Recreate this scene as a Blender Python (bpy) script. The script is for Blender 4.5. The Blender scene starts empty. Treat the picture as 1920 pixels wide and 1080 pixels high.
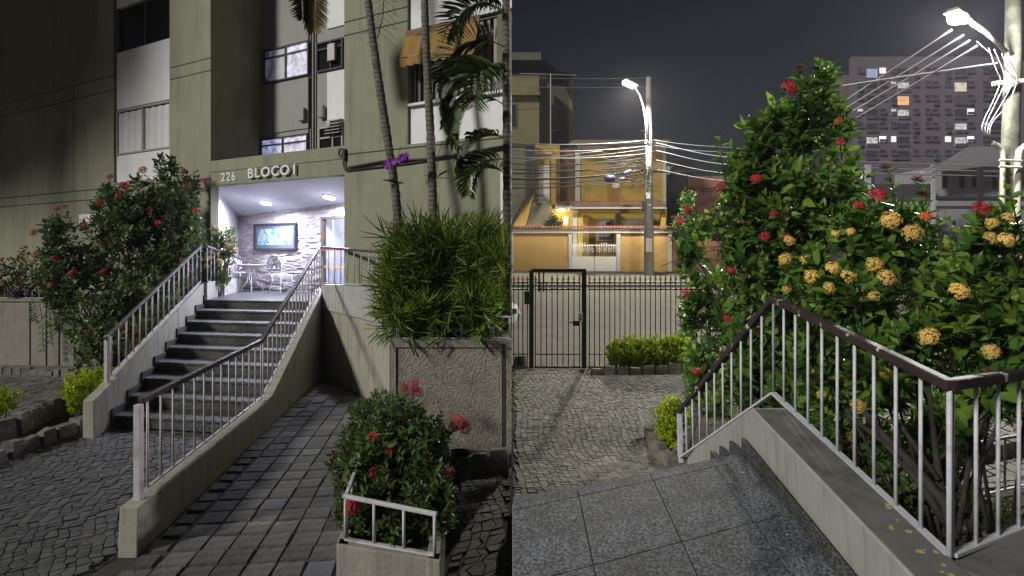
import bpy, math, random
import numpy as np
from mathutils import Vector, Matrix, noise as mnoise
random.seed(7); rng = np.random.default_rng(7)
SC = bpy.context.scene; COL = SC.collection
R = math.radians
# ------------------------------------------------------------------ camera, light, exposure
F = 1120.0; HZ = 470.0; CZ = 3.4; S = 1.3
cd = bpy.data.cameras.new('camera'); cam = bpy.data.objects.new('camera', cd); COL.objects.link(cam)
cd.sensor_width = 36.0; cd.lens = 36.0 * F / 1920.0
cd.shift_y = -(540.0 - HZ) / 1920.0
cd.clip_start = 0.1; cd.clip_end = 2000
cam.location = (0, 0, CZ); cam.rotation_euler = (R(90), 0, 0)
SC.camera = cam
SUN = Vector((-0.70, -0.52, 0.50)).normalized()
sun_el = math.asin(SUN.z); sun_az = math.atan2(SUN.x, SUN.y)
w = bpy.data.worlds.new('World'); SC.world = w; w.use_nodes = True
nt = w.node_tree; nt.nodes.clear()
sky = nt.nodes.new('ShaderNodeTexSky'); sky.sky_type = 'NISHITA'; sky.sun_disc = False
sky.sun_elevation = sun_el; sky.sun_rotation = sun_az
hs = nt.nodes.new('ShaderNodeHueSaturation'); hs.inputs['Saturation'].default_value = 1.25
bg = nt.nodes.new('ShaderNodeBackground'); bg.inputs['Strength'].default_value = 0.0034
wo = nt.nodes.new('ShaderNodeOutputWorld')
nt.links.new(sky.outputs[0], hs.inputs['Color']); nt.links.new(hs.outputs[0], bg.inputs[0]); nt.links.new(bg.outputs[0], wo.inputs[0])
sd = bpy.data.lights.new('sun', 'SUN'); so = bpy.data.objects.new('sun', sd); COL.objects.link(so)
sd.energy = 2.7; sd.angle = R(8.0); sd.color = (1.0, 0.97, 0.90)
so.rotation_euler = (-SUN).to_track_quat('-Z', 'Y').to_euler(); so.location = (-20, -20, 30)
vs = SC.view_settings; vs.view_transform = 'Standard'; vs.look = 'None'; vs.exposure = 0.0; vs.gamma = 1.0
vs.use_curve_mapping = False
HAZE = 0.0005
SC.cycles.use_denoising = True
SC.cycles.max_bounces = 6; SC.cycles.transparent_max_bounces = 8
SC.cycles.sample_clamp_indirect = 4.0
# ------------------------------------------------------------------ pixel <-> place helpers
def P(u, v, D): return Vector(((u - 960) / F * D, D, CZ + (HZ - v) / F * D))
def L(u, v, D): return P(u, v, D * S)
ZL = CZ - 2.0 * S                       # ground level on the stair side
SLOPE = 0.0625                          # the street side rises gently
def GL(u, v, dz=0.0):
    D = (2.0 * S - dz) * F / (v - HZ); p = P(u, v, D); return p
def gz(y): return SLOPE * y
def GR(u, v, dz=0.0):
    D = (CZ - dz) / ((v - HZ) / F + SLOPE); return P(u, v, D)
def raypl(u, v, p0, p1, p2):
    n = (p1 - p0).cross(p2 - p0); o = Vector((0, 0, CZ)); d = Vector(((u - 960) / F, 1, (HZ - v) / F))
    return o + d * (n.dot(p0 - o) / n.dot(d))
# ------------------------------------------------------------------ object helpers
def tag(o, label=None, cat=None, group=None, kind=None):
    if label: o['label'] = label
    if cat: o['category'] = cat
    if group: o['group'] = group
    if kind: o['kind'] = kind
    return o
PINV = {}
def thing(name, label, cat, loc=(0, 0, 0), group=None):
    o = bpy.data.objects.new(name, None); COL.objects.link(o); o.location = loc; o.empty_display_size = 0.1
    PINV[o.name] = Matrix.Translation(-Vector(loc))
    return tag(o, label, cat, group)
def link(name, me, parent=None, M=None):
    o = bpy.data.objects.new(name, me); COL.objects.link(o)
    if parent is not None:
        o.parent = parent; o.matrix_parent_inverse = PINV.get(parent.name, Matrix())
    if M is not None: o.matrix_basis = M
    return o
class MB:
    def __init__(s): s.v = []; s.f = []; s.n = 0
    def add(s, vs, fs):
        b = s.n; s.v.extend([tuple(p) for p in vs]); s.n += len(vs)
        s.f.extend([tuple(i + b for i in f) for f in fs]); return s
    def prism(s, pts, off):
        n = len(pts); off = Vector(off); a = [Vector(p) for p in pts]; b = [p + off for p in a]
        return s.add(a + b, [tuple(range(n))[::-1], tuple(range(n, 2 * n))] + [(i, (i + 1) % n, n + (i + 1) % n, n + i) for i in range(n)])
    def box(s, x0, x1, y0, y1, z0, z1):
        return s.prism([(x0, y0, z0), (x1, y0, z0), (x1, y1, z0), (x0, y1, z0)], (0, 0, z1 - z0))
    def foot(s, pts, z0, z1): return s.prism([(p[0], p[1], z0) for p in pts], (0, 0, z1 - z0))
    def hexa(s, b, t):
        return s.add(list(b) + list(t), [(3, 2, 1, 0), (4, 5, 6, 7), (0, 1, 5, 4), (1, 2, 6, 5), (2, 3, 7, 6), (3, 0, 4, 7)])
    def bar(s, p0, p1, wd, ht, up=(0, 0, 1)):
        p0 = Vector(p0); p1 = Vector(p1); d = (p1 - p0).normalized(); up = Vector(up)
        if abs(d.dot(up)) > 0.98: up = Vector((0, 1, 0))
        r = d.cross(up).normalized() * wd / 2; u = r.cross(d).normalized() * ht / 2
        q = [-r - u, r - u, r + u, -r + u]
        return s.hexa([p0 + k for k in q], [p1 + k for k in q])
    def tube(s, pts, rad, n=6, cap=True):
        pts = [Vector(p) for p in pts]; m = len(pts)
        if not hasattr(rad, '__len__'): rad = [rad] * m
        ref = None; vs = []
        for i, p in enumerate(pts):
            d = (pts[min(i + 1, m - 1)] - pts[max(i - 1, 0)]).normalized()
            if ref is None: ref = d.orthogonal().normalized()
            ref = (ref - d * ref.dot(d)); ref = ref.normalized() if ref.length > 1e-6 else d.orthogonal().normalized()
            b = d.cross(ref)
            for k in range(n):
                a = 2 * math.pi * k / n; vs.append(p + (ref * math.cos(a) + b * math.sin(a)) * rad[i])
        fs = [(i * n + k, i * n + (k + 1) % n, (i + 1) * n + (k + 1) % n, (i + 1) * n + k) for i in range(m - 1) for k in range(n)]
        if cap: fs += [tuple(range(n))[::-1], tuple(range((m - 1) * n, m * n))]
        return s.add(vs, fs)
    def lathe(s, c, prof, n=16):
        c = Vector(c); m = len(prof); vs = []
        for r, z in prof:
            for k in range(n):
                a = 2 * math.pi * k / n; vs.append(c + Vector((r * math.cos(a), r * math.sin(a), z)))
        fs = [(i * n + k, i * n + (k + 1) % n, (i + 1) * n + (k + 1) % n, (i + 1) * n + k) for i in range(m - 1) for k in range(n)]
        fs += [tuple(range(n))[::-1], tuple(range((m - 1) * n, m * n))]
        return s.add(vs, fs)
    def mesh(s, name, mat, smooth=False):
        me = bpy.data.meshes.new(name); me.from_pydata(s.v, [], s.f)
        if mat: me.materials.append(mat)
        if smooth: me.polygons.foreach_set('use_smooth', [True] * len(me.polygons))
        me.update(); return me
    def build(s, name, mat, parent=None, smooth=False, bevel=0):
        o = link(name, s.mesh(name, mat, smooth), parent)
        if bevel:
            b = o.modifiers.new('b', 'BEVEL'); b.width = bevel; b.segments = 2; b.limit_method = 'ANGLE'
        return o
def struct(o): o['kind'] = 'structure'; return o
def clipx(pts, lim=-0.004):
    out = []
    for i in range(len(pts)):
        a = pts[i]; b = pts[(i + 1) % len(pts)]
        ia = a[0] <= lim; ib = b[0] <= lim
        if ia: out.append((a[0], a[1]))
        if ia != ib:
            t = (lim - a[0]) / (b[0] - a[0]); out.append((lim, a[1] + t * (b[1] - a[1])))
    return out
# ------------------------------------------------------------------ materials
MATS = {}
def mat(name, col, rough=0.7, var=0.12, scale=6.0, bump=0.0, bscale=60.0, metal=0.0, island=0.0, stain=None, stain_amt=0.0, sscale=1.2, spec=0.5, objrand=0.0, trans=0.0, streak=False, emit=None, estr=0.0):
    if name in MATS: return MATS[name]
    m = bpy.data.materials.new(name); m.use_nodes = True; t = m.node_tree; N = t.nodes; K = t.links
    b = N['Principled BSDF']; b.inputs['Roughness'].default_value = rough; b.inputs['Metallic'].default_value = metal
    b.inputs['Specular IOR Level'].default_value = spec
    tc = N.new('ShaderNodeTexCoord')
    no = N.new('ShaderNodeTexNoise'); no.inputs['Scale'].default_value = scale; no.inputs['Detail'].default_value = 6; no.inputs['Roughness'].default_value = 0.65
    K.new(tc.outputs['Object'], no.inputs['Vector'])
    mx = N.new('ShaderNodeMix'); mx.data_type = 'RGBA'
    mr = N.new('ShaderNodeMapRange'); mr.inputs[1].default_value = 0.3; mr.inputs[2].default_value = 0.7
    K.new(no.outputs[0], mr.inputs[0]); K.new(mr.outputs[0], mx.inputs[0])
    mx.inputs[6].default_value = tuple(max(0, c * (1 - var)) for c in col) + (1,)
    mx.inputs[7].default_value = tuple(min(1, c * (1 + var)) for c in col) + (1,)
    out = mx.outputs[2]
    if stain is not None:
        n2 = N.new('ShaderNodeTexNoise'); n2.inputs['Scale'].default_value = sscale; n2.inputs['Detail'].default_value = 8; n2.inputs['Roughness'].default_value = 0.7
        mp = N.new('ShaderNodeMapping'); K.new(tc.outputs['Object'], mp.inputs[0])
        if streak: mp.inputs['Scale'].default_value = (3.5, 3.5, 0.35)
        K.new(mp.outputs[0], n2.inputs['Vector'])
        r2 = N.new('ShaderNodeMapRange'); r2.inputs[1].default_value = 0.5; r2.inputs[2].default_value = 0.72; r2.inputs[4].default_value = stain_amt
        K.new(n2.outputs[0], r2.inputs[0])
        m2 = N.new('ShaderNodeMix'); m2.data_type = 'RGBA'; m2.inputs[7].default_value = tuple(stain) + (1,)
        K.new(r2.outputs[0], m2.inputs[0]); K.new(out, m2.inputs[6]); out = m2.outputs[2]
    if island or objrand:
        h = N.new('ShaderNodeHueSaturation'); g = N.new('ShaderNodeMapRange')
        if island:
            gg = N.new('ShaderNodeNewGeometry'); K.new(gg.outputs['Random Per Island'], g.inputs[0]); a = island
        else:
            gg = N.new('ShaderNodeObjectInfo'); K.new(gg.outputs['Random'], g.inputs[0]); a = objrand
        g.inputs[3].default_value = 1 - a; g.inputs[4].default_value = 1 + a
        K.new(g.outputs[0], h.inputs['Value']); K.new(out, h.inputs['Color']); out = h.outputs[0]
        if trans:
            g2 = N.new('ShaderNodeMapRange'); K.new(g.outputs[0], g2.inputs[0]); g2.inputs[1].default_value = 1 - a; g2.inputs[2].default_value = 1 + a
            g2.inputs[3].default_value = 0.522; g2.inputs[4].default_value = 0.464; K.new(g2.outputs[0], h.inputs['Hue'])
    K.new(out, b.inputs['Base Color'])
    if bump:
        n3 = N.new('ShaderNodeTexNoise'); n3.inputs['Scale'].default_value = bscale; n3.inputs['Detail'].default_value = 4
        K.new(tc.outputs['Object'], n3.inputs['Vector'])
        bp = N.new('ShaderNodeBump'); bp.inputs['Strength'].default_value = bump; bp.inputs['Distance'].default_value = 0.02
        K.new(n3.outputs[0], bp.inputs['Height']); K.new(bp.outputs[0], b.inputs['Normal'])
    if trans:
        tr = N.new('ShaderNodeBsdfTranslucent'); K.new(out, tr.inputs[0]); ms = N.new('ShaderNodeMixShader'); ms.inputs[0].default_value = trans
        K.new(b.outputs[0], ms.inputs[1]); K.new(tr.outputs[0], ms.inputs[2]); K.new(ms.outputs[0], N['Material Output'].inputs[0])
    if emit is not None:
        b.inputs['Emission Color'].default_value = tuple(emit) + (1,); b.inputs['Emission Strength'].default_value = estr
    MATS[name] = m; return m
def emis(name, col, st, var=0.0, scale=8.0):
    if name in MATS: return MATS[name]
    m = mat(name, (0.6, 0.6, 0.6), 0.4, emit=col, estr=st)
    if var:
        t = m.node_tree; N = t.nodes; K = t.links; tc = N.new('ShaderNodeTexCoord'); no = N.new('ShaderNodeTexNoise'); no.inputs['Scale'].default_value = scale
        no.inputs['Detail'].default_value = 5; K.new(tc.outputs['Object'], no.inputs['Vector'])
        mr = N.new('ShaderNodeMapRange'); mr.inputs[1].default_value = .35; mr.inputs[2].default_value = .65; mr.inputs[3].default_value = st * (1 - var); mr.inputs[4].default_value = st * (1 + var)
        K.new(no.outputs[0], mr.inputs[0]); K.new(mr.outputs[0], N['Principled BSDF'].inputs['Emission Strength'])
    return m
def glass(name, col=(0.9, 0.95, 1), rough=0.02, mixf=0.85):
    if name in MATS: return MATS[name]
    m = bpy.data.materials.new(name); m.use_nodes = True; t = m.node_tree; N = t.nodes; K = t.links
    b = N['Principled BSDF']; b.inputs['Base Color'].default_value = (0.02, 0.02, 0.02, 1); b.inputs['Roughness'].default_value = rough
    tr = N.new('ShaderNodeBsdfTransparent'); tr.inputs[0].default_value = tuple(col) + (1,)
    ms = N.new('ShaderNodeMixShader'); ms.inputs[0].default_value = mixf
    K.new(b.outputs[0], ms.inputs[1]); K.new(tr.outputs[0], ms.inputs[2]); K.new(ms.outputs[0], N['Material Output'].inputs[0])
    MATS[name] = m; return m
def granite(name, col, rough=0.35, obj=0.12):
    if name in MATS: return MATS[name]
    m = mat(name, col, rough, var=0.15, scale=3, objrand=obj)
    t = m.node_tree; N = t.nodes; K = t.links; b = N['Principled BSDF']; src = b.inputs['Base Color'].links[0].from_socket
    tc = N.new('ShaderNodeTexCoord'); no = N.new('ShaderNodeTexNoise'); no.inputs['Scale'].default_value = 48; no.inputs['Detail'].default_value = 3; no.inputs['Roughness'].default_value = .8
    K.new(tc.outputs['Object'], no.inputs['Vector']); mr = N.new('ShaderNodeMapRange'); mr.inputs[1].default_value = .42; mr.inputs[2].default_value = .62; mr.inputs[3].default_value = .25; mr.inputs[4].default_value = 2.2
    K.new(no.outputs[0], mr.inputs[0]); h = N.new('ShaderNodeHueSaturation'); K.new(src, h.inputs['Color']); K.new(mr.outputs[0], h.inputs['Value']); n5 = N.new('ShaderNodeTexNoise'); n5.inputs['Scale'].default_value = 1.7; n5.inputs['Detail'].default_value = 7; n5.inputs['Roughness'].default_value = .7; K.new(tc.outputs['Object'], n5.inputs['Vector'])
    r5 = N.new('ShaderNodeMapRange'); r5.inputs[1].default_value = .35; r5.inputs[2].default_value = .7; r5.inputs[3].default_value = .7; r5.inputs[4].default_value = 1.35; K.new(n5.outputs[0], r5.inputs[0])
    h5 = N.new('ShaderNodeHueSaturation'); K.new(h.outputs[0], h5.inputs['Color']); K.new(r5.outputs[0], h5.inputs['Value']); K.new(h5.outputs[0], b.inputs['Base Color'])
    r6 = N.new('ShaderNodeMapRange'); r6.inputs[3].default_value = rough - .08; r6.inputs[4].default_value = rough + .25; K.new(n5.outputs[0], r6.inputs[0]); K.new(r6.outputs[0], b.inputs['Roughness'])
    return m
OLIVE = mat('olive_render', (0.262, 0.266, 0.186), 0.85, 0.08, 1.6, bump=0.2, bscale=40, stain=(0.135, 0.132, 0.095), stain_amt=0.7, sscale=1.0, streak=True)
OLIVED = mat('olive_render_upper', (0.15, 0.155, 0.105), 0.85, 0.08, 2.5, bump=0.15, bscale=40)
PANEL = mat('white_panel', (0.74, 0.74, 0.75), 0.6, 0.05, 2.0, bump=0.05, bscale=25, stain=(.45, .44, .42), stain_amt=.35, sscale=1.4, streak=True)
PANELG = mat('shaded_panel', (0.30, 0.295, 0.28), 0.7, 0.06, 2.0, stain=(.2, .2, .18), stain_amt=.4, streak=True)  # white panelling darkened: shade inside the recess put into the colour
SEAM = mat('seam_shadow_gap', (0.05, 0.05, 0.042), 0.9, 0.1)
DARK = mat('dark_interior', (0.012, 0.012, 0.012), 0.8, 0.1)
ALU = mat('aluminium', (0.42, 0.42, 0.41), 0.45, 0.06, metal=0.3)
DKMET = mat('dark_metal', (0.03, 0.03, 0.032), 0.5, 0.15)
GLASS = glass('window_glass')
GLASSD = glass('dark_window_glass', (.6, .62, .65), .05, .6)
CURT = mat('grey_curtain', (0.80, 0.81, 0.82), 0.9, 0.04)
LITB = emis('lit_window_cool', (0.55, 0.55, 1.0), 0.42, 0.6, 10)
CEIL = mat('lobby_ceiling', (0.70, 0.70, 0.74), 0.6, 0.03)
CLAD = mat('stacked_stone', (0.60, 0.57, 0.58), 0.8, 0.2, 14, bump=0.5, bscale=40, island=0.28, stain=(.38, .22, .16), stain_amt=.25, sscale=3)
WHITEM = mat('white_metal_paint', (0.52, 0.51, 0.53), 0.5, 0.1, 20, bump=.1, bscale=60, stain=(.20, .13, .08), stain_amt=.75, sscale=7)
BROWNH = mat('brown_handrail', (0.04, 0.028, 0.027), 0.55, 0.15, 12, bump=.1)
RWALL = mat('ramp_wall_paint', (0.33, 0.325, 0.26), 0.85, 0.1, 4, bump=0.25, bscale=50, stain=(.10, .10, .07), stain_amt=.8, sscale=2.6, streak=True)
GREYW = mat('grey_wall_paint', (0.36, 0.365, 0.34), 0.8, 0.08, 4, bump=0.2, bscale=40, stain=(.17, .17, .15), stain_amt=.7, sscale=2.8, streak=True)
CONC = mat('weathered_concrete', (0.27, 0.255, 0.215), 0.9, 0.15, 5, bump=0.4, bscale=30, stain=(.12, .11, .085), stain_amt=.7, sscale=1.5, streak=True)
PEBB = mat('pebble_dash', (0.28, 0.25, 0.21), 0.9, 0.4, 32, bump=1.0, bscale=38, stain=(.08, .072, .055), stain_amt=.75, sscale=1.6)
GRAN = granite('granite_step', (0.056, 0.058, 0.056), 0.6)
GRANL = granite('granite_landing', (0.088, 0.094, 0.112), 0.6, .14)
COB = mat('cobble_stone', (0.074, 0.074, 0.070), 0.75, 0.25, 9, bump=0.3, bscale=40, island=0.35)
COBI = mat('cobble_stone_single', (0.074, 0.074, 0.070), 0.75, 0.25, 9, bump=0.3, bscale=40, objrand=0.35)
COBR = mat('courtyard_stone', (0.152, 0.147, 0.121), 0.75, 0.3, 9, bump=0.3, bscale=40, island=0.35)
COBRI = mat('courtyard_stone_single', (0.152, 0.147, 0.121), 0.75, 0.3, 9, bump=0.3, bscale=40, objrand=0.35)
JOINT = mat('sand_joint', (0.05, 0.048, 0.041), 0.95, 0.3, 12, bump=.3)
PAVE = mat('stone_paver', (0.108, 0.107, 0.098), 0.9, 0.5, 9, bump=0.9, bscale=26, objrand=0.32, stain=(.028, .03, .02), stain_amt=.85, sscale=3.4)
PAVEL = mat('lit_paver', (0.13, 0.13, 0.15), 0.85, 0.25, 8, bump=.4, stain=(.05, .05, .05), stain_amt=.6, sscale=4)  # lighter copy of the paver: light on a few stones put into colour
EDGE = mat('edging_stone', (0.17, 0.16, 0.135), 0.9, 0.3, 6, bump=0.7, bscale=14, objrand=0.22, stain=(.05, .05, .04), stain_amt=.6, sscale=4)
SOIL = mat('soil', (0.05, 0.038, 0.026), 0.95, 0.5, 12, bump=1.0, bscale=14)
def leafmat(n, c, a=.4, tr=.25, r=.38): return mat(n, c, r, 0.18, 5, island=a, trans=tr, spec=.28)
def leafmat_o(n, c, a=.4, tr=.25, r=.38): return mat(n, c, r, 0.18, 5, objrand=a, trans=tr, spec=.28)
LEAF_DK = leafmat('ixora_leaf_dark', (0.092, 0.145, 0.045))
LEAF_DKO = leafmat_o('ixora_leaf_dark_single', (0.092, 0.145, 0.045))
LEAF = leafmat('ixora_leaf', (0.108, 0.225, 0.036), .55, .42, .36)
LEAFO = leafmat_o('ixora_leaf_single', (0.108, 0.225, 0.036), .55, .42, .36)
LEAF_FR = leafmat('box_leaf', (0.078, 0.135, 0.034))
LEAF_FRO = leafmat_o('box_leaf_single', (0.078, 0.135, 0.034))
LIME = leafmat('lime_hedge_leaf', (0.40, 0.56, 0.014), .3, .35)
PALML = leafmat('palm_leaf', (0.13, 0.215, 0.028), .55, .3, .5)
PALMD = leafmat('palm_leaf_dark', (0.05, 0.085, 0.02), .4, .2, .65)
PALMB = leafmat('dry_palm_leaf', (0.15, 0.11, 0.03), .45, .2)
STEM = mat('branch_bark', (0.042, 0.034, 0.028), 0.9, 0.3, 10, bump=.5)
TRUNK = mat('palm_bark', (0.13, 0.118, 0.098), 0.9, 0.35, 9, bump=.6, bscale=25, stain=(.04, .045, .03), stain_amt=.7, sscale=3)
_t = TRUNK.node_tree; _N = _t.nodes; _b = _N['Principled BSDF']; _src = _b.inputs['Base Color'].links[0].from_socket
_tc = _N.new('ShaderNodeTexCoord'); _w = _N.new('ShaderNodeTexWave'); _w.wave_type = 'BANDS'; _w.bands_direction = 'Z'; _w.inputs['Scale'].default_value = 4.2; _w.inputs['Distortion'].default_value = 2.2; _w.inputs['Detail'].default_value = 3; _w.inputs['Detail Scale'].default_value = 2.5
_t.links.new(_tc.outputs['Object'], _w.inputs['Vector']); _r = _N.new('ShaderNodeMapRange'); _r.inputs[1].default_value = .1; _r.inputs[2].default_value = .55; _r.inputs[3].default_value = .62; _r.inputs[4].default_value = 1.25
_t.links.new(_w.outputs['Fac'], _r.inputs[0]); _h = _N.new('ShaderNodeHueSaturation'); _t.links.new(_src, _h.inputs['Color']); _t.links.new(_r.outputs[0], _h.inputs['Value']); _t.links.new(_h.outputs[0], _b.inputs['Base Color'])
FRED = mat('red_petal', (0.50, 0.02, 0.05), 0.5, 0.2, 30, objrand=.2)
FYEL = mat('yellow_petal', (0.86, 0.57, 0.16), 0.5, 0.2, 30, objrand=.2)
FORG = mat('orange_petal', (0.60, 0.13, 0.03), 0.5, 0.2, 30, objrand=.2)
FBRN = mat('withered_bloom', (0.12, 0.05, 0.035), 0.8, 0.25, 30)
FPUR = mat('purple_orchid', (0.25, 0.03, 0.38), 0.5, 0.2, 20)
# ------------------------------------------------------------------ foliage machinery
LT = np.array([[0, 0, 0], [.33, -.5, .09], [.33, 0, 0], [.33, .5, .09], [.70, -.38, .05], [.70, 0, -.03], [.70, .38, .05], [1, 0, -.10]])
LFACE = [(0, 2, 1), (0, 3, 2), (1, 2, 5, 4), (2, 3, 6, 5), (4, 5, 7), (5, 6, 7)]
def norm(a): return a / np.maximum(np.linalg.norm(a, axis=-1, keepdims=True), 1e-9)
def frames(d, up):
    d = norm(d); s = norm(np.cross(d, up)); u = np.cross(s, d); return d, s, u
def leaf_mesh(name, pos, d, up, ln, wd, m, curl=1.0):
    d, s, u = frames(d, up); N = len(pos)
    T = LT
    V = pos[:, None, :] + (T[None, :, 0:1] * ln[:, None, None]) * d[:, None, :] + (T[None, :, 1:2] * wd[:, None, None]) * s[:, None, :] + (T[None, :, 2:3] * curl * ln[:, None, None]) * u[:, None, :]
    return arr_mesh(name, V.reshape(-1, 3), LFACE, 8, N, m)
def arr_mesh(name, V, face, nv, N, m, smooth=True):
    me = bpy.data.meshes.new(name)
    sizes = np.array([len(f) for f in face]); idx = np.concatenate([np.array(f) for f in face])
    loops = (idx[None, :] + (np.arange(N) * nv)[:, None]).ravel()
    tot = np.tile(sizes, N); start = np.concatenate([[0], np.cumsum(tot)[:-1]])
    me.vertices.add(len(V)); me.vertices.foreach_set('co', np.ascontiguousarray(V, dtype=np.float32).ravel())
    me.loops.add(len(loops)); me.loops.foreach_set('vertex_index', loops.astype(np.int32))
    me.polygons.add(len(tot)); me.polygons.foreach_set('loop_start', start.astype(np.int32)); me.polygons.foreach_set('loop_total', tot.astype(np.int32))
    me.polygons.foreach_set('use_smooth', np.ones(len(tot), dtype=bool))
    me.materials.append(m); me.update(calc_edges=True); me.validate(); return me
_leafshare = {}
def leaf_obj(parent, pos, d, up, ln, wd, m):
    k = (m.name, random.randrange(3))
    if k not in _leafshare:
        c = [0.5, 1.2, 1.9][k[1]]
        _leafshare[k] = leaf_mesh('leaf', np.zeros((1, 3)), np.array([[1., 0, 0]]), np.array([[0., 0, 1]]), np.ones(1), np.ones(1), m, c)
    d, s, u = frames(d[None], up[None]); d, s, u = d[0], s[0], u[0]
    M = Matrix(((d[0] * ln, s[0] * wd * -1 * -1, u[0] * ln, pos[0]), (d[1] * ln, s[1] * wd, u[1] * ln, pos[1]), (d[2] * ln, s[2] * wd, u[2] * ln, pos[2]), (0, 0, 0, 1)))
    return link('leaf', _leafshare[k], parent, M)
_flow = {}
def flower_mesh(kind, m):
    k = (kind, m.name, random.randrange(4))
    if k in _flow: return _flow[k]
    b = MB(); r = random.Random(hash(k[2]) + 5)
    n = 46
    for i in range(n):
        ph = i * 2.39996; z = 1 - (i + .5) / n * 1.05; rr = math.sqrt(max(0, 1 - z * z))
        d = Vector((rr * math.cos(ph), rr * math.sin(ph), z * .8 + .1)) + Vector((r.uniform(-.12, .12), r.uniform(-.12, .12), r.uniform(-.12, .12)))
        tip = d * r.uniform(.42, .52); dn = d.normalized(); a = dn.orthogonal().normalized(); c = dn.cross(a)
        if kind == 'bud':
            b.add([tip * .2 + a * .02, tip * .2 - a * .02, tip * .95 + c * .035, tip * .95 - c * .035], [(0, 1, 2), (0, 1, 3), (0, 2, 3), (1, 2, 3)]); continue
        b.add([tip * .15 + a * .012, tip * .15 - a * .012, tip + c * .012, tip - c * .012], [(0, 1, 3, 2)])
        rot = r.uniform(0, 1.5); ps = r.uniform(.11, .15)
        for q in range(4):
            e = a * math.cos(rot + q * 1.571) + c * math.sin(rot + q * 1.571); f = dn.cross(e)
            b.add([tip, tip + e * ps * .6 + f * ps * .34 + dn * .02, tip + e * ps + dn * r.uniform(-.03, .04), tip + e * ps * .6 - f * ps * .34 + dn * .02], [(0, 1, 2, 3)])
    _flow[k] = b.mesh('flower', m); return _flow[k]
def flower(parent, pos, axis, size, m, kind='open', label=None):
    ax = Vector(axis).normalized(); q = ax.to_track_quat('Z', 'Y'); M = Matrix.Translation(Vector(pos)) @ q.to_matrix().to_4x4() @ Matrix.Scale(size, 4)
    o = link('flower', flower_mesh(kind, m), parent, M)
    if label: o['label'] = label
    return o
def blobs_px(lst, sc=1.0):
    """(u, v, D, ru, rv, rd): an ellipsoid of growth"""
    out = []
    for u, v, D, ru, rv, rd in lst:
        D *= sc; out.append((np.array(P(u, v, D)), np.array([ru / F * D, rd * sc, rv / F * D])))
    return out
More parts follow.
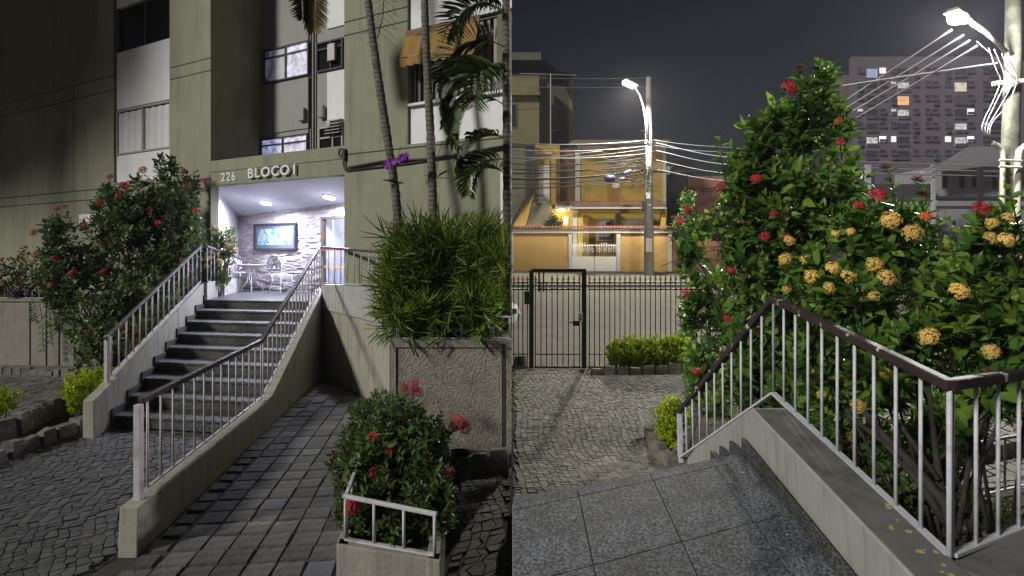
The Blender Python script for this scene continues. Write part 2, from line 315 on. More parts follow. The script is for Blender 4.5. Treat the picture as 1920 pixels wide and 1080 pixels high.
def bush(parent, blobs, n_shoot, base_pts, leafl, leafw, m, mo=None, n_single=0, flowers=(), pairs=(3, 6), stem_r=.012, seg=.045, xmax=None, xmin=None, zmin=None, inner=.35, upb=.55, ok=None, n_stem=60, fsize=(.1, .14), ftip=None, curl=1.0, clump=0):
    vols = np.array([b[1].prod() ** .67 for b in blobs]); pr = vols / vols.sum()
    P0 = []; A0 = []; 
    while len(P0) < n_shoot:
        bi = rng.choice(len(blobs), p=pr); c, r = blobs[bi]
        q = rng.normal(size=3); q /= np.linalg.norm(q); rad = 1 - (1 - inner) * rng.random() ** 1.7
        lump = 1 + .13 * math.sin(q[0] * 5 + bi) * math.sin(q[1] * 6 + 1) + .12 * math.sin(q[2] * 7 + bi * 2)
        p = c + r * q * rad * lump
        if zmin is not None and p[2] < zmin: continue
        if ok is not None and not ok(p): continue
        if clump and mnoise.noise(Vector(p) * clump) < -.13 + .1 * rng.normal(): continue
        out = q / r; out /= np.linalg.norm(out); a = out * .8 + np.array([0, 0, upb]) + rng.normal(size=3) * .35; a /= np.linalg.norm(a)
        P0.append(p); A0.append(a)
    pos = []; dd = []; up = []; ln = []; wd = []
    for p, a in zip(P0, A0):
        n = int(rng.integers(pairs[0], pairs[1] + 1)); ref = np.cross(a, rng.normal(size=3)); ref /= np.linalg.norm(ref); bit = np.cross(a, ref)
        k0 = .6 + .7 * rng.random()
        for i in range(n):
            t = i * seg * (1 + .25 * rng.random()); base = p - a * t
            for sgn in (1, -1):
                e = (ref if i % 2 == 0 else bit) * sgn + rng.normal(size=3) * .22
                open_ = .25 + .75 * min(1, i / 2.0 + .25)
                d = e * open_ + a * (1.05 - .75 * open_ + .25)
                d[2] -= .12 * i / n
                sz = (.45 + .55 * min(1, (i + .6) / 2)) * k0 * (.75 + .45 * rng.random())
                pos.append(base); dd.append(d); up.append(a + rng.normal(size=3) * .25); ln.append(leafl * sz); wd.append(leafw * sz)
    pos = np.array(pos); dd = norm(np.array(dd)); up = np.array(up); ln = np.array(ln); wd = np.array(wd)
    tip = pos + dd * ln[:, None]
    keep = np.ones(len(pos), bool)
    if xmax is not None: keep &= (tip[:, 0] < xmax) & (pos[:, 0] < xmax)
    if xmin is not None: keep &= (tip[:, 0] > xmin) & (pos[:, 0] > xmin)
    if zmin is not None: keep &= (tip[:, 2] > zmin)
    if ok is not None: keep &= np.array([ok(t) for t in tip])
    pos, dd, up, ln, wd = pos[keep], dd[keep], up[keep], ln[keep], wd[keep]
    sel = np.zeros(len(pos), bool)
    if n_single and mo is not None:
        # the leaves that show largest: towards the eye, on the outside of the growth
        best = np.full(len(pos), 9.0)
        for c, r in blobs: best = np.minimum(best, np.linalg.norm((pos - c) / r, axis=1))
        view = norm(np.array([0, 0, CZ]) - pos); facing = np.zeros(len(pos))
        for c, r in blobs: facing = np.maximum(facing, (((pos - c) / r) * view).sum(1))
        score = facing * ln / pos[:, 1] + 1e-4 * rng.random(len(pos))
        sel[np.argsort(-score)[:n_single]] = True
        for i in np.where(sel)[0]: leaf_obj(parent, pos[i], dd[i], up[i], ln[i], wd[i], mo)
    o = link('foliage', leaf_mesh('foliage', pos[~sel], dd[~sel], up[~sel], ln[~sel], wd[~sel], m, curl), parent); o['kind'] = 'stuff'
    # woody stems
    st = MB(); base_pts = [np.array(b) for b in base_pts]; k = 0
    order = rng.permutation(len(P0))[:n_stem]
    for i in order:
        p = P0[i] - A0[i] * seg * 3; b = base_pts[i % len(base_pts)]; mid = b * .45 + p * .55; mid[2] = b[2] + (p[2] - b[2]) * .5; mid[:2] += rng.normal(size=2) * .08
        pts = []
        for t in np.linspace(0, 1, 6): pts.append((1 - t) ** 2 * b + 2 * t * (1 - t) * mid + t * t * p)
        pts[-1] = p
        if xmax is not None and max(q[0] for q in pts) > xmax: continue
        if xmin is not None and min(q[0] for q in pts) < xmin: continue
        st.tube(pts, list(np.linspace(stem_r * 2.2, stem_r * .45, 6)), 5)
    for i in range(len(P0)):
        if n_shoot < 3000: st.tube([P0[i] - A0[i] * seg * (pairs[1] + 1), P0[i]], [stem_r * .4, stem_r * .3], 3, False)
    so_ = st.build('stem', STEM, parent, True)
    # flowers on shoots that look outwards
    vis = []
    for i in range(len(P0)):
        v = norm(np.array([0, 0, CZ]) - P0[i]); vis.append(float(A0[i] @ v) * .6 + A0[i][2] * .5 + .25 * rng.random())
    order = list(np.argsort(-np.array(vis))); j = 0
    for cnt, fm, kind, lab in flowers:
        pool = order[:max(cnt * 5, 40)]
        for i in rng.choice(pool, size=min(cnt, len(pool)), replace=False):
            flower(parent, P0[i] + A0[i] * .02, A0[i] + np.array([0, -.25, .2]), rng.uniform(*fsize), fm, kind, lab)
    return o
def frond(b, base, d0, length, droop, nleaf, leafl, leafw, out, sag=.5, fold=.35, xmax=None, xmin=None, tilt=0.0, fwd=.55, spread=1.0):
    """one feather leaf: a rachis in b, leaflets appended to out as (pos, dir, up, ln, wd)"""
    d = Vector(d0).normalized(); p = Vector(base); pts = [p.copy()]; n = 14; step = length / n; dirs = [d.copy()]
    for i in range(n):
        d = (d + Vector((0, 0, -droop * (0.3 + i / n) / n * 2))).normalized(); p = p + d * step; pts.append(p.copy()); dirs.append(d.copy())
    lim = lambda q: (xmax is None or q.x < xmax) and (xmin is None or q.x > xmin)
    good = [q for q in pts if lim(q)]
    if len(good) >= 3: b.tube(good, list(np.linspace(leafw * .55, leafw * .12, len(good))), 4)
    for k in range(nleaf):
        t = (.12 + .86 * k / (nleaf - 1)) * n; i = min(int(t), n - 1); f = t - i; q = pts[i].lerp(pts[i + 1], f); dr = dirs[i]
        side = dr.cross(Vector((0, 0, 1)))
        if side.length < .05: side = Vector((1, 0, 0))
        side.normalize(); upv = side.cross(dr)
        if tilt: 
            rq = Matrix.Rotation(tilt, 3, dr); side = rq @ side; upv = rq @ upv
        lf = leafl * (math.sin(math.pi * (.12 + .83 * (k / (nleaf - 1)))) ** .6) * random.uniform(.85, 1.1)
        for sg in (1, -1):
            e = side * sg * spread + dr * (fwd + .5 * k / nleaf) + upv * fold + Vector((random.gauss(0, .07), random.gauss(0, .07), random.gauss(0, .07) - sag * .35))
            tipp = q + e.normalized() * lf
            if not (lim(tipp) and lim(q)): continue
            out.append((tuple(q), tuple(e), tuple(upv + side * sg * -.5), lf, leafw))
def leaflets(name, out, m, parent, curl=1.6):
    a = [np.array([o[i] for o in out], dtype=float) for i in range(5)]
    o = link(name, leaf_mesh(name, a[0], a[1], a[2], a[3], a[4], m, curl), parent); o['kind'] = 'stuff'; return o
def lamp(name, kind, loc, energy, col, size=.1, parent=None, rot=None, spot=None):
    l = bpy.data.lights.new(name, kind); l.energy = energy; l.color = col
    if kind == 'AREA': l.shape = 'DISK'; l.size = size
    else: l.shadow_soft_size = size
    if spot: l.spot_size = R(spot); l.spot_blend = .6
    o = bpy.data.objects.new(name, l); COL.objects.link(o)
    if parent is not None: o.parent = parent; o.matrix_parent_inverse = PINV.get(parent.name, Matrix())
    o.location = loc
    if rot is not None: o.rotation_euler = rot
    return o
def railing(name, label, runs, hr_mat, sp, bal_r=.011, hr=(.05, .045), posts=(), group=None, post_w=.05, bar=(.03, .016), drop=0.0, square=False, balmat=None, ext=.02):
    """runs: list of (bottom0, bottom1, top0, top1) lines; balusters stand between them"""
    balmat = balmat or WHITEM
    t = thing(name, label, 'railing', runs[0][0], group)
    r0 = MB(); r1 = MB()
    for (b0, b1, t0, t1) in runs:
        b0, b1, t0, t1 = map(Vector, (b0, b1, t0, t1))
        h = MB().bar(t0 - (t1 - t0).normalized() * ext, t1 + (t1 - t0).normalized() * .02, hr[0], hr[1]); h.build('handrail', hr_mat, t, bevel=min(hr) * .2)
        MB().bar(b0, b1, bar[0], bar[1]).build('bottom_rail', balmat, t)
        n = max(1, round((b1 - b0).length / sp))
        for i in range(n + 1):
            f = i / n; p = b0.lerp(b1, f); q = t0.lerp(t1, f)
            if drop: p = p - Vector((0, 0, drop)) if i in (0, n) else p
            m = MB(); m.tube([p, q - Vector((0, 0, hr[1] * .45))], bal_r, 4 if square else 6); m.build('baluster', balmat, t, not square)
    for p, q in posts:
        MB().bar(p, q, post_w, post_w).build('post', balmat, t, bevel=.004)
    return t
# ================================================================== GROUND AND TERRAIN
g = MB(); xs = [-160, -0.002, 160]
def gsheet(x0, x1, y0, y1, dz=0.0):
    return [(x0, y0, gz(y0) + dz), (x1, y0, gz(y0) + dz), (x1, y1, gz(y1) + dz), (x0, y1, gz(y1) + dz)]
g.add(gsheet(-120, 120, -30, 200, -.03), [(0, 1, 2, 3)])
struct(g.build('ground', JOINT))
g = MB(); g.prism([(-60, -25, ZL - .9), (-0.003, -25, ZL - .9), (-0.003, 10.2, ZL - .9), (-60, 40, ZL - .9)], (0, 0, .87))
struct(g.build('terrace_ground', JOINT))
# ================================================================== FACADE MATH
F0 = (-5.3 * S, 10.5 * S); DX, DY = 0.8729, -0.4879; NX, NY = DY, -DX
def fs(u, q=0.0):
    r = (u - 960) / F; x0 = F0[0] + NX * q; y0 = F0[1] + NY * q
    return (r * y0 - x0) / (DX - r * DY)
def fy(u, q=0.0): return F0[1] + NY * q + DY * fs(u, q)
def fz(u, v, q=0.0): return CZ + (HZ - v) / F * fy(u, q)
def fp(s, q, z): return Vector((F0[0] + DX * s + NX * q, F0[1] + DY * s + NY * q, z))
def fbox(b, s0, s1, q0, q1, z0, z1):
    pts = clipx([fp(s0, q1, 0)[:2], fp(s1, q1, 0)[:2], fp(s1, q0, 0)[:2], fp(s0, q0, 0)[:2]])
    if len(pts) >= 3: b.foot(pts, z0, z1)
    return b
def frect(b, u0, u1, vt, vb, q0, q1):
    """box on the facade from pixel edges, heights read at u0"""
    return fbox(b, fs(u0, q1), fs(u1, q1), q0, q1, fz(u0, vb, q1), fz(u0, vt, q1))
ZT = 17.0
ab = thing('apartment_building', 'olive green apartment block with white window panels and a lit entrance lobby', 'building', (F0[0], F0[1], ZL))
z_bb = CZ + 1.145 * S; z_bt = CZ + 1.575 * S; ZLAND = CZ - 0.8 * S
s213, s317, s395, s645, s763 = fs(213), fs(318), fs(395), fs(645.5), fs(764)
# wing wall, slim pillar, wide pillar
z_low = fz(207, 343); 
zsl = [fz(317, 128), fz(317, 150), fz(207, 371), fz(207, 353)]
b = MB(); fbox(b, -26, s213, -.3, 0, ZL - .5, ZT); fbox(b, s213, s317, -.3, -.002, ZL - .5, fz(207, 344)); b.build('wing_wall', OLIVE, ab)
b = MB(); fbox(b, s317, s395, -1.05 * S, 0, z_bt, ZT); fbox(b, s317, s395, -.2, 0, ZL - .5, z_bt); b.build('slim_pillar', OLIVE, ab)
b = MB(); fbox(b, s645, s763, -1.1 * S, 0, z_bt, ZT); fbox(b, s645, s763, -.22, 0, ZL - .5, z_bt); b.build('wide_pillar', OLIVE, ab)
b = MB(); fbox(b, s395, s645, -.26, -.003, z_bb, z_bt); b.build('entrance_beam', OLIVE, ab)
b = MB(); fbox(b, s395 - .2, s645 + .2, -1.12 * S, -.262, z_bt - .25, z_bt - .04); b.build('recess_floor', OLIVE, ab)
# the drawn joints in the render
b = MB()
for z in (zsl[0], zsl[1]): fbox(b, s317, s395, 0, .004, z - .012, z + .012)
z1 = fz(647, 290); z2 = fz(0, 372); z3 = fz(0, 388)
fbox(b, s645, 20, 0, .004, z1 - .012, z1 + .012)
fbox(b, s645, s763, 0, .004, fz(647, 42) - .012, fz(647, 42) + .012); fbox(b, s645, s763, 0, .004, fz(647, 67) - .012, fz(647, 67) + .012)
for z in (z2, z3): fbox(b, -26, s395, 0, .004, z - .014, z + .014)
fbox(b, s395, s645, -.003, .002, fz(397, 323) - .006, fz(397, 323) + .006)
for z in (fz(0, 197), fz(0, 220)): fbox(b, -26, s213, 0, .004, z - .012, z + .012)
fbox(b, fs(138), fs(138) + .02, 0, .004, z2, fz(0, 197)); fbox(b, fs(100), fs(100) + .02, 0, .0038, fz(0, 220), ZT)
b.build('wall_joint', SEAM, ab)
# bay of the wing
def bay_panel(name, u0, vt, vb, q=-.06):
    b = MB(); fbox(b, s213 + .03, s317 - .03, q - .1, q, fz(u0, vb), fz(u0, vt)); b.build(name, PANEL, ab, bevel=.006)
b = MB(); fbox(b, s213, s317, -.32, -.25, fz(207, 344), ZT); b.build('bay_back', DARK, ab)
bay_panel('white_panel', 217, 98, 205); bay_panel('white_panel', 207, 293, 343); bay_panel('white_panel', 222, -120, 13)
bwin = MB(); zt, zb = fz(213, 208), fz(213, 291); sa, sb = s213 + .04, s317 - .04; fw = .045
fbox(bwin, sa, sb, -.12, -.04, zt - fw, zt); fbox(bwin, sa, sb, -.12, -.04, zb, zb + fw)
for s_ in (sa, (sa + sb) / 2 - .03, sb - fw): fbox(bwin, s_, s_ + fw, -.118, -.042, zb + fw, zt - fw)
wf = bwin.build('window', ALU, ab)
for s0_, s1_ in ((sa + fw, (sa + sb) / 2 - .03), ((sa + sb) / 2 + .015, sb - fw)):
    b = MB(); fbox(b, s0_, s1_, -.056, -.052, zb + fw, zt - fw); b.build('pane', glass('clear_glass', (1, 1, 1), .03, .95), wf)
b = MB(); n = 60; vs_ = []
for i in range(n + 1):
    s_ = sa + .06 + (sb - sa - .12) * i / n; q = -.085 + .012 * math.sin(i * .8) + .006 * math.sin(i * 2.3 + 1)
    if abs(i - n / 2) < 2: q -= .02
    for z in (zb + .03, zt - .03 - .05 * abs(math.sin(i * .4))): vs_.append(fp(s_, q, z))
b.add(vs_, [(2 * i, 2 * i + 2, 2 * i + 3, 2 * i + 1) for i in range(n)]); b.build('curtain', CURT, wf, True)
# dark open window above
bd = MB(); zt, zb = fz(219, 14), fz(219, 98)
fbox(bd, sa, sb, -.159, -.101, zb + .0, zb + .02); fbox(bd, sa, sb, -.159, -.101, zt, zt + .04)
for s_ in (sa, (sa + sb) / 2, sb - fw): fbox(bd, s_, s_ + fw, -.16, -.1, zb + .02, zt)
wd_ = bd.build('window', DKMET, ab)
b = MB(); fbox(b, sa + fw, sb - fw, -.14, -.135, zb + .02, zt); b.build('pane', GLASSD, wd_)
# lower white sill behind the bush
b = MB(); fbox(b, fs(150), fs(192), -.05, .03, fz(157, 418), fz(157, 402)); b.build('window_sill', PANEL, ab)
# ---- recess over the entrance
Q = -1.047 * S
b = MB(); fbox(b, s395 - .3, s645 + .6, Q - .12, Q, z_bt - .3, ZT); b.build('recess_back', PANELG, ab)
def rq(u, v): return fz(u, v, Q)
def rwin(u0, u1, vt, vb, mul=(), trans=None, pm=None, fm=DKMET, extra=0):
    s0, s1 = fs(u0, Q), fs(u1, Q); zt, zb = rq(u0, vt), rq(u0, vb); w = .035; b = MB()
    fbox(b, s0, s1, Q, Q + .05, zt - w, zt); fbox(b, s0, s1, Q, Q + .05, zb, zb + w)
    for m in [0] + list(mul) + [1]:
        s_ = s0 + (s1 - s0 - w) * m; fbox(b, s_, s_ + w, Q + .001, Q + .055, zb + w, zt - w)
    if trans: zz = zb + (zt - zb) * trans; fbox(b, s0 + w, s1 - w, Q + .002, Q + .048, zz, zz + w)
    f = b.build('window', fm, ab); ms = [0] + list(mul) + [1]
    for i in range(len(ms) - 1):
        a = s0 + (s1 - s0 - w) * ms[i] + w; c = s0 + (s1 - s0 - w) * ms[i + 1]
        zones = [(zb + w, zt - w)] if not trans else [(zb + w, zb + (zt - zb) * trans), (zb + (zt - zb) * trans + w, zt - w)]
        for k, (za, zc) in enumerate(zones):
            b = MB(); fbox(b, a, c, Q + .01, Q + .018, za, zc)
            mm = pm[min(i + k * (len(ms) - 1), len(pm) - 1)]
            b.build('pane', mm, f)
    return f
LITD = emis('lit_window_half', (0.40, 0.42, 0.8), 0.07, 0.95, 5); LITW = emis('lit_window_white', (0.66, 0.66, 1.0), 0.42, 0.75, 7)
rwin(497, 581, 96, 158, (.5,), .72, [LITD, LITW, LITD, LITW])
rwin(596, 645, 82, 137, (.55,), .72, [GLASSD])
rwin(491, 579, 262, 300, (.48,), .62, [LITB, LITW, LITB, LITW])
lw = rwin(600, 645, 240, 284, (.6,), .5, [GLASSD], ALU)
b = MB()
for k in range(5):
    z = rq(600, 252) + k * .07; s0, s1 = fs(618, Q), fs(645, Q)
    b.hexa([fp(s0, Q + .05, z), fp(s1, Q + .05, z), fp(s1, Q + .16, z - .05), fp(s0, Q + .16, z - .05)], [fp(s0, Q + .05, z + .01), fp(s1, Q + .05, z + .01), fp(s1, Q + .16, z - .04), fp(s0, Q + .16, z - .04)])
b.build('louvre', ALU, lw)
b = MB(); fbox(b, fs(621, Q), fs(634, Q), Q + .05, Q + .12, rq(621, 117), rq(621, 86)); b.build('air_conditioner', ALU, ab)
b = MB(); fbox(b, fs(497, Q), fs(582, Q), Q + .005, Q + .03, rq(497, 252), rq(497, 163)); b.build('shaded_panel', PANELG, ab)
b = MB(); fbox(b, fs(615, Q), fs(645.5, Q) + .4, Q + .005, Q + .028, rq(615, 236), rq(615, 137)); b.build('white_panel', PANEL, ab)
b = MB(); fbox(b, fs(615, Q), fs(645.5, Q) + .4, Q + .005, Q + .028, rq(615, 55), rq(615, -90)); b.build('white_panel', PANEL, ab)
for u0, u1, vt, vb in ((566, 577, 205, 229), (602, 613, 200, 223)):
    b = MB(); fbox(b, fs(u0, Q), fs(u1, Q), Q + .03, Q + .13, rq(u0, vb), rq(u0, vt)); b.build('vent_cover', PANELG, ab, bevel=.02)
for u in (582.5, 592):
    b = MB(); b.tube([fp(fs(u, Q), Q + .05, z_bt - .2), fp(fs(u, Q), Q + .05, ZT)], .022, 8); b.build('drain_pipe', DKMET, ab, True)
# ---- right part: window under an awning, white panels
zl0 = fz(765, 196); zl1 = z1
b = MB(); fbox(b, s763 + .04, 20, -.18, -.05, fz(765, 271), fz(765, 200)); b.build('white_panel', PANEL, ab)
b = MB(); fbox(b, s763 + .04, 20, -.18, -.05, fz(765, 56), ZT); b.build('white_panel', PANEL, ab)
b = MB(); fbox(b, s763, 20, -.5, -.4, fz(765, 271), ZT); b.build('bay_back', DARK, ab)
b = MB(); fbox(b, s763, 20, -.3, 0, ZL - .5, fz(765, 271)); b.build('lower_wall', OLIVE, ab)
b = MB(); fbox(b, s763 + .03, 20, -.19, .03, fz(765, 200), fz(765, 195.5)); b.build('window_sill', PANEL, ab)
bw = MB(); zt, zb = fz(765, 56), fz(765, 195)
for z in (zb, zt - .06): fbox(bw, s763 + .05, 20, -.2, -.12, z, z + .05)
fbox(bw, s763 + .05, s763 + .1, -.199, -.121, zb + .05, zt - .06)
wfr = bw.build('window', DKMET, ab)
SLAT = mat('window_slat', (.26, .235, .2), .6, .1)
send = (-.01 - F0[0]) / DX
k = 0; s_ = s763 + .12
while s_ < send - .12:
    b = MB(); fbox(b, s_, s_ + .06, -.18, -.15, zb + .05, zt - .06); b.build('window_slat', SLAT, wfr); s_ += .135
b = MB(); fbox(b, s763 + .05, 20, -.33, -.32, zb, zt); b.build('blind', mat('blind_fabric', (.20, .185, .16), .9, .1, 3), wfr)
b = MB(); fbox(b, fs(941), 20, -.02, .05, fz(941, 420), fz(941, 322)); b.build('window_frame', PANEL, ab); 
# far flank, back and roof
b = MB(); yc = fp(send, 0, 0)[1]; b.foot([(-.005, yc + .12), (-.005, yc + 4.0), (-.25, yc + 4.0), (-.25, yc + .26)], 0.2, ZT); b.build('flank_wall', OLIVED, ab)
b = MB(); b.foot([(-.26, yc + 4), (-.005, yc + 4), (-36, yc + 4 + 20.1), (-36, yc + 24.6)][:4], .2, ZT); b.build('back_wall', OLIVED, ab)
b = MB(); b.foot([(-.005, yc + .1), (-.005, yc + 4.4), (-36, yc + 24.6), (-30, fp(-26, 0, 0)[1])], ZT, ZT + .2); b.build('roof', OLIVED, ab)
# ---- lobby
def LP(u, v, D): return L(u, v, D)
a0 = Vector((-5.48 * S, 10.9 * S, 0)); a1 = Vector((-6.02 * S, 13.0 * S, 0)); a2 = Vector((-3.03 * S, 10.76 * S, 0)); dirb = (a2 - a1).normalized(); a3 = a1 + dirb * ((a2 - a1).length + 2.2)
zc_f = z_bb + .02; zc_b = CZ + .73 * S
cl = MB(); c0 = fp(s395 - .3, -.2, zc_f); c1 = fp(s645 + .4, -.2, zc_f); c2 = Vector((a3.x, a3.y, zc_b)); c3 = Vector((a1.x, a1.y, zc_b)) - dirb * .4
n_c = (c1 - c0).cross(c3 - c0); c2.z = c0.z - (n_c.x * (c2.x - c0.x) + n_c.y * (c2.y - c0.y)) / n_c.z; zc_r = c2.z
cl.hexa([c0, c1, c2, c3], [p + Vector((0, 0, .12)) for p in (c0, c1, c2, c3)]); cl.build('lobby_ceiling', CEIL, ab)
ld = MB(); lp = [(-5.3 * S, 9.74 * S), (-3.0 * S, 9.62 * S), (-1.5 * S, 7.55 * S), (fp(fs(740), -.1, 0).x, fp(fs(740), -.1, 0).y), (a3.x, a3.y), (a1.x - .5, a1.y + .1)]
ld.foot(lp, ZLAND - .16, ZLAND); ld.build('landing_floor', mat('lobby_floor', (.07, .07, .075), .35, .1, 4), ab)
def cladding(pa, pb, z0, zfa, zfb, hole=None):
    pa = pa.copy(); pb = pb.copy(); d = (pb - pa); Ln = d.length; d.normalize(); nrm = Vector((d.y, -d.x, 0))
    if nrm.y > 0: nrm = -nrm
    bk = MB(); bk.prism([pa + Vector((0, 0, z0)) - nrm * .1, pb + Vector((0, 0, z0)) - nrm * .1, pb + Vector((0, 0, zfb)) - nrm * .1, pa + Vector((0, 0, zfa)) - nrm * .1], nrm * .08) if hole is None else None
    if hole:
        h0, h1, hz = hole
        bk.prism([pa + Vector((0, 0, z0)) - nrm * .1, pa + d * h0 + Vector((0, 0, z0)) - nrm * .1, pa + d * h0 + Vector((0, 0, zfa)) - nrm * .1, pa + Vector((0, 0, zfa)) - nrm * .1], nrm * .08)
        bk.prism([pa + d * h0 + Vector((0, 0, hz)) - nrm * .1, pa + d * h1 + Vector((0, 0, hz)) - nrm * .1, pa + d * h1 + Vector((0, 0, zfa)) - nrm * .1, pa + d * h0 + Vector((0, 0, zfa)) - nrm * .1], nrm * .08)
        bk.prism([pa + d * h1 + Vector((0, 0, z0)) - nrm * .1, pb + Vector((0, 0, z0)) - nrm * .1, pb + Vector((0, 0, zfb)) - nrm * .1, pa + d * h1 + Vector((0, 0, zfa)) - nrm * .1], nrm * .08)
    st = MB(); z = z0; top = max(zfa, zfb)
    while z < top:
        h = random.uniform(.02, .042); t = -random.random() * .3
        while t < Ln:
            l = random.uniform(.15, .55); t0, t1 = max(0, t), min(Ln, t + l)
            if t1 > t0 + .02 and not (hole and z + h < hole[2] + .05 and t1 > hole[0] and t0 < hole[1]):
                dep = random.uniform(.0, .035) - .02
                st.prism([pa + d * (t0 + .003) + Vector((0, 0, z)) - nrm * .02, pa + d * (t1 - .003) + Vector((0, 0, z)) - nrm * .02, pa + d * (t1 - .003) + Vector((0, 0, z + h - .005)) - nrm * .02, pa + d * (t0 + .003) + Vector((0, 0, z + h - .005)) - nrm * .02], nrm * (dep + .024))
            t += l
        z += h
    return bk, st, d, nrm
bk, st, _, _ = cladding(a0, a1, ZLAND, zc_f, zc_b); w_ = bk.build('lobby_side_wall', CLAD, ab); o = st.build('cladding_strip', CLAD, w_); o['kind'] = 'stuff'
def on_wall(u):   # distance along the back wall where pixel column u meets it
    r = (u - 960) / F; return (r * a1.y - a1.x) / (dirb.x - r * dirb.y)
t_d0, t_d1 = on_wall(604), on_wall(652); yd = a1.y + dirb.y * t_d0; z_dt = CZ + (HZ - 407) / F * yd
bk, st, bd_, bn = cladding(a1, a3, ZLAND, max(zc_b, zc_r), max(zc_b, zc_r), (t_d0, t_d1, z_dt)); w_ = bk.build('lobby_back_wall', CLAD, ab); o = st.build('cladding_strip', CLAD, w_); o['kind'] = 'stuff'
# glass door, corridor behind
def wp(t, q, z): p = a1 + dirb * t + bn * q; return Vector((p.x, p.y, z))
def wbox(b, t0, t1, q0, q1, z0, z1): return b.foot([wp(t0, q1, 0)[:2], wp(t1, q1, 0)[:2], wp(t1, q0, 0)[:2], wp(t0, q0, 0)[:2]], z0, z1)
DOORF = mat('door_frame_wood', (.08, .05, .035), .5, .2, 10)
b = MB(); wbox(b, t_d0, t_d0 + .05, -.08, .04, ZLAND, z_dt); wbox(b, t_d0 + .05, t_d1, -.08, .04, z_dt - .05, z_dt); dr = b.build('door', DOORF, ab)
b = MB(); wbox(b, t_d0 + .05, t_d1, -.03, -.02, ZLAND, z_dt - .05); b.build('pane', glass('door_glass', (.93, .95, 1), .03, .9), dr)
for v, c, nm in ((468, (.5, .06, .03), 'red_stripe'), (500, (.7, .3, .08), 'orange_stripe')):
    z = CZ + (HZ - v) / F * yd; b = MB(); wbox(b, t_d0 + .05, t_d1, -.018, -.014, z - .025, z + .025); b.build(nm, mat(nm, c, .5), dr)
b = MB(); t_m = on_wall(624); wbox(b, t_m, t_m + .03, -.012, .0, ZLAND, z_dt - .06); b.build('door_edge', ALU, dr)
CW = mat('corridor_paint', (.62, .62, .66), .6, .04)
b = MB(); wbox(b, t_d0 - .1, t_d0 - .02, -4, -.12, ZLAND, z_dt + .3); wbox(b, t_d0 - .1, t_d1 + 1.2, -4.1, -4, ZLAND, z_dt + .3); wbox(b, t_d0 - .1, t_d1 + 1.2, -4, -.12, z_dt + .05, z_dt + .15); wbox(b, t_d1 + 1.2, t_d1 + 1.3, -4, -.12, ZLAND, z_dt + .3); wbox(b, t_d0 + .55, t_d1 + .2, -2.6, -2.4, ZLAND, z_dt + .05); b.build('corridor_wall', CW, ab)
b = MB(); wbox(b, t_d0 - .1, t_d1 + 1.2, -4, -.1, ZLAND - .1, ZLAND); b.build('corridor_floor', CW, ab)
# downlights
pc = (c0, c1, c3)
def downlight(u, v, label):
    p = raypl(u, v, *pc); n_ = (c1 - c0).cross(c3 - c0).normalized(); n_ = -n_ if n_.z > 0 else n_
    t = thing('ceiling_light', label, 'ceiling light', p, 'round lobby ceiling lights')
    q = n_.to_track_quat('Z', 'Y').to_matrix().to_4x4(); M = Matrix.Translation(p + n_ * .004) @ q
    b = MB(); b.lathe((0, 0, 0), [(.16, 0), (.16, .012), (.145, .018)], 28); me = b.mesh('rim', WHITEM, False); link('rim', me, t, M)
    b = MB(); b.lathe((0, 0, .0185), [(.135, 0), (.13, .02), (.08, .034)], 28); me = b.mesh('diffuser', emis('lamp_diffuser', (.93, .92, 1), 14), False); link('diffuser', me, t, M)
    lamp('lobby_lamp', 'AREA', tuple(p + n_ * .09), 190, (.78, .78, 1.0), .26, t, n_.to_track_quat('-Z', 'Y').to_euler()); lamp('lobby_fill', 'POINT', tuple(p + n_ * .75), 16, (.74, .74, 1.0), .15, t)  # the point lamp is an added fill that brightens the lobby ceiling
downlight(499, 379, 'round white ceiling light in the lobby, the one above the framed picture')
downlight(617, 368, 'round white ceiling light in the lobby, the one above the glass door')
pcl = wp(t_d0 + .8, -1.6, z_dt + .03)
t = thing('corridor_light', 'small round ceiling light in the corridor behind the glass door', 'ceiling light', pcl)
b = MB(); b.lathe(pcl, [(.1, -.03), (.12, -.02), (.12, .02)], 20); b.build('diffuser', emis('corridor_diffuser', (.92, .92, 1), 8), t)
lamp('corridor_lamp', 'POINT', tuple(pcl - Vector((0, 0, .15))), 120, (.84, .86, 1), .08, t)
# framed picture
tp0, tp1 = on_wall(480), on_wall(558); yp = a1.y + dirb.y * (tp0 + tp1) / 2; zt_, zb_ = CZ + (HZ - 419) / F * yp, CZ + (HZ - 469) / F * yp
t = thing('framed_picture', 'wide abstract blue picture in a dark frame on the lobby wall', 'picture', wp((tp0 + tp1) / 2, .05, zb_))
FRM = mat('dark_frame', (.025, .02, .03), .35, .1); b = MB(); fw = .05
wbox(b, tp0, tp1, .02, .07, zt_ - fw, zt_); wbox(b, tp0, tp1, .02, .07, zb_, zb_ + fw)
wbox(b, tp0, tp0 + fw, .021, .069, zb_ + fw, zt_ - fw); wbox(b, tp1 - fw, tp1, .021, .069, zb_ + fw, zt_ - fw); b.build('frame', FRM, t)
b = MB(); wbox(b, tp0 + fw, tp1 - fw, .022, .04, zb_ + fw, zt_ - fw); b.build('mat_board', mat('picture_mat', (.10, .13, .17), .4, .08), t)
ART = mat('picture_print', (.3, .5, .55), .3); tt = ART.node_tree; NN = tt.nodes; tc = NN.new('ShaderNodeTexCoord'); wv = NN.new('ShaderNodeTexNoise'); wv.inputs['Scale'].default_value = 2.2; wv.inputs['Detail'].default_value = 3; wv.inputs['Distortion'].default_value = 2.5
cr = NN.new('ShaderNodeValToRGB'); tt.links.new(tc.outputs['Object'], wv.inputs['Vector']); tt.links.new(wv.outputs[0], cr.inputs[0])
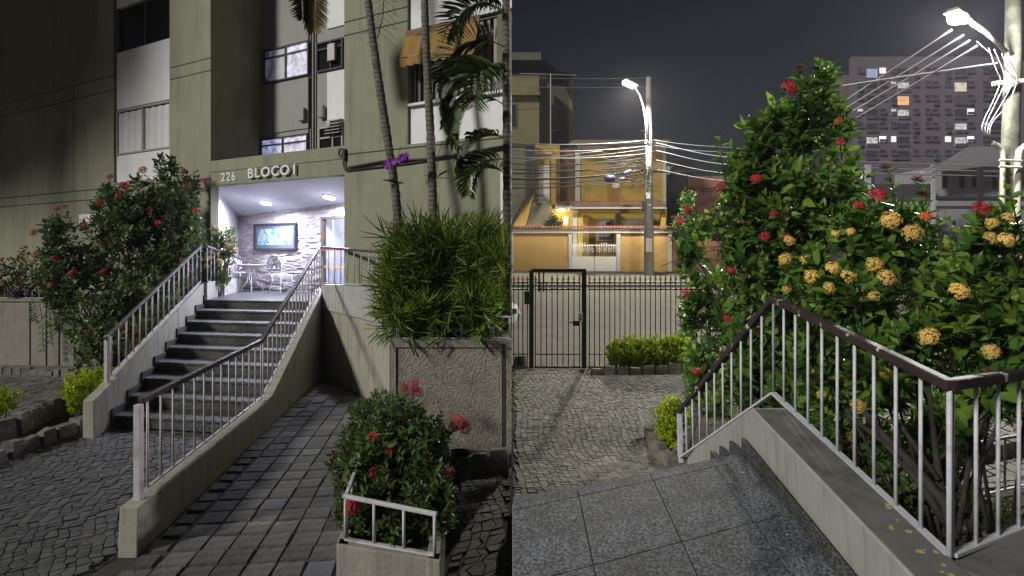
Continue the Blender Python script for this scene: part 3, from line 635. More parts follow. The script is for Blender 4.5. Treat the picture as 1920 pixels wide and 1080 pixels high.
cr.color_ramp.elements[0].position = .30; cr.color_ramp.elements[0].color = (.05, .06, .06, 1); cr.color_ramp.elements[1].position = .75; cr.color_ramp.elements[1].color = (.5, .62, .60, 1)
for p_, c_ in ((.42, (.12, .32, .42, 1)), (.5, (.38, .60, .62, 1)), (.56, (.42, .36, .24, 1)), (.64, (.25, .50, .58, 1))):
    e = cr.color_ramp.elements.new(p_); e.color = c_
tt.links.new(cr.outputs[0], NN['Principled BSDF'].inputs['Base Color'])
b = MB(); k = .12
for i in range(4):
    x0 = tp0 + fw + k + (tp1 - tp0 - 2 * fw - 2 * k) * i / 4; x1 = tp0 + fw + k + (tp1 - tp0 - 2 * fw - 2 * k) * (i + 1) / 4 - .012
    wbox(b, x0, x1, .041, .046, zb_ + fw + .09, zt_ - fw - .09)
b.build('print_panel', ART, t)
# ---- wire garden chairs and table
WIRE = mat('white_wire', (.72, .72, .74), .4, .05)
def wire_chair(c, rot, label):
    t = thing('wire_chair', label, 'chair', c, 'white wire lobby chairs'); M = Matrix.Translation(c) @ Matrix.Rotation(rot, 4, 'Z')
    def part(name, fn, r=.012):
        b = MB(); 
        for pts in fn: b.tube(pts, r, 5)
        me = b.mesh(name, WIRE, True); link(name, me, t, M)
    ring = lambda cx, cy, cz, rx, rz, ax, n=24: [(cx + rx * math.cos(2 * math.pi * i / n), cy + (rz * math.sin(2 * math.pi * i / n) if ax else 0), cz + (0 if ax else rz * math.sin(2 * math.pi * i / n))) for i in range(n + 1)]
    part('seat', [ring(0, 0, .45, .24, .24, 1), ring(0, 0, .45, .12, .12, 1)] + [[(.24 * math.cos(a), .24 * math.sin(a), .45), (.05 * math.cos(a + .6), .05 * math.sin(a + .6), .45)] for a in np.linspace(0, 6.28, 12)])
    pet = []
    for a in np.linspace(-.2, 3.34, 9):
        cx, cz = .19 * math.cos(a), .66 + .19 * math.sin(a); pet.append([(cx * .35 + (cx) * .65 * (1 - math.cos(q)) / 1.4 + .06 * math.sin(q) * math.sin(a), .22, .64 + (cz - .64) * (.35 + .65 * (1 - math.cos(q)) / 1.4) - .06 * math.sin(q) * math.cos(a)) for q in np.linspace(0, 6.28, 12)])
    part('backrest', [ring(0, .22, .70, .26, .25, 0)] + pet, .011)
    for sx, sy in ((1, 1), (-1, 1), (1, -1), (-1, -1)):
        part('leg', [[(sx * .17, sy * .17, .45), (sx * .15, sy * .15, .3), (sx * .19, sy * .19, .12), (sx * .23, sy * .22, 0)]], .013)
zf = ZLAND
wire_chair(wp(on_wall(566), .55, zf), 2.6, 'white wire chair with petal backrest beside the stair handrail')
pr_ = L(420, 540, 12.3); wire_chair(Vector((pr_.x + .35, pr_.y + .2, zf)), 1.2, 'white wire chair behind the railing by the yellow flowers')
ct = wp(on_wall(512), .6, zf); t = thing('wire_table', 'white wire garden table with open scroll legs under the picture', 'table', ct)
b = MB(); b.lathe(ct + Vector((0, 0, .66)), [(.34, 0), (.36, .01), (.36, .025), (.34, .03)], 28); b.build('table_top', mat('grey_table_top', (.22, .22, .24), .5, .1), t)
for a in (0.4, 1.97, 3.54, 5.11):
    d_ = Vector((math.cos(a), math.sin(a), 0)); b = MB(); b.tube([ct + d_ * .2 + Vector((0, 0, .66)), ct + d_ * .08 + Vector((0, 0, .45)), ct + d_ * .1 + Vector((0, 0, .25)), ct + d_ * .3 + Vector((0, 0, .0))], .014, 6); b.build('leg', WIRE, t, True)
# ---- lettering on the beam
def letters(txt, u0, u1, vb, size_px, name, label, depth, m):
    s0 = fs(u0, .02); z0 = fz(u0, vb, .02); wid = fs(u1, .02) - s0
    t = thing(name, label, 'sign', fp(s0, 0, z0))
    objs = []; x = 0
    size = size_px / F * fy(u0) / .7
    adv = []
    for ch in txt:
        if ch == ' ': x += .22 * size; continue
        cu = bpy.data.curves.new('letter', 'FONT'); cu.body = ch; cu.size = size; cu.extrude = depth / 2; cu.offset = size * .018
        o = bpy.data.objects.new('tmp', cu); COL.objects.link(o); bpy.context.view_layer.update()
        me = bpy.data.meshes.new_from_object(o.evaluated_get(bpy.context.evaluated_depsgraph_get())); wch = o.dimensions.x
        mnx = min(v.co.x for v in me.vertices); bpy.data.objects.remove(o)
        objs.append((me, x - mnx)); x += wch + size * .13
    kx = wid / (x - size * .13)
    for me, xo in objs:
        me.materials.clear(); me.materials.append(m)
        o = link('letter', me, t, Matrix(((DX * kx, 0, NX, F0[0] + DX * (s0 + xo * kx) + NX * (depth * .75)), (DY * kx, 0, NY, F0[1] + DY * (s0 + xo * kx) + NY * (depth * .75)), (0, 1, 0, z0), (0, 0, 0, 1))))
letters('226', 414, 441, 340, 15.5, 'number_sign', 'white number 226 on the beam above the entrance', .012, mat('white_number', (.8, .8, .8), .5, .02))
letters('BLOCO 1', 468, 556, 334, 17.5, 'name_sign', 'raised metal letters BLOCO 1 on the beam above the entrance', .05, mat('letter_metal', (.82, .82, .82), .4, .04))
# ---- security camera, conduit
sc_ = fp(s645 - .07, -.3, z_bb - .05); t = thing('security_camera', 'small dark security camera under the right end of the entrance beam', 'camera', sc_)
b = MB(); b.bar(sc_ + Vector((0, 0, .1)), sc_ + Vector((0, 0, -.06)), .07, .07); b.build('bracket', DKMET, t)
b = MB(); b.tube([sc_ + Vector((.02, .1, -.09)), sc_ + Vector((-.02, -.12, -.12))], .055, 12); b.build('housing', DKMET, t, True)
b = MB(); b.tube([sc_ + Vector((-.02, -.121, -.12)), sc_ + Vector((-.021, -.128, -.1205))], .03, 12); b.build('lens', mat('lens_black', (.01, .01, .012), .1), t, True)
t = thing('wall_conduit', 'black cables and conduit running along the facade right of the entrance', 'cable', fp(s645 + .05, .05, fz(647, 312)))
zc1 = fz(647, 318); b = MB()
b.tube([fp(s645 + .03, .04, fz(647, 280)), fp(s645 + .03, .05, fz(647, 308)), fp(s645 + .06, .05, zc1), fp(s645 + .2, .05, zc1 + .03), fp(fs(720), .05, fz(720, 303)), fp(fs(800), .05, fz(800, 299)), fp(fs(870), .05, fz(870, 288)), fp(send - .1, .05, fz(940, 276))], .022, 8); b.build('cable', DKMET, t, True)
b = MB(); b.tube([fp(s645 + .06, .03, zc1 - .03), fp(fs(760), .03, fz(760, 308)), fp(fs(860), .03, fz(860, 293)), fp(send - .1, .03, fz(940, 280))], .014, 6); b.build('cable', DKMET, t, True)
b = MB(); b.tube([fp(s645 + .03 + .06 * math.sin(a) - .06, .05, fz(647, 287) + .08 * math.cos(a)) for a in np.linspace(0.2, 6, 14)], .02, 6); b.build('cable_loop', DKMET, t, True)
b = MB(); fbox(b, s645 + .0, s645 + .07, 0, .07, fz(647, 300), fz(647, 280)); b.build('junction_box', DKMET, t)
# ---- awning
t = thing('window_awning', 'tan canvas awning with scalloped edge above the slatted window', 'awning', fp(s763, 0, fz(765, 60)))
AWN = mat('tan_canvas', (.30, .175, .055), .9, .12, 5, bump=.3, bscale=9, stain=(.16, .10, .045), stain_amt=.5, sscale=2, trans=0); AWD = mat('tan_canvas_band', (.17, .115, .06), .9, .12, 5)
sA0, sA1 = s763 - .02, send - .6; zt1 = fz(765, 58); zt2 = fz(763, 72); zm = fz(762, 114); zv = fz(762, 129)
n = 48; b = MB(); vs_ = []; rows = [(.02, zt1), (.05, zt2)]
def grid(b, rows, n, fn):
    vs_ = []
    for r in rows:
        for i in range(n + 1): vs_.append(fn(r, i / n))
    b.add(vs_, [(j * (n + 1) + i, j * (n + 1) + i + 1, (j + 1) * (n + 1) + i + 1, (j + 1) * (n + 1) + i) for j in range(len(rows) - 1) for i in range(n)])
grid(b, rows, n, lambda r, f: fp(sA0 + (sA1 - sA0) * f, r[0], r[1])); b.build('top_band', AWD, t)
b = MB(); grid(b, [(.05, zt2), (.10, zt2 * .7 + zm * .3), (.15, zt2 * .35 + zm * .65), (.19, zm)], n, lambda r, f: fp(sA0 + (sA1 - sA0) * f, r[0] + .02 * math.sin(f * 23), r[1] - .02 * math.sin(f * 9) * (r[0] > .06))); b.build('canopy', AWN, t, True)
b = MB(); vs_ = []
for i in range(n * 2 + 1):
    f = i / (n * 2); s_ = sA0 + (sA1 - sA0) * f; vs_.append(fp(s_, .19, zm)); vs_.append(fp(s_, .20 + .012 * math.sin(f * 50), zv - .04 * abs(math.sin(f * math.pi * 9))))
b.add(vs_, [(2 * i, 2 * i + 1, 2 * i + 3, 2 * i + 2) for i in range(n * 2)]); b.build('valance', AWN, t)
b = MB(); b.add([fp(sA0, .02, zt1), fp(sA0, .05, zt2), fp(sA0, .10, zt2 * .7 + zm * .3), fp(sA0, .19, zm), fp(sA0, .20, zv), fp(sA0, .1, zv + .02)], [(0, 1, 2, 3, 4, 5)]); b.build('side_flap', AWN, t)
b = MB(); b.tube([fp(sA0 + .03, .18, zm), fp(sA1 - .03, .18, zm)], .012, 6); b.build('front_rod', ALU, t)
# ================================================================== STAIRS
t = thing('staircase', 'wide granite staircase climbing to the lit entrance', 'stairs', L(330, 790, 6.7))
def flx(D): return -2.47 - .1014 * (D - 3.93)            # right flank, outer face (unscaled)
FT = .13
dn = Vector((.985, -.17, 0)).normalized()
def left_x(D): return -4.53 - .166 * (D - 6.79)
for k in range(1, 10):
    Dk = 6.42 + .37 * k; z = -2.0 + .1333 * k; x0 = left_x(Dk); p0 = Vector((x0, Dk, 0))
    # meet the inner face of the right flank
    A = flx(Dk) - FT; tt_ = (A - x0) / dn.x
    for _ in range(6):
        yy = Dk + dn.y * tt_; tt_ = (flx(yy) - FT - x0) / dn.x
    p1 = p0 + dn * tt_; bk_ = Vector((-.16, .987, 0)) * .42; bl = Vector((0, 1, 0)) * .42
    q = [p0, p1, p1 + bk_, p0 + bk_]
    zz = CZ + z * S; sc = lambda p, dz=0: Vector((p.x * S, p.y * S, zz + dz))
    tr = MB(); f_ = Vector((.0, -.02, 0)); tr.hexa([sc(p0 + f_, -.035), sc(p1 + f_, -.035), sc(q[2], -.035), sc(q[3], -.035)], [sc(p0 + f_), sc(p1 + f_), sc(q[2]), sc(q[3])])
    tr.build('tread', GRAN, t, bevel=.006)
    ri = MB(); ri.hexa([sc(p0, -.1333 * S + .001), sc(p1, -.1333 * S + .001), sc(p1 + bk_ * .2, -.1333 * S + .001), sc(p0 + bk_ * .2, -.1333 * S + .001)], [sc(p0, -.036), sc(p1, -.036), sc(p1 + bk_ * .2, -.036), sc(p0 + bk_ * .2, -.036)])
    ri.build('riser', GRAN, t)
    sk = MB(); sk.hexa([sc(p0 + Vector((-.002, -.05, 0)), -.13 * S), sc(p0 + Vector((.03, -.055, 0)), -.13 * S), sc(p0 + bk_ + Vector((.03, 0, 0)), -.13 * S), sc(p0 + bk_ + Vector((-.002, 0, 0)), -.13 * S)],
                       [sc(p0 + Vector((-.002, -.05, 0)), .10), sc(p0 + Vector((.03, -.055, 0)), .10), sc(p0 + bk_ + Vector((.03, 0, 0)), .10), sc(p0 + bk_ + Vector((-.002, 0, 0)), .10)])
    sk.build('skirting', GRAN, t)
def profile_wall(name, label, xf, thick, prof, m, sgn):
    """a wall whose face follows x = xf(D), profile in (D, z) unscaled"""
    t = thing(name, label, 'wall', (xf(prof[0][0]) * S, prof[0][0] * S, ZL))
    b = MB(); a = [Vector((xf(D) * S, D * S, CZ + z * S)) for D, z in prof]; b.prism(a, (sgn * thick * S, 0, 0)); b.build('wall_body', m, t, bevel=.012); return t
profile_wall('ramp_wall', 'pale green low wall flanking the stairs, stepping up beside the paved ramp', flx, FT, [(3.93, -2.1), (3.96, -1.70), (6.55, -1.70), (6.95, -1.67), (9.72, -.618), (9.72, -2.1)], RWALL, -1)
profile_wall('stair_wall', 'pale low stair wall on the bush side with the lime hedge at its foot', lambda D: left_x(D) - .004, .12, [(6.38, -2.1), (6.38, -1.60), (6.55, -1.56), (9.75, -.53), (9.75, -2.1)], RWALL, -1)
t = thing('landing_parapet', 'short white parapet at the head of the stairs below the thin railing', 'wall', Vector((-5.0 * S, 9.75 * S, ZLAND)))
b = MB(); b.foot([(-5.03 * S, 9.76 * S), (-4.98 * S, 9.76 * S), (-5.40 * S, 12.0 * S), (-5.47 * S, 12.0 * S)], ZLAND - .3, CZ - .53 * S); b.build('parapet_body', GREYW, t)
# landing front wall below the upper rail
t = thing('landing_wall', 'dark plastered wall under the landing at the end of the ramp', 'wall', Vector((-3.0 * S, 9.5 * S, ZL)))
w0, w1, w2, w3 = [Vector((x * S, y * S, 0)) for x, y in ((-3.04, 9.60), (-1.53, 7.47), (-1.46, 7.62), (-2.98, 9.76))]
zA, zB = CZ - .545 * S, CZ - .47 * S
b = MB(); b.hexa([Vector((p.x, p.y, ZL - .2)) for p in (w0, w1, w2, w3)], [Vector((p.x, p.y, ZLAND - .17)) for p in (w0, w1, w2, w3)]); b.build('wall_body', RWALL, t)
of = Vector((-.03, -.02, 0)); b = MB(); b.hexa([Vector((p.x, p.y, ZLAND - .168)) for p in (w0 + of, w1 + of, w2, w3)], [Vector((p.x, p.y, z)) for p, z in ((w0 + of, zA), (w1 + of, zB), (w2, zB), (w3, zA))]); b.build('parapet', GREYW, t)
# railings
xr = lambda D: (flx(D) - FT * .5)
def RP(D, z): return Vector((xr(D) * S, D * S, CZ + z * S))
railing('stair_railing', 'white railing with dark brown handrail along the ramp side of the stairs', [
    (RP(4.2, -1.66), RP(6.70, -1.655), RP(4.2, -1.03), RP(6.70, -1.015)),
    (RP(6.78, -1.63), RP(9.66, -.60), RP(6.78, -.985), RP(9.66, .05))], BROWNH, .19 * S, .011, (.06, .06), [(RP(4.08, -1.71), RP(4.08, -1.05))], post_w=.06, ext=.12)
railing('landing_railing', 'white railing with brown handrail on the landing in front of the glass door', [
    (Vector((-3.03 * S, 9.58 * S, CZ - .515 * S)), Vector((-1.60 * S, 7.56 * S, CZ - .44 * S)), Vector((-3.03 * S, 9.58 * S, CZ + .05 * S)), Vector((-1.60 * S, 7.56 * S, CZ - .02 * S)))], BROWNH, .34, .012, (.06, .05), [(Vector((-3.04 * S, 9.6 * S, ZLAND)), Vector((-3.04 * S, 9.6 * S, CZ + .05 * S)))], post_w=.045)
b = MB()
lx_ = lambda D: left_x(D) - .06
def LQ(D, z): return Vector((lx_(D) * S, D * S, CZ + z * S))
railing('stair_railing', 'white railing with grey handrail on the bush side of the stairs', [
    (LQ(6.86, -1.43), LQ(9.75, -.50), LQ(6.86, -.94), LQ(9.75, .07))], mat('grey_handrail', (.09, .085, .085), .5, .15), .19 * S, .012, (.05, .045), [(LQ(6.76, -1.5), LQ(6.76, -.96))], post_w=.055, ext=.2)
railing('parapet_railing', 'thin white railing on the short parapet beside the yellow flowers', [
    (Vector((-5.0 * S, 9.8 * S, CZ - .50 * S)), Vector((-5.42 * S, 11.95 * S, CZ - .64 * S)), Vector((-5.0 * S, 9.8 * S, CZ + .07 * S)), Vector((-5.42 * S, 11.95 * S, CZ - .17 * S)))], mat('grey_handrail', (.09, .085, .085)), .26, .011, (.05, .045))
# ================================================================== PLANTER BLOCK WITH PALMS
ZP = CZ - .83 * S
t = thing('planter_wall', 'rough pebble dash planter wall below the palms', 'wall', L(735, 880, 5.57))
PX0 = -.2009 * 5.57 * S; YW = 5.57 * S
b = MB(); b.box(PX0, -.004, YW, 7.9 * S, ZL - .2, ZP - .05); b.build('wall_body', PEBB, t)
xs_ = (942 - 960) / F * YW
b = MB(); b.box(PX0 - .015, xs_ - .02, YW - .02, YW - .002, ZP - .09, ZP - .05); b.box(PX0 - .015, PX0 + .05, YW - .02, YW - .002, ZL - .2, ZP - .092); b.box(xs_ - .02, xs_ - .005, YW - .018, YW - .002, ZL - .1, ZP - .05); b.box(xs_ + .035, -.005, YW - .018, YW - .002, ZP - .1, ZP - .05); b.build('border', CONC, t)
b = MB(); b.box(xs_, xs_ + .03, YW - .01, YW - .001, ZL - .1, ZP - .05); b.build('joint', SEAM, t)
b = MB(); b.box(PX0 - .02, -.004, YW - .02, YW + .12, ZP - .05, ZP); b.box(PX0 - .02, PX0 + .12, YW + .122, 7.9 * S, ZP - .05, ZP); b.build('coping', CONC, t)
b = MB(); b.box(PX0 + .1, -.004, YW + .1, 7.9 * S, ZP - .08, ZP - .02); o = b.build('soil', SOIL, t)
rl = []
railing('planter_railing', 'low white railing on top of the pebble dash planter, half hidden by palms', [
    (Vector((PX0 + .05, YW + .06, ZP + .01)), Vector((-.03, YW + .06, ZP + .01)), Vector((PX0 + .05, YW + .06, ZP + .27)), Vector((-.03, YW + .06, ZP + .27))),
    (Vector((PX0 + .05, YW + .2, ZP + .01)), Vector((PX0 + .05, 7.4 * S, ZP + .01)), Vector((PX0 + .05, YW + .2, ZP + .27)), Vector((PX0 + .05, 7.4 * S, ZP + .27)))], WHITEM, .21, .011, (.035, .02))
# ---- front planter box
ZB = CZ - 1.67 * S; fl = L(628, 1020, 3.4); fr = L(842, 1060, 3.4)
BL = Vector((-1.0 * S, 3.4 * S, 0)); BR = Vector((-.385 * S, 3.22 * S, 0)); TR_ = Vector((-.55 * S, 5.35 * S, 0)); TL = Vector((-1.22 * S, 5.35 * S, 0))
t = thing('planter_box', 'low concrete planter box beside the ramp holding the red flowered shrub', 'planter', BL + Vector((0, 0, ZL)))
cen = (BL + BR + TR_ + TL) / 4
for p, q in ((BL, BR), (BR, TR_), (TR_, TL), (TL, BL)):
    ins = (cen - (p + q) / 2).normalized() * .1; b = MB(); b.foot([p[:2], q[:2], (q + ins)[:2], (p + ins)[:2]], ZL - .2, ZB); b.build('side_wall', CONC, t, bevel=.012)
b = MB(); b.foot([p[:2] for p in (BL + Vector((.08, .08, 0)), BR + Vector((-.08, .08, 0)), TR_ + Vector((-.08, -.08, 0)), TL + Vector((.08, -.08, 0)))], ZL - .2, ZB - .08); b.build('soil', SOIL, t)
up = lambda p, z: Vector((p.x, p.y, z))
i1 = Vector((.05, .06, 0)); i2 = Vector((-.05, .06, 0)); i3 = Vector((.06, -.05, 0))
railing('planter_box_railing', 'rusty low white railing around the small front planter box', [
    (up(BL + i1, ZB + .01), up(BR + i2, ZB + .01), up(BL + i1, ZB + .33), up(BR + i2, ZB + .30)),
    (up(BL + i1 + Vector((0, .05, 0)), ZB + .01), up(TL + i3, ZB + .01), up(BL + i1 + Vector((0, .05, 0)), ZB + .33), up(TL + i3, ZB + .40))], WHITEM, .24, .013, (.03, .03))
# ================================================================== PAVINGS ON THE STAIR SIDE
def inpoly(p, poly):
    c = False; j = len(poly) - 1
    for i in range(len(poly)):
        if (poly[i][1] > p[1]) != (poly[j][1] > p[1]) and p[0] < (poly[j][0] - poly[i][0]) * (p[1] - poly[i][1]) / (poly[j][1] - poly[i][1]) + poly[i][0]: c = not c
        j = i
    return c
def cobbles(parent, poly, size, zf, m, mi, n_single, ang=.5, warp=.5, hgt=.02, tilt=.006, inside=None, name='stone'):
    """irregular hewn stones laid in bowed courses"""
    xs = [p[0] for p in poly]; ys = [p[1] for p in poly]; cx, cy = sum(xs) / len(xs), sum(ys) / len(ys); rad = max(max(xs) - min(xs), max(ys) - min(ys)) * .85
    n = int(rad / size) + 2; ca, sa = math.cos(ang), math.sin(ang); pts = {}; out = []
    def pt(i, j):
        if (i, j) not in pts:
            x = (i + (j % 2) * .0) * size + random.gauss(0, size * .19); y = j * size * .86 + random.gauss(0, size * .14)
            y += warp * (math.sin(x / 1.5) * .45 + .3 * math.sin(x / .83 + y * .8) + .2 * math.sin(x * .5 + y * 1.7)); x += warp * (.3 * math.sin(y / .9) + .2 * math.sin(y * 2.1 + x * .7))
            pts[(i, j)] = Vector((cx + x * ca - y * sa, cy + x * sa + y * ca, 0))
        return pts[(i, j)]
    for i in range(-n, n):
        for j in range(-n, n):
            q = [pt(i, j), pt(i + 1, j), pt(i + 1, j + 1), pt(i, j + 1)]; c = sum(q, Vector()) / 4
            if not inpoly(c, poly): continue
            if any(not inpoly(k, poly) for k in q): 
                q = [c + (k - c) * .6 for k in q]
                if any(not inpoly(k, poly) for k in q): continue
            g_ = .965 + random.uniform(-.05, .02); h = hgt + random.uniform(-tilt, tilt); tx, ty = random.gauss(0, .04), random.gauss(0, .04)
            lo = []; hi = []
            for k in q:
                e = c + (k - c) * g_; z = zf(e.x, e.y); lo.append(Vector((e.x, e.y, z))); e2 = c + (k - c) * (g_ - .075)
                hi.append(Vector((e2.x, e2.y, z + h + tx * (e2.x - c.x) + ty * (e2.y - c.y))))
            out.append((c, lo, hi))
    out.sort(key=lambda o: o[0].y)
    vis = [o for o in out if abs(o[0].x) < o[0].y * .9 and (inside is None or inside(o[0]))]
    sing = set(id(o) for o in vis[:n_single]); b = MB(); F5 = [(4, 5, 6, 7), (0, 1, 5, 4), (1, 2, 6, 5), (2, 3, 7, 6), (3, 0, 4, 7)]
    for o in out:
        if id(o) in sing:
            s_ = MB(); s_.add([k - o[0] for k in o[1] + o[2]], F5); link(name, s_.mesh(name, mi), parent, Matrix.Translation(o[0]))
        else: b.add(o[1] + o[2], F5)
    if b.n:
        ob = b.build(name + '_field', m, parent); ob['kind'] = 'stuff'
    return len(out)
def sheet(name, poly, zf, m, d=.02):
    b = MB(); b.add([(p[0], p[1], zf(p[0], p[1])) for p in poly], [tuple(range(len(poly)))]); o = b.build(name, m); return struct(o)
def g2(u, v, dz=0): p = GL(u, v, dz); return (p.x, p.y)
# path in front of the stairs (left of the flank)
path = [(-7.6, 3.2), (flx(3.93) * S - .45, 3.2), (flx(3.93) * S - .16, 3.93 * S + .1), ((flx(6.6) - FT) * S - .01, 6.5 * S), (left_x(6.75) * S, 6.72 * S), g2(150, 800), g2(20, 856), g2(-180, 905)]
o = sheet('cobbled_path', path, lambda x, y: ZL - .024, JOINT)
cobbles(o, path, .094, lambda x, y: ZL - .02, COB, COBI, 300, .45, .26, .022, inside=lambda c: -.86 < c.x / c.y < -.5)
# the court further left
court = [g2(-260, 860), g2(20, 800), g2(165, 745), g2(150, 690), g2(-200, 690), (-16, 13.6)]
o = sheet('side_court', court, lambda x, y: ZL - .026, JOINT)
cobbles(o, court, .12, lambda x, y: ZL - .02, COBR, COBRI, 200, .2, .5, .022, inside=lambda c: c.x / c.y > -.86)
# strip of earth between the edging rows
bed = [g2(-150, 905), g2(20, 858), g2(165, 802), g2(165, 770), g2(20, 820), g2(-150, 870)]
o = sheet('planting_strip', bed, lambda x, y: ZL - .018, SOIL)
# ramp of squared pavers
rampL = lambda y: (flx(y / S)) * S + .01
def rampR(y): return (-1.0 - .113 * (y / S - 3.4)) * S - .01 if y < 5.35 * S else -1.22 * S + (y - 5.35 * S) * -.06
ramp = [(rampL(5.0) - .5, 3.2), (-1.2, 3.2), (-1.31, 4.42), (-1.6, 6.96), (-1.60 * S + .45, 8.1 * S - .1), (-1.62 * S, 8.05 * S), (-3.0 * S, 9.48 * S), (rampL(9.4 * S), 9.4 * S), (rampL(5.0), 5.1)]
sheet('ramp_bed', ramp, lambda x, y: ZL - .024, JOINT)
rp = struct(bpy.data.objects.new('paved_ramp', None)); 
b = MB(); b.add([(p[0], p[1], ZL - .028) for p in ramp], [tuple(range(len(ramp)))]); rp = struct(b.build('paved_ramp', JOINT))
e1 = Vector((-.1014, 1, 0)).normalized(); e2 = Vector((1, .1014, 0)).normalized(); o0 = Vector((rampL(5.0), 5.0, 0)); pw, pl = .245, .265
lit = {(3, 4), (6, -1)}  # pavers drawn in the lit colour
for i in range(-3, 11):
    for j in range(-6, 26):
        off = .03 * (i % 3)
        c = o0 + e2 * (i + .5) * pw + e1 * (j + off) * pl
        hw, hl = pw * .5 - .007, pl * .5 - .011
        q = [c - e2 * hw - e1 * hl, c + e2 * hw - e1 * hl, c + e2 * hw + e1 * hl, c - e2 * hw + e1 * hl]
        if not inpoly(c, ramp): continue
        k_ = [k for k in q if not inpoly(k, ramp)]
        if k_:
            q = [c + (k - c) * .72 for k in q]
            if any(not inpoly(k, ramp) for k in q): continue
        q = [k + Vector((random.gauss(0, .005), random.gauss(0, .005), 0)) for k in q]; h = random.uniform(-.006, .006)
        s_ = MB(); lo = [Vector((k.x - c.x, k.y - c.y, 0)) for k in q]; hi = [Vector((k.x * .965, k.y * .965, .022 + h + random.uniform(-.004, .004))) for k in lo]
        s_.add(lo + hi, [(4, 5, 6, 7), (0, 1, 5, 4), (1, 2, 6, 5), (2, 3, 7, 6), (3, 0, 4, 7)])
        link('paver', s_.mesh('paver', PAVEL if (i, j) in lit else PAVE), rp, Matrix.Translation(Vector((c.x, c.y, ZL - .024))))
# dark cobbles right of the planter
rc = [(-1.1, 3.0), (-.006, 3.0), (-.006, YW - .3), (-.62 * S, YW - .25), (-.5 * S, 5.0 * S), (-.36 * S, 3.2 * S)]
o = sheet('lower_path', rc, lambda x, y: ZL - .025, JOINT)
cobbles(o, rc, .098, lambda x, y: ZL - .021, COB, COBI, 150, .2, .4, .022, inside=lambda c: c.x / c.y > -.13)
# ---- edging stones
def edging(name, label, pts, w, h, d, m=EDGE, zf=None, cat='stone edging', jit=.25, grp=None):
    t = thing(name, label, cat, pts[0], grp); P_ = [Vector(p) for p in pts]; 
    for a, c in zip(P_[:-1], P_[1:]):
        n = max(1, round((c - a).length / w)); dr = (c - a).normalized(); sd_ = Vector((-dr.y, dr.x, 0))
        for i in range(n):
            p = a.lerp(c, (i + .5) / n); hw = (c - a).length / n * .5 * random.uniform(.86, .97); hd = d * .5 * random.uniform(.85, 1.1); hh = h * random.uniform(1 - jit, 1 + jit); r_ = lambda k: random.gauss(0, w * .045)
            lo = [Vector((0, 0, -.06)) + dr * sx * hw + sd_ * sy * hd for sx, sy in ((-1, -1), (1, -1), (1, 1), (-1, 1))]
            hi = [Vector((r_(0), r_(0), hh + r_(0))) + dr * sx * hw * .86 + sd_ * sy * hd * .8 for sx, sy in ((-1, -1), (1, -1), (1, 1), (-1, 1))]
            mi_ = [a_.lerp(b_, .75) + dr * sx * .01 + sd_ * sy * .01 for a_, b_, (sx, sy) in zip(lo, hi, ((-1, -1), (1, -1), (1, 1), (-1, 1)))]
            mi_ = [Vector((a_.x * 1.1, a_.y * 1.1, b_.z)) for a_, b_ in zip(hi, mi_)]
            s_ = MB(); s_.add(lo + mi_ + hi, [(0, 1, 5, 4), (1, 2, 6, 5), (2, 3, 7, 6), (3, 0, 4, 7), (4, 5, 9, 8), (5, 6, 10, 9), (6, 7, 11, 10), (7, 4, 8, 11), (8, 9, 10, 11)])
            link('stone', s_.mesh('stone', m), t, Matrix.Translation(p))
    return t
def g3(u, v, dz=0): return GL(u, v, dz)
edging('stone_edging', 'front row of rough stone blocks edging the cobbled path left of the stairs', [g3(-60, 890), g3(40, 848), g3(100, 826), g3(168, 800)], .26, .16, .16)
edging('stone_edging', 'back row of rough stone blocks between planting strip and side court', [g3(-60, 835), g3(30, 812), g3(90, 780), g3(135, 765)], .28, .2, .16)
edging('stone_edging', 'row of small stones along the foot of the concrete garden wall', [g3(-160, 700), g3(60, 702), g3(148, 706)], .2, .13, .14)
edging('stone_edging', 'large granite blocks at the foot of the pebble dash wall', [Vector((-.62 * S, YW - .22, ZL)), Vector((-.02, YW - .2, ZL))], .26, .26, .2)
# ---- flower pot
pp = Vector(((860 - 960) / F * (YW - .45), YW - .45, ZL)); t = thing('flower_pot', 'small black plastic flower pot between shrub and granite blocks', 'flower pot', pp)
b = MB(); b.lathe(pp, [(.11, 0), (.12, .02), (.15, .25), (.165, .26), (.165, .3), (.15, .3), (.145, .26)], 20); b.build('pot', mat('black_plastic', (.02, .02, .02), .4, .1), t, True)
b = MB(); b.lathe(pp + Vector((0, 0, .25)), [(.144, 0), (.14, .01)], 16); b.build('soil', SOIL, t)
# ---- left garden wall
t = thing('garden_wall', 'stained concrete garden wall behind the side court', 'wall', GL(95, 690))
gw0 = Vector((-13.5, 13.45, 0)); gw1 = GL(205, 690); b = MB(); b.foot([(gw0.x, gw0.y), (gw1.x + .3, gw1.y), (gw1.x + .3, gw1.y + .2), (gw0.x, gw0.y + .2)], ZL - .2, ZL + 1.13 * S); b.build('wall_body', CONC, t)
dw = (Vector((gw1.x, gw1.y, 0)) - gw0).normalized()
for u in (48, 80, 105, 135, 165):
    y = gw1.y - .01; x = (u - 960) / F * y; b = MB(); yy = gw0.y + (gw1.y - gw0.y) * ((x - gw0.x) / (gw1.x - gw0.x)); b.box(x - .012, x + .012, yy - .012, yy + .0, ZL, ZL + 1.13 * S - .02); b.build('rib', CONC, t)
b = MB(); b.foot([(gw0.x, gw0.y - .03), (gw1.x + .3, gw1.y - .03), (gw1.x + .3, gw1.y + .22), (gw0.x, gw0.y + .22)], ZL + 1.13 * S, ZL + 1.13 * S + .05); b.build('coping', CONC, t)
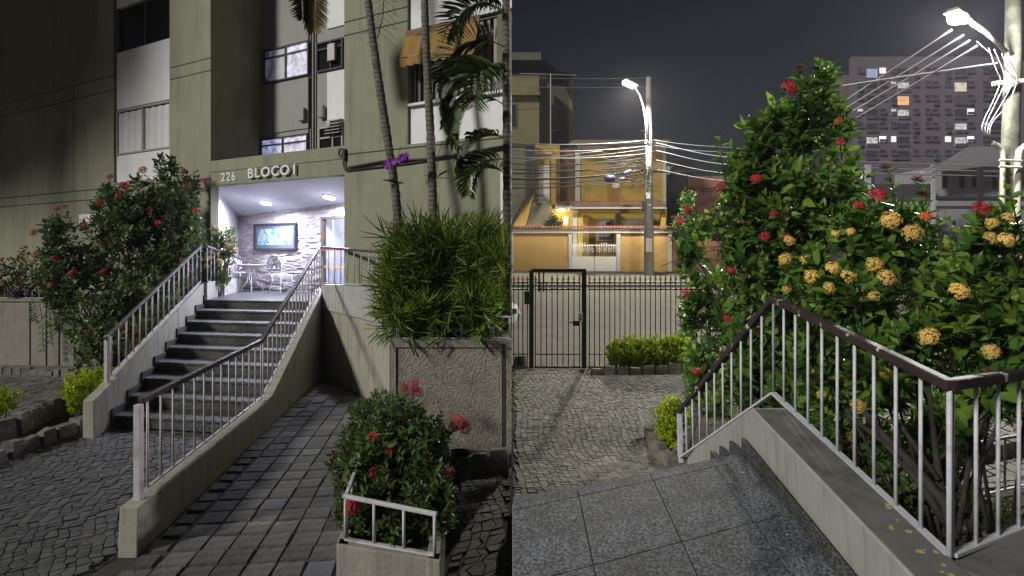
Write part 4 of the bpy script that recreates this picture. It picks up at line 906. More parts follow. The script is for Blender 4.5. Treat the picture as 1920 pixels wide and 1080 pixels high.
b = MB(); b.foot([(gw0.x, gw0.y + .2), (gw1.x + .9, gw1.y + .2), (-5.3 * S, 10.3 * S), (-18, 21)], ZL + 1.0, ZL + 1.13 * S - .05); struct(b.build('upper_garden_soil', SOIL))
zw = ZL + 1.13 * S + .05
railing('garden_railing', 'low white railing on the concrete garden wall below the orange shrub', [
    (Vector((gw0.x, gw0.y + .1, zw + .02)), Vector((gw1.x - .4, gw1.y + .1, zw + .02)), Vector((gw0.x, gw0.y + .1, zw + .27)), Vector((gw1.x - .4, gw1.y + .1, zw + .27)))], WHITEM, .16, .011, (.04, .02))
# ================================================================== PLANTS ON THE STAIR SIDE
def okl(p): return True
# big red ixora between garden wall and stairs
bl = blobs_px([(255, 480, 9.6, 85, 95, .55), (165, 480, 9.7, 75, 85, .5), (215, 580, 9.3, 95, 85, .5), (330, 420, 9.9, 70, 95, .5), (300, 350, 10.0, 45, 55, .35), (358, 392, 10.1, 26, 70, .3), (225, 390, 9.8, 50, 60, .4), (120, 520, 9.5, 52, 85, .4), (110, 450, 9.6, 32, 45, .3), (300, 560, 9.0, 55, 60, .3), (330, 470, 9.6, 60, 70, .4), (352, 350, 10.2, 20, 36, .2), (366, 440, 10.1, 28, 60, .25), (350, 510, 9.7, 45, 60, .3), (290, 430, 9.9, 60, 70, .4), (275, 640, 8.6, 45, 50, .3), (185, 670, 8.6, 22, 45, .2), (330, 520, 9.5, 60, 70, .4), (190, 640, 9.0, 45, 45, .3), (240, 630, 8.8, 50, 40, .3)], S)
lb = L(250, 640, 9.4); t = thing('flowering_bush', 'tall dark ixora bush with red blooms between garden wall and stairs', 'bush', (lb.x, lb.y, ZL))
def not_in_stairs(p):
    return p[0] < left_x(p[1] / S) * S - .1 - .0 or (p[1] > 9.8 * S and p[0] < -5.1 * S)
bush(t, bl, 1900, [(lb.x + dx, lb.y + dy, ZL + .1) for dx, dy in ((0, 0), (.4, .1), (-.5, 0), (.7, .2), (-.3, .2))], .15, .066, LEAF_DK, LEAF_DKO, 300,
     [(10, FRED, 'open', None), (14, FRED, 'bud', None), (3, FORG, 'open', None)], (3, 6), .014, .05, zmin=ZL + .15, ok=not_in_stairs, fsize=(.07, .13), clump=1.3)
for u, v, s_ in ((207, 332, .13), (268, 320, .17), (232, 348, .14), (240, 352, .12), (222, 368, .13), (188, 381, .14), (108, 392, .12), (62, 436, .15), (122, 388, .1), (160, 422, .13), (296, 418, .11), (367, 396, .13), (385, 340, .14), (348, 350, .12), (68, 480, .12), (95, 535, .12), (137, 512, .15), (195, 510, .13), (203, 528, .1), (168, 628, .16), (305, 605, .12), (345, 320, .1)):
    flower(t, L(u, v, 9.15 if u < 330 else 9.6), (random.gauss(0, .3), -.7, .5), s_, FRED if u > 100 else FORG)
for u, v0, v1, D in ((92, 585, 640, 10.0), (78, 590, 655, 10.05), (100, 575, 628, 10.0), (130, 575, 662, 9.98), (141, 600, 690, 9.9), (62, 570, 600, 10.05)):
    st = MB(); st.tube([L(u - 4, v0 - 20, D + .1), L(u, v0, D), L(u + 3, v1, D)], .006, 4); st.build('stem', STEM, t, True)
    for k in range(7):
        f = k / 6; q = L(u + 3 * f, v0 + (v1 - v0) * f, D); 
        for sg in (1, -1): leaf_obj(t, np.array(q), np.array([sg * .8, -.25, -.75]), np.array([0, -1, .2]), random.uniform(.09, .14), .055, LEAF_DKO)
# straggling shoots at its foot
bl = blobs_px([(175, 640, 8.8, 28, 50, .25), (200, 655, 8.5, 35, 35, .25)], S)
bl2 = blobs_px([(90, 560, 9.9, 40, 60, .3), (45, 500, 10.4, 60, 45, .4), (20, 520, 10.5, 40, 40, .4), (80, 500, 10.3, 40, 40, .3)], S)
lb = L(45, 545, 10.45); t = thing('flowering_bush', 'sparse bush with small orange flowers above the low garden railing', 'bush', (lb.x, lb.y, ZL + 1.4))
bush(t, bl2[1:], 130, [(lb.x, lb.y, ZL + 1.4), (lb.x + .6, lb.y, ZL + 1.4)], .11, .05, LEAF_DK, None, 0, [(22, FORG, 'open', None)], (2, 4), .012, .05, ok=not_in_stairs, fsize=(.08, .13), n_stem=25)
bl = blobs_px([(98, 655, 10.0, 14, 40, .08), (130, 645, 10.0, 12, 45, .08), (60, 630, 10.0, 12, 35, .08)], S)
# small yellow shrub by the lobby
bl = blobs_px([(415, 450, 10.6, 26, 30, .25), (400, 480, 10.4, 28, 35, .25), (430, 440, 10.8, 14, 14, .15), (405, 515, 10.3, 22, 20, .2), (425, 470, 10.7, 26, 30, .2), (418, 500, 10.5, 22, 28, .2)], S)
lb = L(405, 540, 10.4); t = thing('flowering_bush', 'small shrub with yellow flowers in front of the lobby wall', 'bush', (lb.x, lb.y, ZLAND - .4))
bush(t, bl, 130, [(lb.x, lb.y, ZLAND - .4)], .12, .05, LEAF_DK, LEAF_DKO, 60, [(20, FYEL, 'open', None)], (2, 5), .012, .05, fsize=(.1, .16), n_stem=16, ok=lambda p: p[0] < -4.8 * S)
# lime hedges
def hedge(label, pts, leaf=.05, n=500, zb=ZL, name='clipped_hedge'):
    bl = blobs_px(pts); c = bl[0][0]; t = thing(name, label, 'hedge', (c[0], c[1], zb), 'small lime green hedges')
    bush(t, bl, n, [(b_[0][0], b_[0][1], zb) for b_ in bl], leaf, leaf * .55, LIME, None, 0, (), (2, 4), .008, leaf * .45, zmin=zb + .01, inner=.6, n_stem=20)
    return t
hedge('lime green hedge beside the foot of the low stair wall', [(178, 718, 7.6 * S, 38, 26, .4), (150, 728, 7.2 * S, 24, 32, .3), (200, 708, 8.0 * S, 22, 20, .3), (148, 755, 7.1 * S, 14, 18, .2)], .05, 950)
hedge('lime green hedge cut by the photo edge in the left planting strip', [(2, 752, 6.9 * S, 20, 26, .3), (-25, 760, 6.9 * S, 30, 30, .3)], .05, 420)
# shrub in the front planter
bl = blobs_px([(745, 815, 4.35, 85, 80, .42), (715, 785, 4.6, 50, 50, .35), (790, 850, 4.2, 60, 75, .35), (690, 860, 4.1, 62, 70, .35), (740, 920, 3.85, 95, 70, .3), (670, 940, 3.7, 42, 60, .25), (800, 930, 3.75, 48, 60, .25), (690, 775, 4.7, 30, 35, .25), (665, 830, 4.4, 34, 40, .25), (700, 945, 3.72, 52, 45, .25), (760, 950, 3.66, 62, 45, .25), (812, 955, 3.62, 40, 45, .2), (735, 965, 3.6, 60, 35, .2)], S)
lb = (TL + BR) / 2; t = thing('flowering_shrub', 'dense small leaved shrub with red flowers in the front planter box', 'bush', (lb.x, lb.y, ZB - .1))
bush(t, bl, 1150, [(lb.x + dx, lb.y + dy, ZB - .08) for dx, dy in ((0, 0), (.15, .5), (-.15, -.5), (.1, -.9))], .085, .032, LEAF_FR, LEAF_FRO, 300, [(3, FRED, 'open', None), (2, FRED, 'bud', None)], (4, 7), .010, .028, zmin=ZB - .02, fsize=(.085, .12), inner=.5, upb=.9, xmax=-.02)
for u, v, D, s_ in ((862, 792, 4.5, .16), (850, 800, 4.5, .12), (873, 803, 4.5, .12), (776, 725, 5.1, .13), (785, 735, 5.1, .11), (757, 728, 5.1, .1), (732, 843, 3.95, .11), (702, 887, 3.8, .1), (663, 950, 3.45, .12), (843, 886, 3.9, .1)):
    flower(t, L(u, v, D), (.1, -.8, .5), s_, FRED)
st = MB()
for (u0, v0, u1, v1, D) in ((820, 840, 860, 798, 4.5), (770, 770, 777, 728, 5.1)): st.tube([L(u0, v0, D), L(u1, v1, D)], .008, 5)
st.build('flower_stalk', STEM, t, True)
# ---- palms
def orchid(label, base, out_dir, purple):
    t = thing('orchid', label, 'plant', base, 'orchids tied to palm trunks'); bz = Vector(base)
    pos = []; 
    for k in range(5):
        a = random.uniform(0, 6.28); leaf_obj(t, np.array(bz), np.array([math.cos(a), math.sin(a) * .6 - .4, random.uniform(-.5, .5)]), np.array([0, -.3, 1.]), random.uniform(.2, .3), .075, PALMDO)
    st = MB(); tips = []
    for k in range(3 if purple else 1):
        dd = Vector((random.uniform(-.25, .3), -.25, .55)); st.tube([bz, bz + dd * .5 + Vector((0, -.05, .1)), bz + dd], .006, 4); tips.append(bz + dd)
    st.build('flower_stalk', STEM, t, True)
    if purple:
        fb = MB()
        for r_, c0 in ((1, (0, 0)),): pass
        for k in range(14):
            f = k / 13; c = bz + Vector((-.12 + .33 * f + random.gauss(0, .02), -.12 + random.gauss(0, .03), .30 + .10 * f + random.gauss(0, .03))); m_ = MB(); e = Vector((random.gauss(0, .2), -1, random.gauss(0, .2))).normalized(); a = e.orthogonal().normalized(); cc = e.cross(a)
            for q in range(5):
                an = q * 1.2566; x = a * math.cos(an) + cc * math.sin(an); y = e.cross(x); m_.add([c, c + x * .034 + y * .026 + e * .01, c + x * .06 + e * random.uniform(-.01, .02), c + x * .034 - y * .026 + e * .01], [(0, 1, 2, 3)])
            m_.build('flower', FPUR, t)
    return t
PALMDO = leafmat_o('orchid_leaf', (.03, .06, .02), .3)
def trunk(b, pts, r0, r1, n=70):
    pts = [Vector(p) for p in pts]; P_ = []; rr = []
    for i in range(n + 1):
        t = i / n * (len(pts) - 1); k = min(int(t), len(pts) - 2); f = t - k
        p0 = pts[max(k - 1, 0)]; p1 = pts[k]; p2 = pts[k + 1]; p3 = pts[min(k + 2, len(pts) - 1)]
        q = .5 * ((2 * p1) + (p2 - p0) * f + (2 * p0 - 5 * p1 + 4 * p2 - p3) * f * f + (3 * p1 - p0 - 3 * p2 + p3) * f ** 3)
        P_.append(q); rr.append((r0 + (r1 - r0) * i / n) * (1 + .13 * (i % 2) + random.uniform(-.03, .03)))
    b.tube(P_, rr, 10)
def palm(label, base, pts, r0, r1, fr, m, name='palm_tree', group='slender palms in the planter', xmax=-.02):
    t = thing(name, label, 'palm tree', base, group); b = MB(); trunk(b, pts, r0, r1); b.build('trunk', TRUNK, t, True)
    ra = MB(); out = []
    for (bp, d, ln, dr, nl, ll, lw_, tl) in fr: frond(ra, bp, d, ln, dr, nl, ll, lw_, out, xmax=xmax, tilt=tl)
    if out: ra.build('frond_rib', m, t, True); leaflets('frond', out, m, t)
    return t
top1 = L(670, -190, 7.6); top2 = L(790, -230, 7.6); top3 = L(950, -150, 6.6)
def crown(top, n, ln=1.6, seed=0):
    r = random.Random(seed); return [(top, (math.cos(a) * .8, math.sin(a) * .8, r.uniform(.3, .9)), ln * r.uniform(.8, 1.1), 1.5, 26, .45, .018, 0) for a in [r.uniform(0, 6.28) for _ in range(n)]]
fr1 = crown(top1, 8, 1.5, 3)
palm('slender palm trunk leaning left with purple orchid tied to it', L(752, 640, 7.0), [L(752, 640, 7.2), L(745, 400, 7.3), L(728, 270, 7.4), L(707, 130, 7.5), L(690, 0, 7.6), top1], .068, .056, fr1, PALML)
palm('slender palm trunk standing upright with green orchid on its right side', L(815, 640, 7.0), [L(816, 640, 7.2), L(812, 400, 7.3), L(808, 270, 7.3), L(801, 130, 7.4), L(796, 0, 7.5), top2], .068, .055, crown(top2, 8, 1.5, 5), PALML)
pb3 = L(952, 640, 6.2)
ft = [(L(948, 90, 6.5), (-.7, -.15, .45), 1.35, 2.6, 34, .52, .018, .5), (L(948, 130, 6.4), (-.8, .1, .25), 1.3, 2.4, 34, .55, .018, -.3), (L(948, 200, 6.4), (-.55, -.3, .5), 1.2, 3.0, 30, .5, .018, .2), (L(948, 30, 6.5), (-.5, .1, .7), 1.0, 2.4, 30, .45, .018, .2), (L(950, 260, 6.3), (-.75, -.1, .35), .95, 2.4, 26, .4, .018, 0), (L(950, 330, 6.2), (-.5, -.3, .5), .8, 2.2, 24, .4, .018, 0), (L(945, 20, 6.6), (-.6, .3, .5), 1.2, 1.6, 30, .42, .018, .3), (L(948, 160, 6.4), (-.35, -.5, .6), 1.1, 2.8, 30, .5, .018, -.4), (L(950, 300, 6.2), (-.6, .2, .2), .8, 2.0, 24, .4, .018, .3)]
palm('palm with dark arching fronds at the right end of the facade', pb3, [L(952, 640, 6.3), L(951, 300, 6.5), L(949, 0, 6.7), top3], .06, .055, ft, PALMD)
# dry hanging frond in front of the recess and a bare twig
t = thing('hanging_palm_frond', 'yellowing palm frond hanging in front of the windows above the entrance', 'palm frond', L(590, -60, 7.8)); ra = MB(); out = []
frond(ra, L(596, -75, 7.7), (-.02, -.1, -1), .95 * S * 1.0, .1, 40, .42, .03, out, sag=1.1, fold=.1, tilt=.2); frond(ra, L(560, -70, 7.7), (.1, -.1, -1), .75 * S, .1, 30, .4, .03, out, sag=1.2, fold=.1, tilt=-.3)
ra.build('frond_rib', PALMB, t, True); leaflets('leaflet_mass', out, PALMB, t)
t = thing('dry_flower_stalk', 'bare branched palm flower stalk hanging beside the leaning trunk', 'twig', L(715, -30, 7.5)); b = MB(); b.tube([L(722, -40, 7.5), L(718, 30, 7.5), L(708, 72, 7.5)], .008, 5)
for k in range(18):
    v = -25 + k * 5; x = 721 - max(0, v) * .16; sg = 1 if k % 2 else -1; b.tube([L(x, v, 7.5), L(x + sg * 15, v + 8 + 6 * random.random(), 7.4), L(x + sg * random.uniform(20, 34), v + random.uniform(5, 30), 7.45)], .004, 3)
b.build('twig', STEM, t, True)
orchid('purple flowering orchid tied to the leaning palm trunk', L(741, 345, 7.15), 1, True)
orchid('leafy orchid without flowers tied to the upright palm trunk', L(818, 335, 7.15), 1, False)
# bushy palms in the planter
t = thing('bushy_palm', 'dense mound of thin bright green palm blades over the pebble dash planter', 'palm', L(830, 640, 6.6)); ra = MB(); out = []
def fan(bp, tip, n, ln, lw):
    bp, tip = Vector(bp), Vector(tip)
    if tip.x > -.05 or bp.x > -.03: return
    mid = bp.lerp(tip, .5) + Vector((random.gauss(0, .04), random.gauss(0, .04), .05)); ra.tube([bp, mid, tip], [.008, .006, .004], 4)
    ax = (tip - mid).normalized(); side = ax.cross(Vector((random.gauss(0, .4), -1, random.gauss(0, .4)))).normalized(); nn = side.cross(ax)
    for k in range(n):
        a = (k / (n - 1) - .5) * 3.3 + random.gauss(0, .08); e = ax * math.cos(a) + side * math.sin(a) + nn * random.gauss(0, .18) + Vector((0, 0, -.10))
        l = ln * (.7 + .35 * math.cos(a)) * random.uniform(.85, 1.15)
        if (tip + e.normalized() * l).x > -.01: continue
        out.append((tuple(tip - ax * .05 * abs(a)), tuple(e), tuple(nn + Vector((0, 0, .4))), l, lw * random.uniform(.8, 1.2)))
for k in range(820):
    cu, cv, ru, rv = random.choice(((805, 530, 85, 92), (860, 515, 90, 85), (920, 525, 55, 92), (790, 565, 75, 70), (850, 592, 90, 45), (775, 500, 45, 50)))
    a = random.uniform(0, 6.28); rr = random.random() ** .5; u = cu + ru * rr * math.cos(a); v = cv + rv * rr * math.sin(a); D = random.uniform(5.75, 7.1) if v < 560 else random.uniform(5.5, 6.6)
    tip = L(u, v, D); bp = L(830 + (u - 830) * .55, 636, 6.4); bp.z = ZP
    fan(bp if random.random() < .35 else tip + Vector((random.gauss(0, .05), random.gauss(0, .05), -.25)), tip, 11, random.uniform(.26, .42), .0165)
for k in range(46):   # tall outer leaves breaking the outline
    u = random.uniform(715, 950); v = random.choice((random.uniform(415, 450), random.uniform(430, 620))); u = random.uniform(715, 755) if v > 455 else u
    fan(L(820, 600, 6.3), L(u, v, random.uniform(5.9, 6.6)), 10, random.uniform(.28, .44), .016)
ra.build('frond_stem', PALMD, t, True); leaflets('frond', out, PALML, t, .6)

# added tree, unseen left of the view; its crown keeps sun off the wing
tb = Vector((-24.2, 8.4, ZL)); t = thing('leafy_tree', 'added unseen tree beyond the left edge that shades the upper wing', 'tree', tb)
b = MB(); b.tube([tb, tb + Vector((.3, .2, 6)), tb + Vector((.8, .3, 13)), tb + Vector((1, 0, 17))], [.4, .33, .25, .1], 10); b.build('trunk', STEM, t, True)
tbl = [(np.array([-23.2, 8.9, 19.4]), np.array([4.4, 4.4, 5.0])), (np.array([-20.4, 7.0, 23.2]), np.array([3.9, 3.9, 3.6])), (np.array([-26.7, 11.4, 17.6]), np.array([4.8, 4.8, 5.2])), (np.array([-25, 9.9, 24]), np.array([5, 5, 5]))]
bush(t, tbl, 4200, [tuple(tb + Vector((.8, .3, 12)))], .62, .32, LEAF_DK, None, 0, (), (3, 5), .03, .22, n_stem=40, inner=.15)
# ================================================================== STREET SIDE
def gzr(x, y): return gz(y)
def r2(u, v): p = GR(u, v); return (max(p.x, .004), p.y)
# ---- courtyard of hewn stones between landing and gate
yf = 13.13
yard = [(.006, 5.2), (2.35, 5.2), (2.2, 8.2), (2.5, 8.6), (4.0, 12.4), (4.0, 12.9), (.006, 12.9)]
sheet_y = sheet('courtyard_bed', yard, lambda x, y: gz(y) - .004, JOINT)
o = sheet('courtyard', yard, lambda x, y: gz(y) + .002, JOINT)
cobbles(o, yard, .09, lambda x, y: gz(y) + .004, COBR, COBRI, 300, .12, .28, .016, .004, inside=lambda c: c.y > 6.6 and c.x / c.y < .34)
yard2 = [(5.0, 7.3), (10.5, 7.3), (10.5, 10.4), (5.0, 10.4)]
o = sheet('planted_yard', yard2, lambda x, y: gz(y) + .002, JOINT); cobbles(o, yard2, .18, lambda x, y: gz(y) + .004, COBR, COBRI, 40, .3, .4, .016, .004, inside=lambda c: c.x / c.y > .6)
bedr = [(2.3, 3.0), (10.6, 3.0), (10.6, 7.26), (4.96, 7.26), (4.96, 10.44), (10.6, 10.44), (10.6, 12.8), (4.04, 12.8), (4.04, 12.2), (2.54, 8.5)]
sheet('flower_bed', bedr, lambda x, y: gz(y) + .05, SOIL)
LITT = mat('dry_leaf', (.22, .13, .05), .8, .3, objrand=.35)
# ---- street
ASPH = mat('street_asphalt', (.108, .100, .080), .9, .18, 1.4, bump=.4, bscale=35, stain=(.12, .11, .09), stain_amt=.6, sscale=.7)
SIDEW = mat('sidewalk_concrete', (.12, .11, .086), .9, .2, 2.2, bump=.3, bscale=30, stain=(.15, .14, .11), stain_amt=.6, sscale=1.2)
KERB = mat('kerb_concrete', (.14, .135, .11), .9, .2, 3)
yk1, yk2 = 17.4, 27.5
def road(name, y0, y1, dz, m): 
    b = MB(); b.add([(-30, y0, gz(y0) + dz), (60, y0, gz(y0) + dz), (60, y1, gz(y1) + dz), (-30, y1, gz(y1) + dz)], [(0, 1, 2, 3)]); return struct(b.build(name, m))
road('sidewalk', 12.95, yk1 - .12, .006, SIDEW); road('street', yk1 + .02, yk2, -.016 + .004, ASPH); road('far_sidewalk', yk2 + .16, 34.6, .11, SIDEW)
def kerb(name, y0, y1, za, zb_):
    b = MB(); b.hexa([(-30, y0, gz(y0) - .05), (60, y0, gz(y0) - .05), (60, y1, gz(y1) - .05), (-30, y1, gz(y1) - .05)], [(-30, y0, gz(y0) + za), (60, y0, gz(y0) + za), (60, y1, gz(y1) + zb_), (-30, y1, gz(y1) + zb_)]); return struct(b.build(name, KERB))
kerb('kerb', yk1 - .12, yk1 + .02, .009, .009); kerb('far_kerb', yk2, yk2 + .16, .115, .115)
b = MB(); 
for x, y, rx, ry in ((3.2, 24.5, .5, .3), (.9, 21.5, .35, .25)): b.add([(x + rx * math.cos(a), y + ry * math.sin(a), gz(y + ry * math.sin(a)) - .006) for a in np.linspace(0, 6.28, 20)[:-1]], [tuple(range(19))])
struct(b.build('manhole_cover', mat('iron_cover', (.06, .055, .05), .7, .2)))
# ---- landing
SL = .128; zl = lambda x, y: .90 + SL * y
t = struct(link('landing', None)) if False else None
fe0, fe1 = 4.57, 5.36                                       # the front edge runs askew
xr_in = 2.06
def fedge(x): return fe0 + (fe1 - fe0) * (x - .003) / (xr_in - .003)
b = MB(); lo = [(.003, -1), (xr_in + .03, -1), (xr_in + .03, fedge(xr_in + .03)), (.003, fe0)]
b.hexa([Vector((x, y, zl(x, y) - .18)) for x, y in lo], [Vector((x, y, zl(x, y) - .024)) for x, y in lo]); land = struct(b.build('landing', GREYW))
def tile(parent, q, h=.024, m=GRANL, name='granite_tile'):
    c = sum(q, Vector()) / len(q); s_ = MB(); k = [c + (p - c) * .996 for p in q]
    s_.hexa([p - c - Vector((0, 0, h)) for p in k], [p - c for p in k]); link(name, s_.mesh(name, m), parent, Matrix.Translation(c))
xs_t = [.003, .52, 1.155, 1.74, xr_in]; uu = lambda x, y: Vector((x, y, zl(x, y)))
# joints run as in the photograph: one row at the nosing, larger slabs behind
dirx = [0.0, -.035, -.06, -.08, 0]
for i in range(4):
    xa, xb = xs_t[i], xs_t[i + 1]
    ya = lambda x: fedge(x); yb = lambda x: fedge(x) - .13; yc_ = lambda x: fedge(x) - .95; yd_ = lambda x: fedge(x) - 1.8; ye = lambda x: fedge(x) - 2.7
    for (y1, y0) in ((ya, yb), (yb, yc_), (yc_, yd_), (yd_, ye)):
        q = [uu(xa + .003, y0(xa) + .004), uu(xb - .003, y0(xb) + .004), uu(xb - .003, y1(xb) - .003), uu(xa + .003, y1(xa) - .003)]
        tile(land, q)
pt = thing('fallen_petals', 'few pale fallen petals scattered on the granite landing', 'petals', (1.2, 4.3, zl(0, 4.3)))
for (u, v, l_) in ((1392, 888, .05), (1476, 1004, .06), (1078, 972, .07), (1226, 980, .06), (1268, 966, .05), (1302, 958, .04), (1370, 905, .03), (1040, 1010, .03)):
    D = 2800 / (v - 327); q = P(u, v, D); q.z = zl(0, D) + .004; a = random.uniform(0, 3); b = MB(); d_ = Vector((math.cos(a), math.sin(a) * .8, 0)); e_ = Vector((-d_.y, d_.x, 0)) * .35
    b.add([q - d_ * l_ * .5, q + e_ * l_ * .5 + Vector((0, 0, .006)), q + d_ * l_ * .5, q - e_ * l_ * .5 + Vector((0, 0, .004))], [(0, 3, 2, 1)]); b.build('petal', mat('pale_petal', (.42, .40, .36), .8, .1), pt)
# steps going down in front of it
t = thing('front_steps', 'granite steps descending from the landing towards the courtyard', 'stairs', (1.0, 6.2, .5))
for k in range(1, 7):
    zt_ = zl(1, 4.95) - .165 * k; dy = .36 * k; 
    q = [(.006, fe0 + dy - .36), (2.2, fe1 + dy - .36), (2.2, fe1 + dy), (.006, fe0 + dy)]
    if zt_ < gz(fe1 + dy) + .02: break
    b = MB(); b.hexa([Vector((x, y, zt_ - .4)) for x, y in q], [Vector((x, y, zt_)) for x, y in q]); b.build('tread', GRAN, t)
# parapet (near), then the slope beside the steps
def pw(y): return 2.04 + .03 * (y - 3.05)                   # inner face x
PT0, PT1 = (2.2, 1.66), (5.5, 2.05)
zpt = lambda y: 1.74 + .126 * (y - 3.05)
t = thing('landing_side_wall', 'grey painted side wall of the landing with a stained top under the railing', 'wall', (2.2, 4.2, 1.3))
wt = .30
a = [Vector((pw(y), y, z)) for y, z in ((1.5, .2), (1.5, zpt(1.5)), (5.25, zpt(5.25)), (8.0, .66), (8.15, .52), (8.15, .2))]
a = [Vector((pw(p.y) if p.y < 5.3 else pw(5.25) + (p.y - 5.25) * .075, p.y, p.z)) for p in a]
bnd = [p + Vector((wt, 0, 0)) for p in a]; b = MB(); n = len(a)
b.add(a + bnd, [tuple(range(n)), tuple(range(n, 2 * n))[::-1]] + [(i, n + i, n + (i + 1) % n, (i + 1) % n) for i in range(n)])
CAPM = mat('stained_coping', (.15, .15, .142), .85, .15, 5, bump=.2, bscale=40, stain=(.045, .045, .04), stain_amt=.85, sscale=3)
b.build('wall_body', GREYW, t, bevel=.012)
b = MB(); c_ = [Vector((pw(y) + o_, y, zpt(y) + .003)) for y, o_ in ((1.6, .012), (5.2, .012), (5.2, wt - .012), (1.6, wt - .012))]; b.add(c_ + [p + Vector((0, 0, .006)) for p in c_], [(4, 5, 6, 7)[::-1], (0, 4, 5, 1), (1, 5, 6, 2), (2, 6, 7, 3), (3, 7, 4, 0)]); b.build('coping', CAPM, t)
# return wall on the right
b = MB(); q0 = Vector((2.36, 3.12, 0)); q1 = Vector((4.6, 4.34, 0)); dq = (q1 - q0).normalized(); nq = Vector((dq.y, -dq.x, 0))
b.foot([(q0 + nq * .28)[:2], (q1 + nq * .28)[:2], (q1 - nq * .1)[:2], (q0 - nq * .1)[:2]], .1, 1.735); b.build('return_wall', CAPM, t)
# yellow lichen-like paint flakes on the coping
FLK = mat('yellowed_flake', (.42, .40, .20), .9, .2, 30)
b = MB()
for k in range(16):
    y = random.uniform(2.9, 3.7); x = pw(y) + random.uniform(.12, .29); r_ = random.uniform(.006, .024); m_ = 7; zz = zpt(y) + .0095
    b.add([(x + r_ * random.uniform(.5, 1.2) * math.cos(a_), y + r_ * random.uniform(.5, 1.2) * math.sin(a_), zpt(y + r_ * math.sin(a_)) + .0115) for a_ in np.linspace(0, 6.28, m_ + 1)[:-1]], [tuple(range(m_))])
o = b.build('paint_flake', FLK, t); o['kind'] = 'stuff'
# granite skirting
t2 = thing('granite_skirting', 'granite skirting strip at the foot of the landing side wall', 'skirting', (2.0, 4.5, 1.5))
for (ya_, yb_) in ((1.5, 3.6), (3.605, 4.7), (4.705, 5.42)):
    pts = [Vector((pw(ya_) - .03, ya_, zl(0, ya_) - .02)), Vector((pw(ya_) - .002, ya_, zl(0, ya_) - .02)), Vector((pw(yb_) - .002, yb_, zl(0, yb_) - .02)), Vector((pw(yb_) - .03, yb_, zl(0, yb_) - .02))]
    b = MB(); b.hexa(pts, [p + Vector((0, 0, .13)) for p in pts]); b.build('strip', GRAN, t2, bevel=.004)
for k in range(1, 4):
    y0 = 5.42 + .36 * (k - 1); zz = zl(0, 5.36) - .165 * k; b = MB(); x_ = pw(5.25) + .01 + .075 * (y0 - 5.2); b.box(x_ - .03, x_, y0, y0 + .36, zz - .3, zz + .14); b.build('strip', GRAN, t2)
# railing with the flaking brown handrail
HR = mat('flaking_brown_paint', (.042, .027, .027), .62, .15, 10, bump=.1); tt = HR.node_tree; NN = tt.nodes; bb = NN['Principled BSDF']; src = bb.inputs['Base Color'].links[0].from_socket
tc = NN.new('ShaderNodeTexCoord'); n_ = NN.new('ShaderNodeTexNoise'); n_.inputs['Scale'].default_value = 9; n_.inputs['Detail'].default_value = 6; n_.inputs['Roughness'].default_value = .6; tt.links.new(tc.outputs['Object'], n_.inputs['Vector'])
r_ = NN.new('ShaderNodeMapRange'); r_.inputs[1].default_value = .625; r_.inputs[2].default_value = .635; tt.links.new(n_.outputs[0], r_.inputs[0])
m_ = NN.new('ShaderNodeMix'); m_.data_type = 'RGBA'; m_.inputs[7].default_value = (.62, .58, .52, 1); tt.links.new(r_.outputs[0], m_.inputs[0]); tt.links.new(src, m_.inputs[6]); tt.links.new(m_.outputs[2], bb.inputs['Base Color'])
C0b = P(1780, 1043, 3.2); C0t = P(1780, 722, 3.2); C1b = P(1450, 737, 5.6); C1t = P(1450, 560, 5.6); C2b = P(1276, 858, 7.9); C2t = P(1274, 772, 7.9)
C3b = P(1925, 986, 3.62); C3t = P(1925, 701, 3.62); C4b = C0b + (C3b - C0b) * 2.6; C4t = C0t + (C3t - C0t) * 2.6
WB = mat('pale_blue_white_paint', (.60, .61, .66), .45, .07, 20, bump=.08, bscale=60, stain=(.25, .2, .15), stain_amt=.6, sscale=9)
railing('landing_side_railing', 'white railing with flaking brown handrail in front of the flowering bushes', [
    (C0b, C1b, C0t, C1t), (C1b, C2b, C1t, C2t), (C0b + Vector((.03, .02, 0)), C4b, C0t + Vector((.03, .02, 0)), C4t)], HR, .25, .0115, (.07, .06), [(C2b - Vector((0, 0, .06)), C2t)], post_w=.06, bar=(.05, .02), balmat=WB)
bpy.data.objects['landing_side_railing']['label'] = 'white railing with flaking brown handrail in front of the flowering bushes'
b = MB(); b.tube([C0b - Vector((0, 0, .13)), C0t], .0145, 8); o = b.build('corner_post', WB, bpy.data.objects['landing_side_railing'], True)
# low rail and stones beyond the bed
railing('bed_railing', 'rusty low white railing behind the bed, seen between the balusters', [
    (GR(1690, 962, .12), GR(2050, 880, .12), GR(1690, 962, .12) + Vector((0, 0, .62)), GR(2050, 880, .12) + Vector((0, 0, .60)))], WHITEM, .42, .014, (.035, .035))
edging('stone_edging', 'mossy stones on the far side of the bed behind the white balusters', [GR(1740, 868), GR(2060, 836)], .33, .26, .22)
t = thing('fallen_leaves', 'dry fallen leaves and litter on the soil behind the corner of the railing', 'leaves', (3.2, 5.0, gz(5) + .05)); 
pos = np.column_stack([rng.uniform(2.5, 5.2, 260), rng.uniform(3.6, 7.5, 260), np.zeros(260)]); pos[:, 2] = gz(pos[:, 1]) + .065
o = link('leaf_litter', leaf_mesh('leaf_litter', pos, np.column_stack([rng.normal(size=(260, 2)), rng.normal(size=260) * .2]), np.column_stack([rng.normal(size=(260, 2)) * .3, np.ones(260)]), rng.uniform(.06, .12, 260), rng.uniform(.03, .06, 260), mat('leaf_litter', (.16, .10, .05), .85, .3, island=.6)), t); o['kind'] = 'stuff'
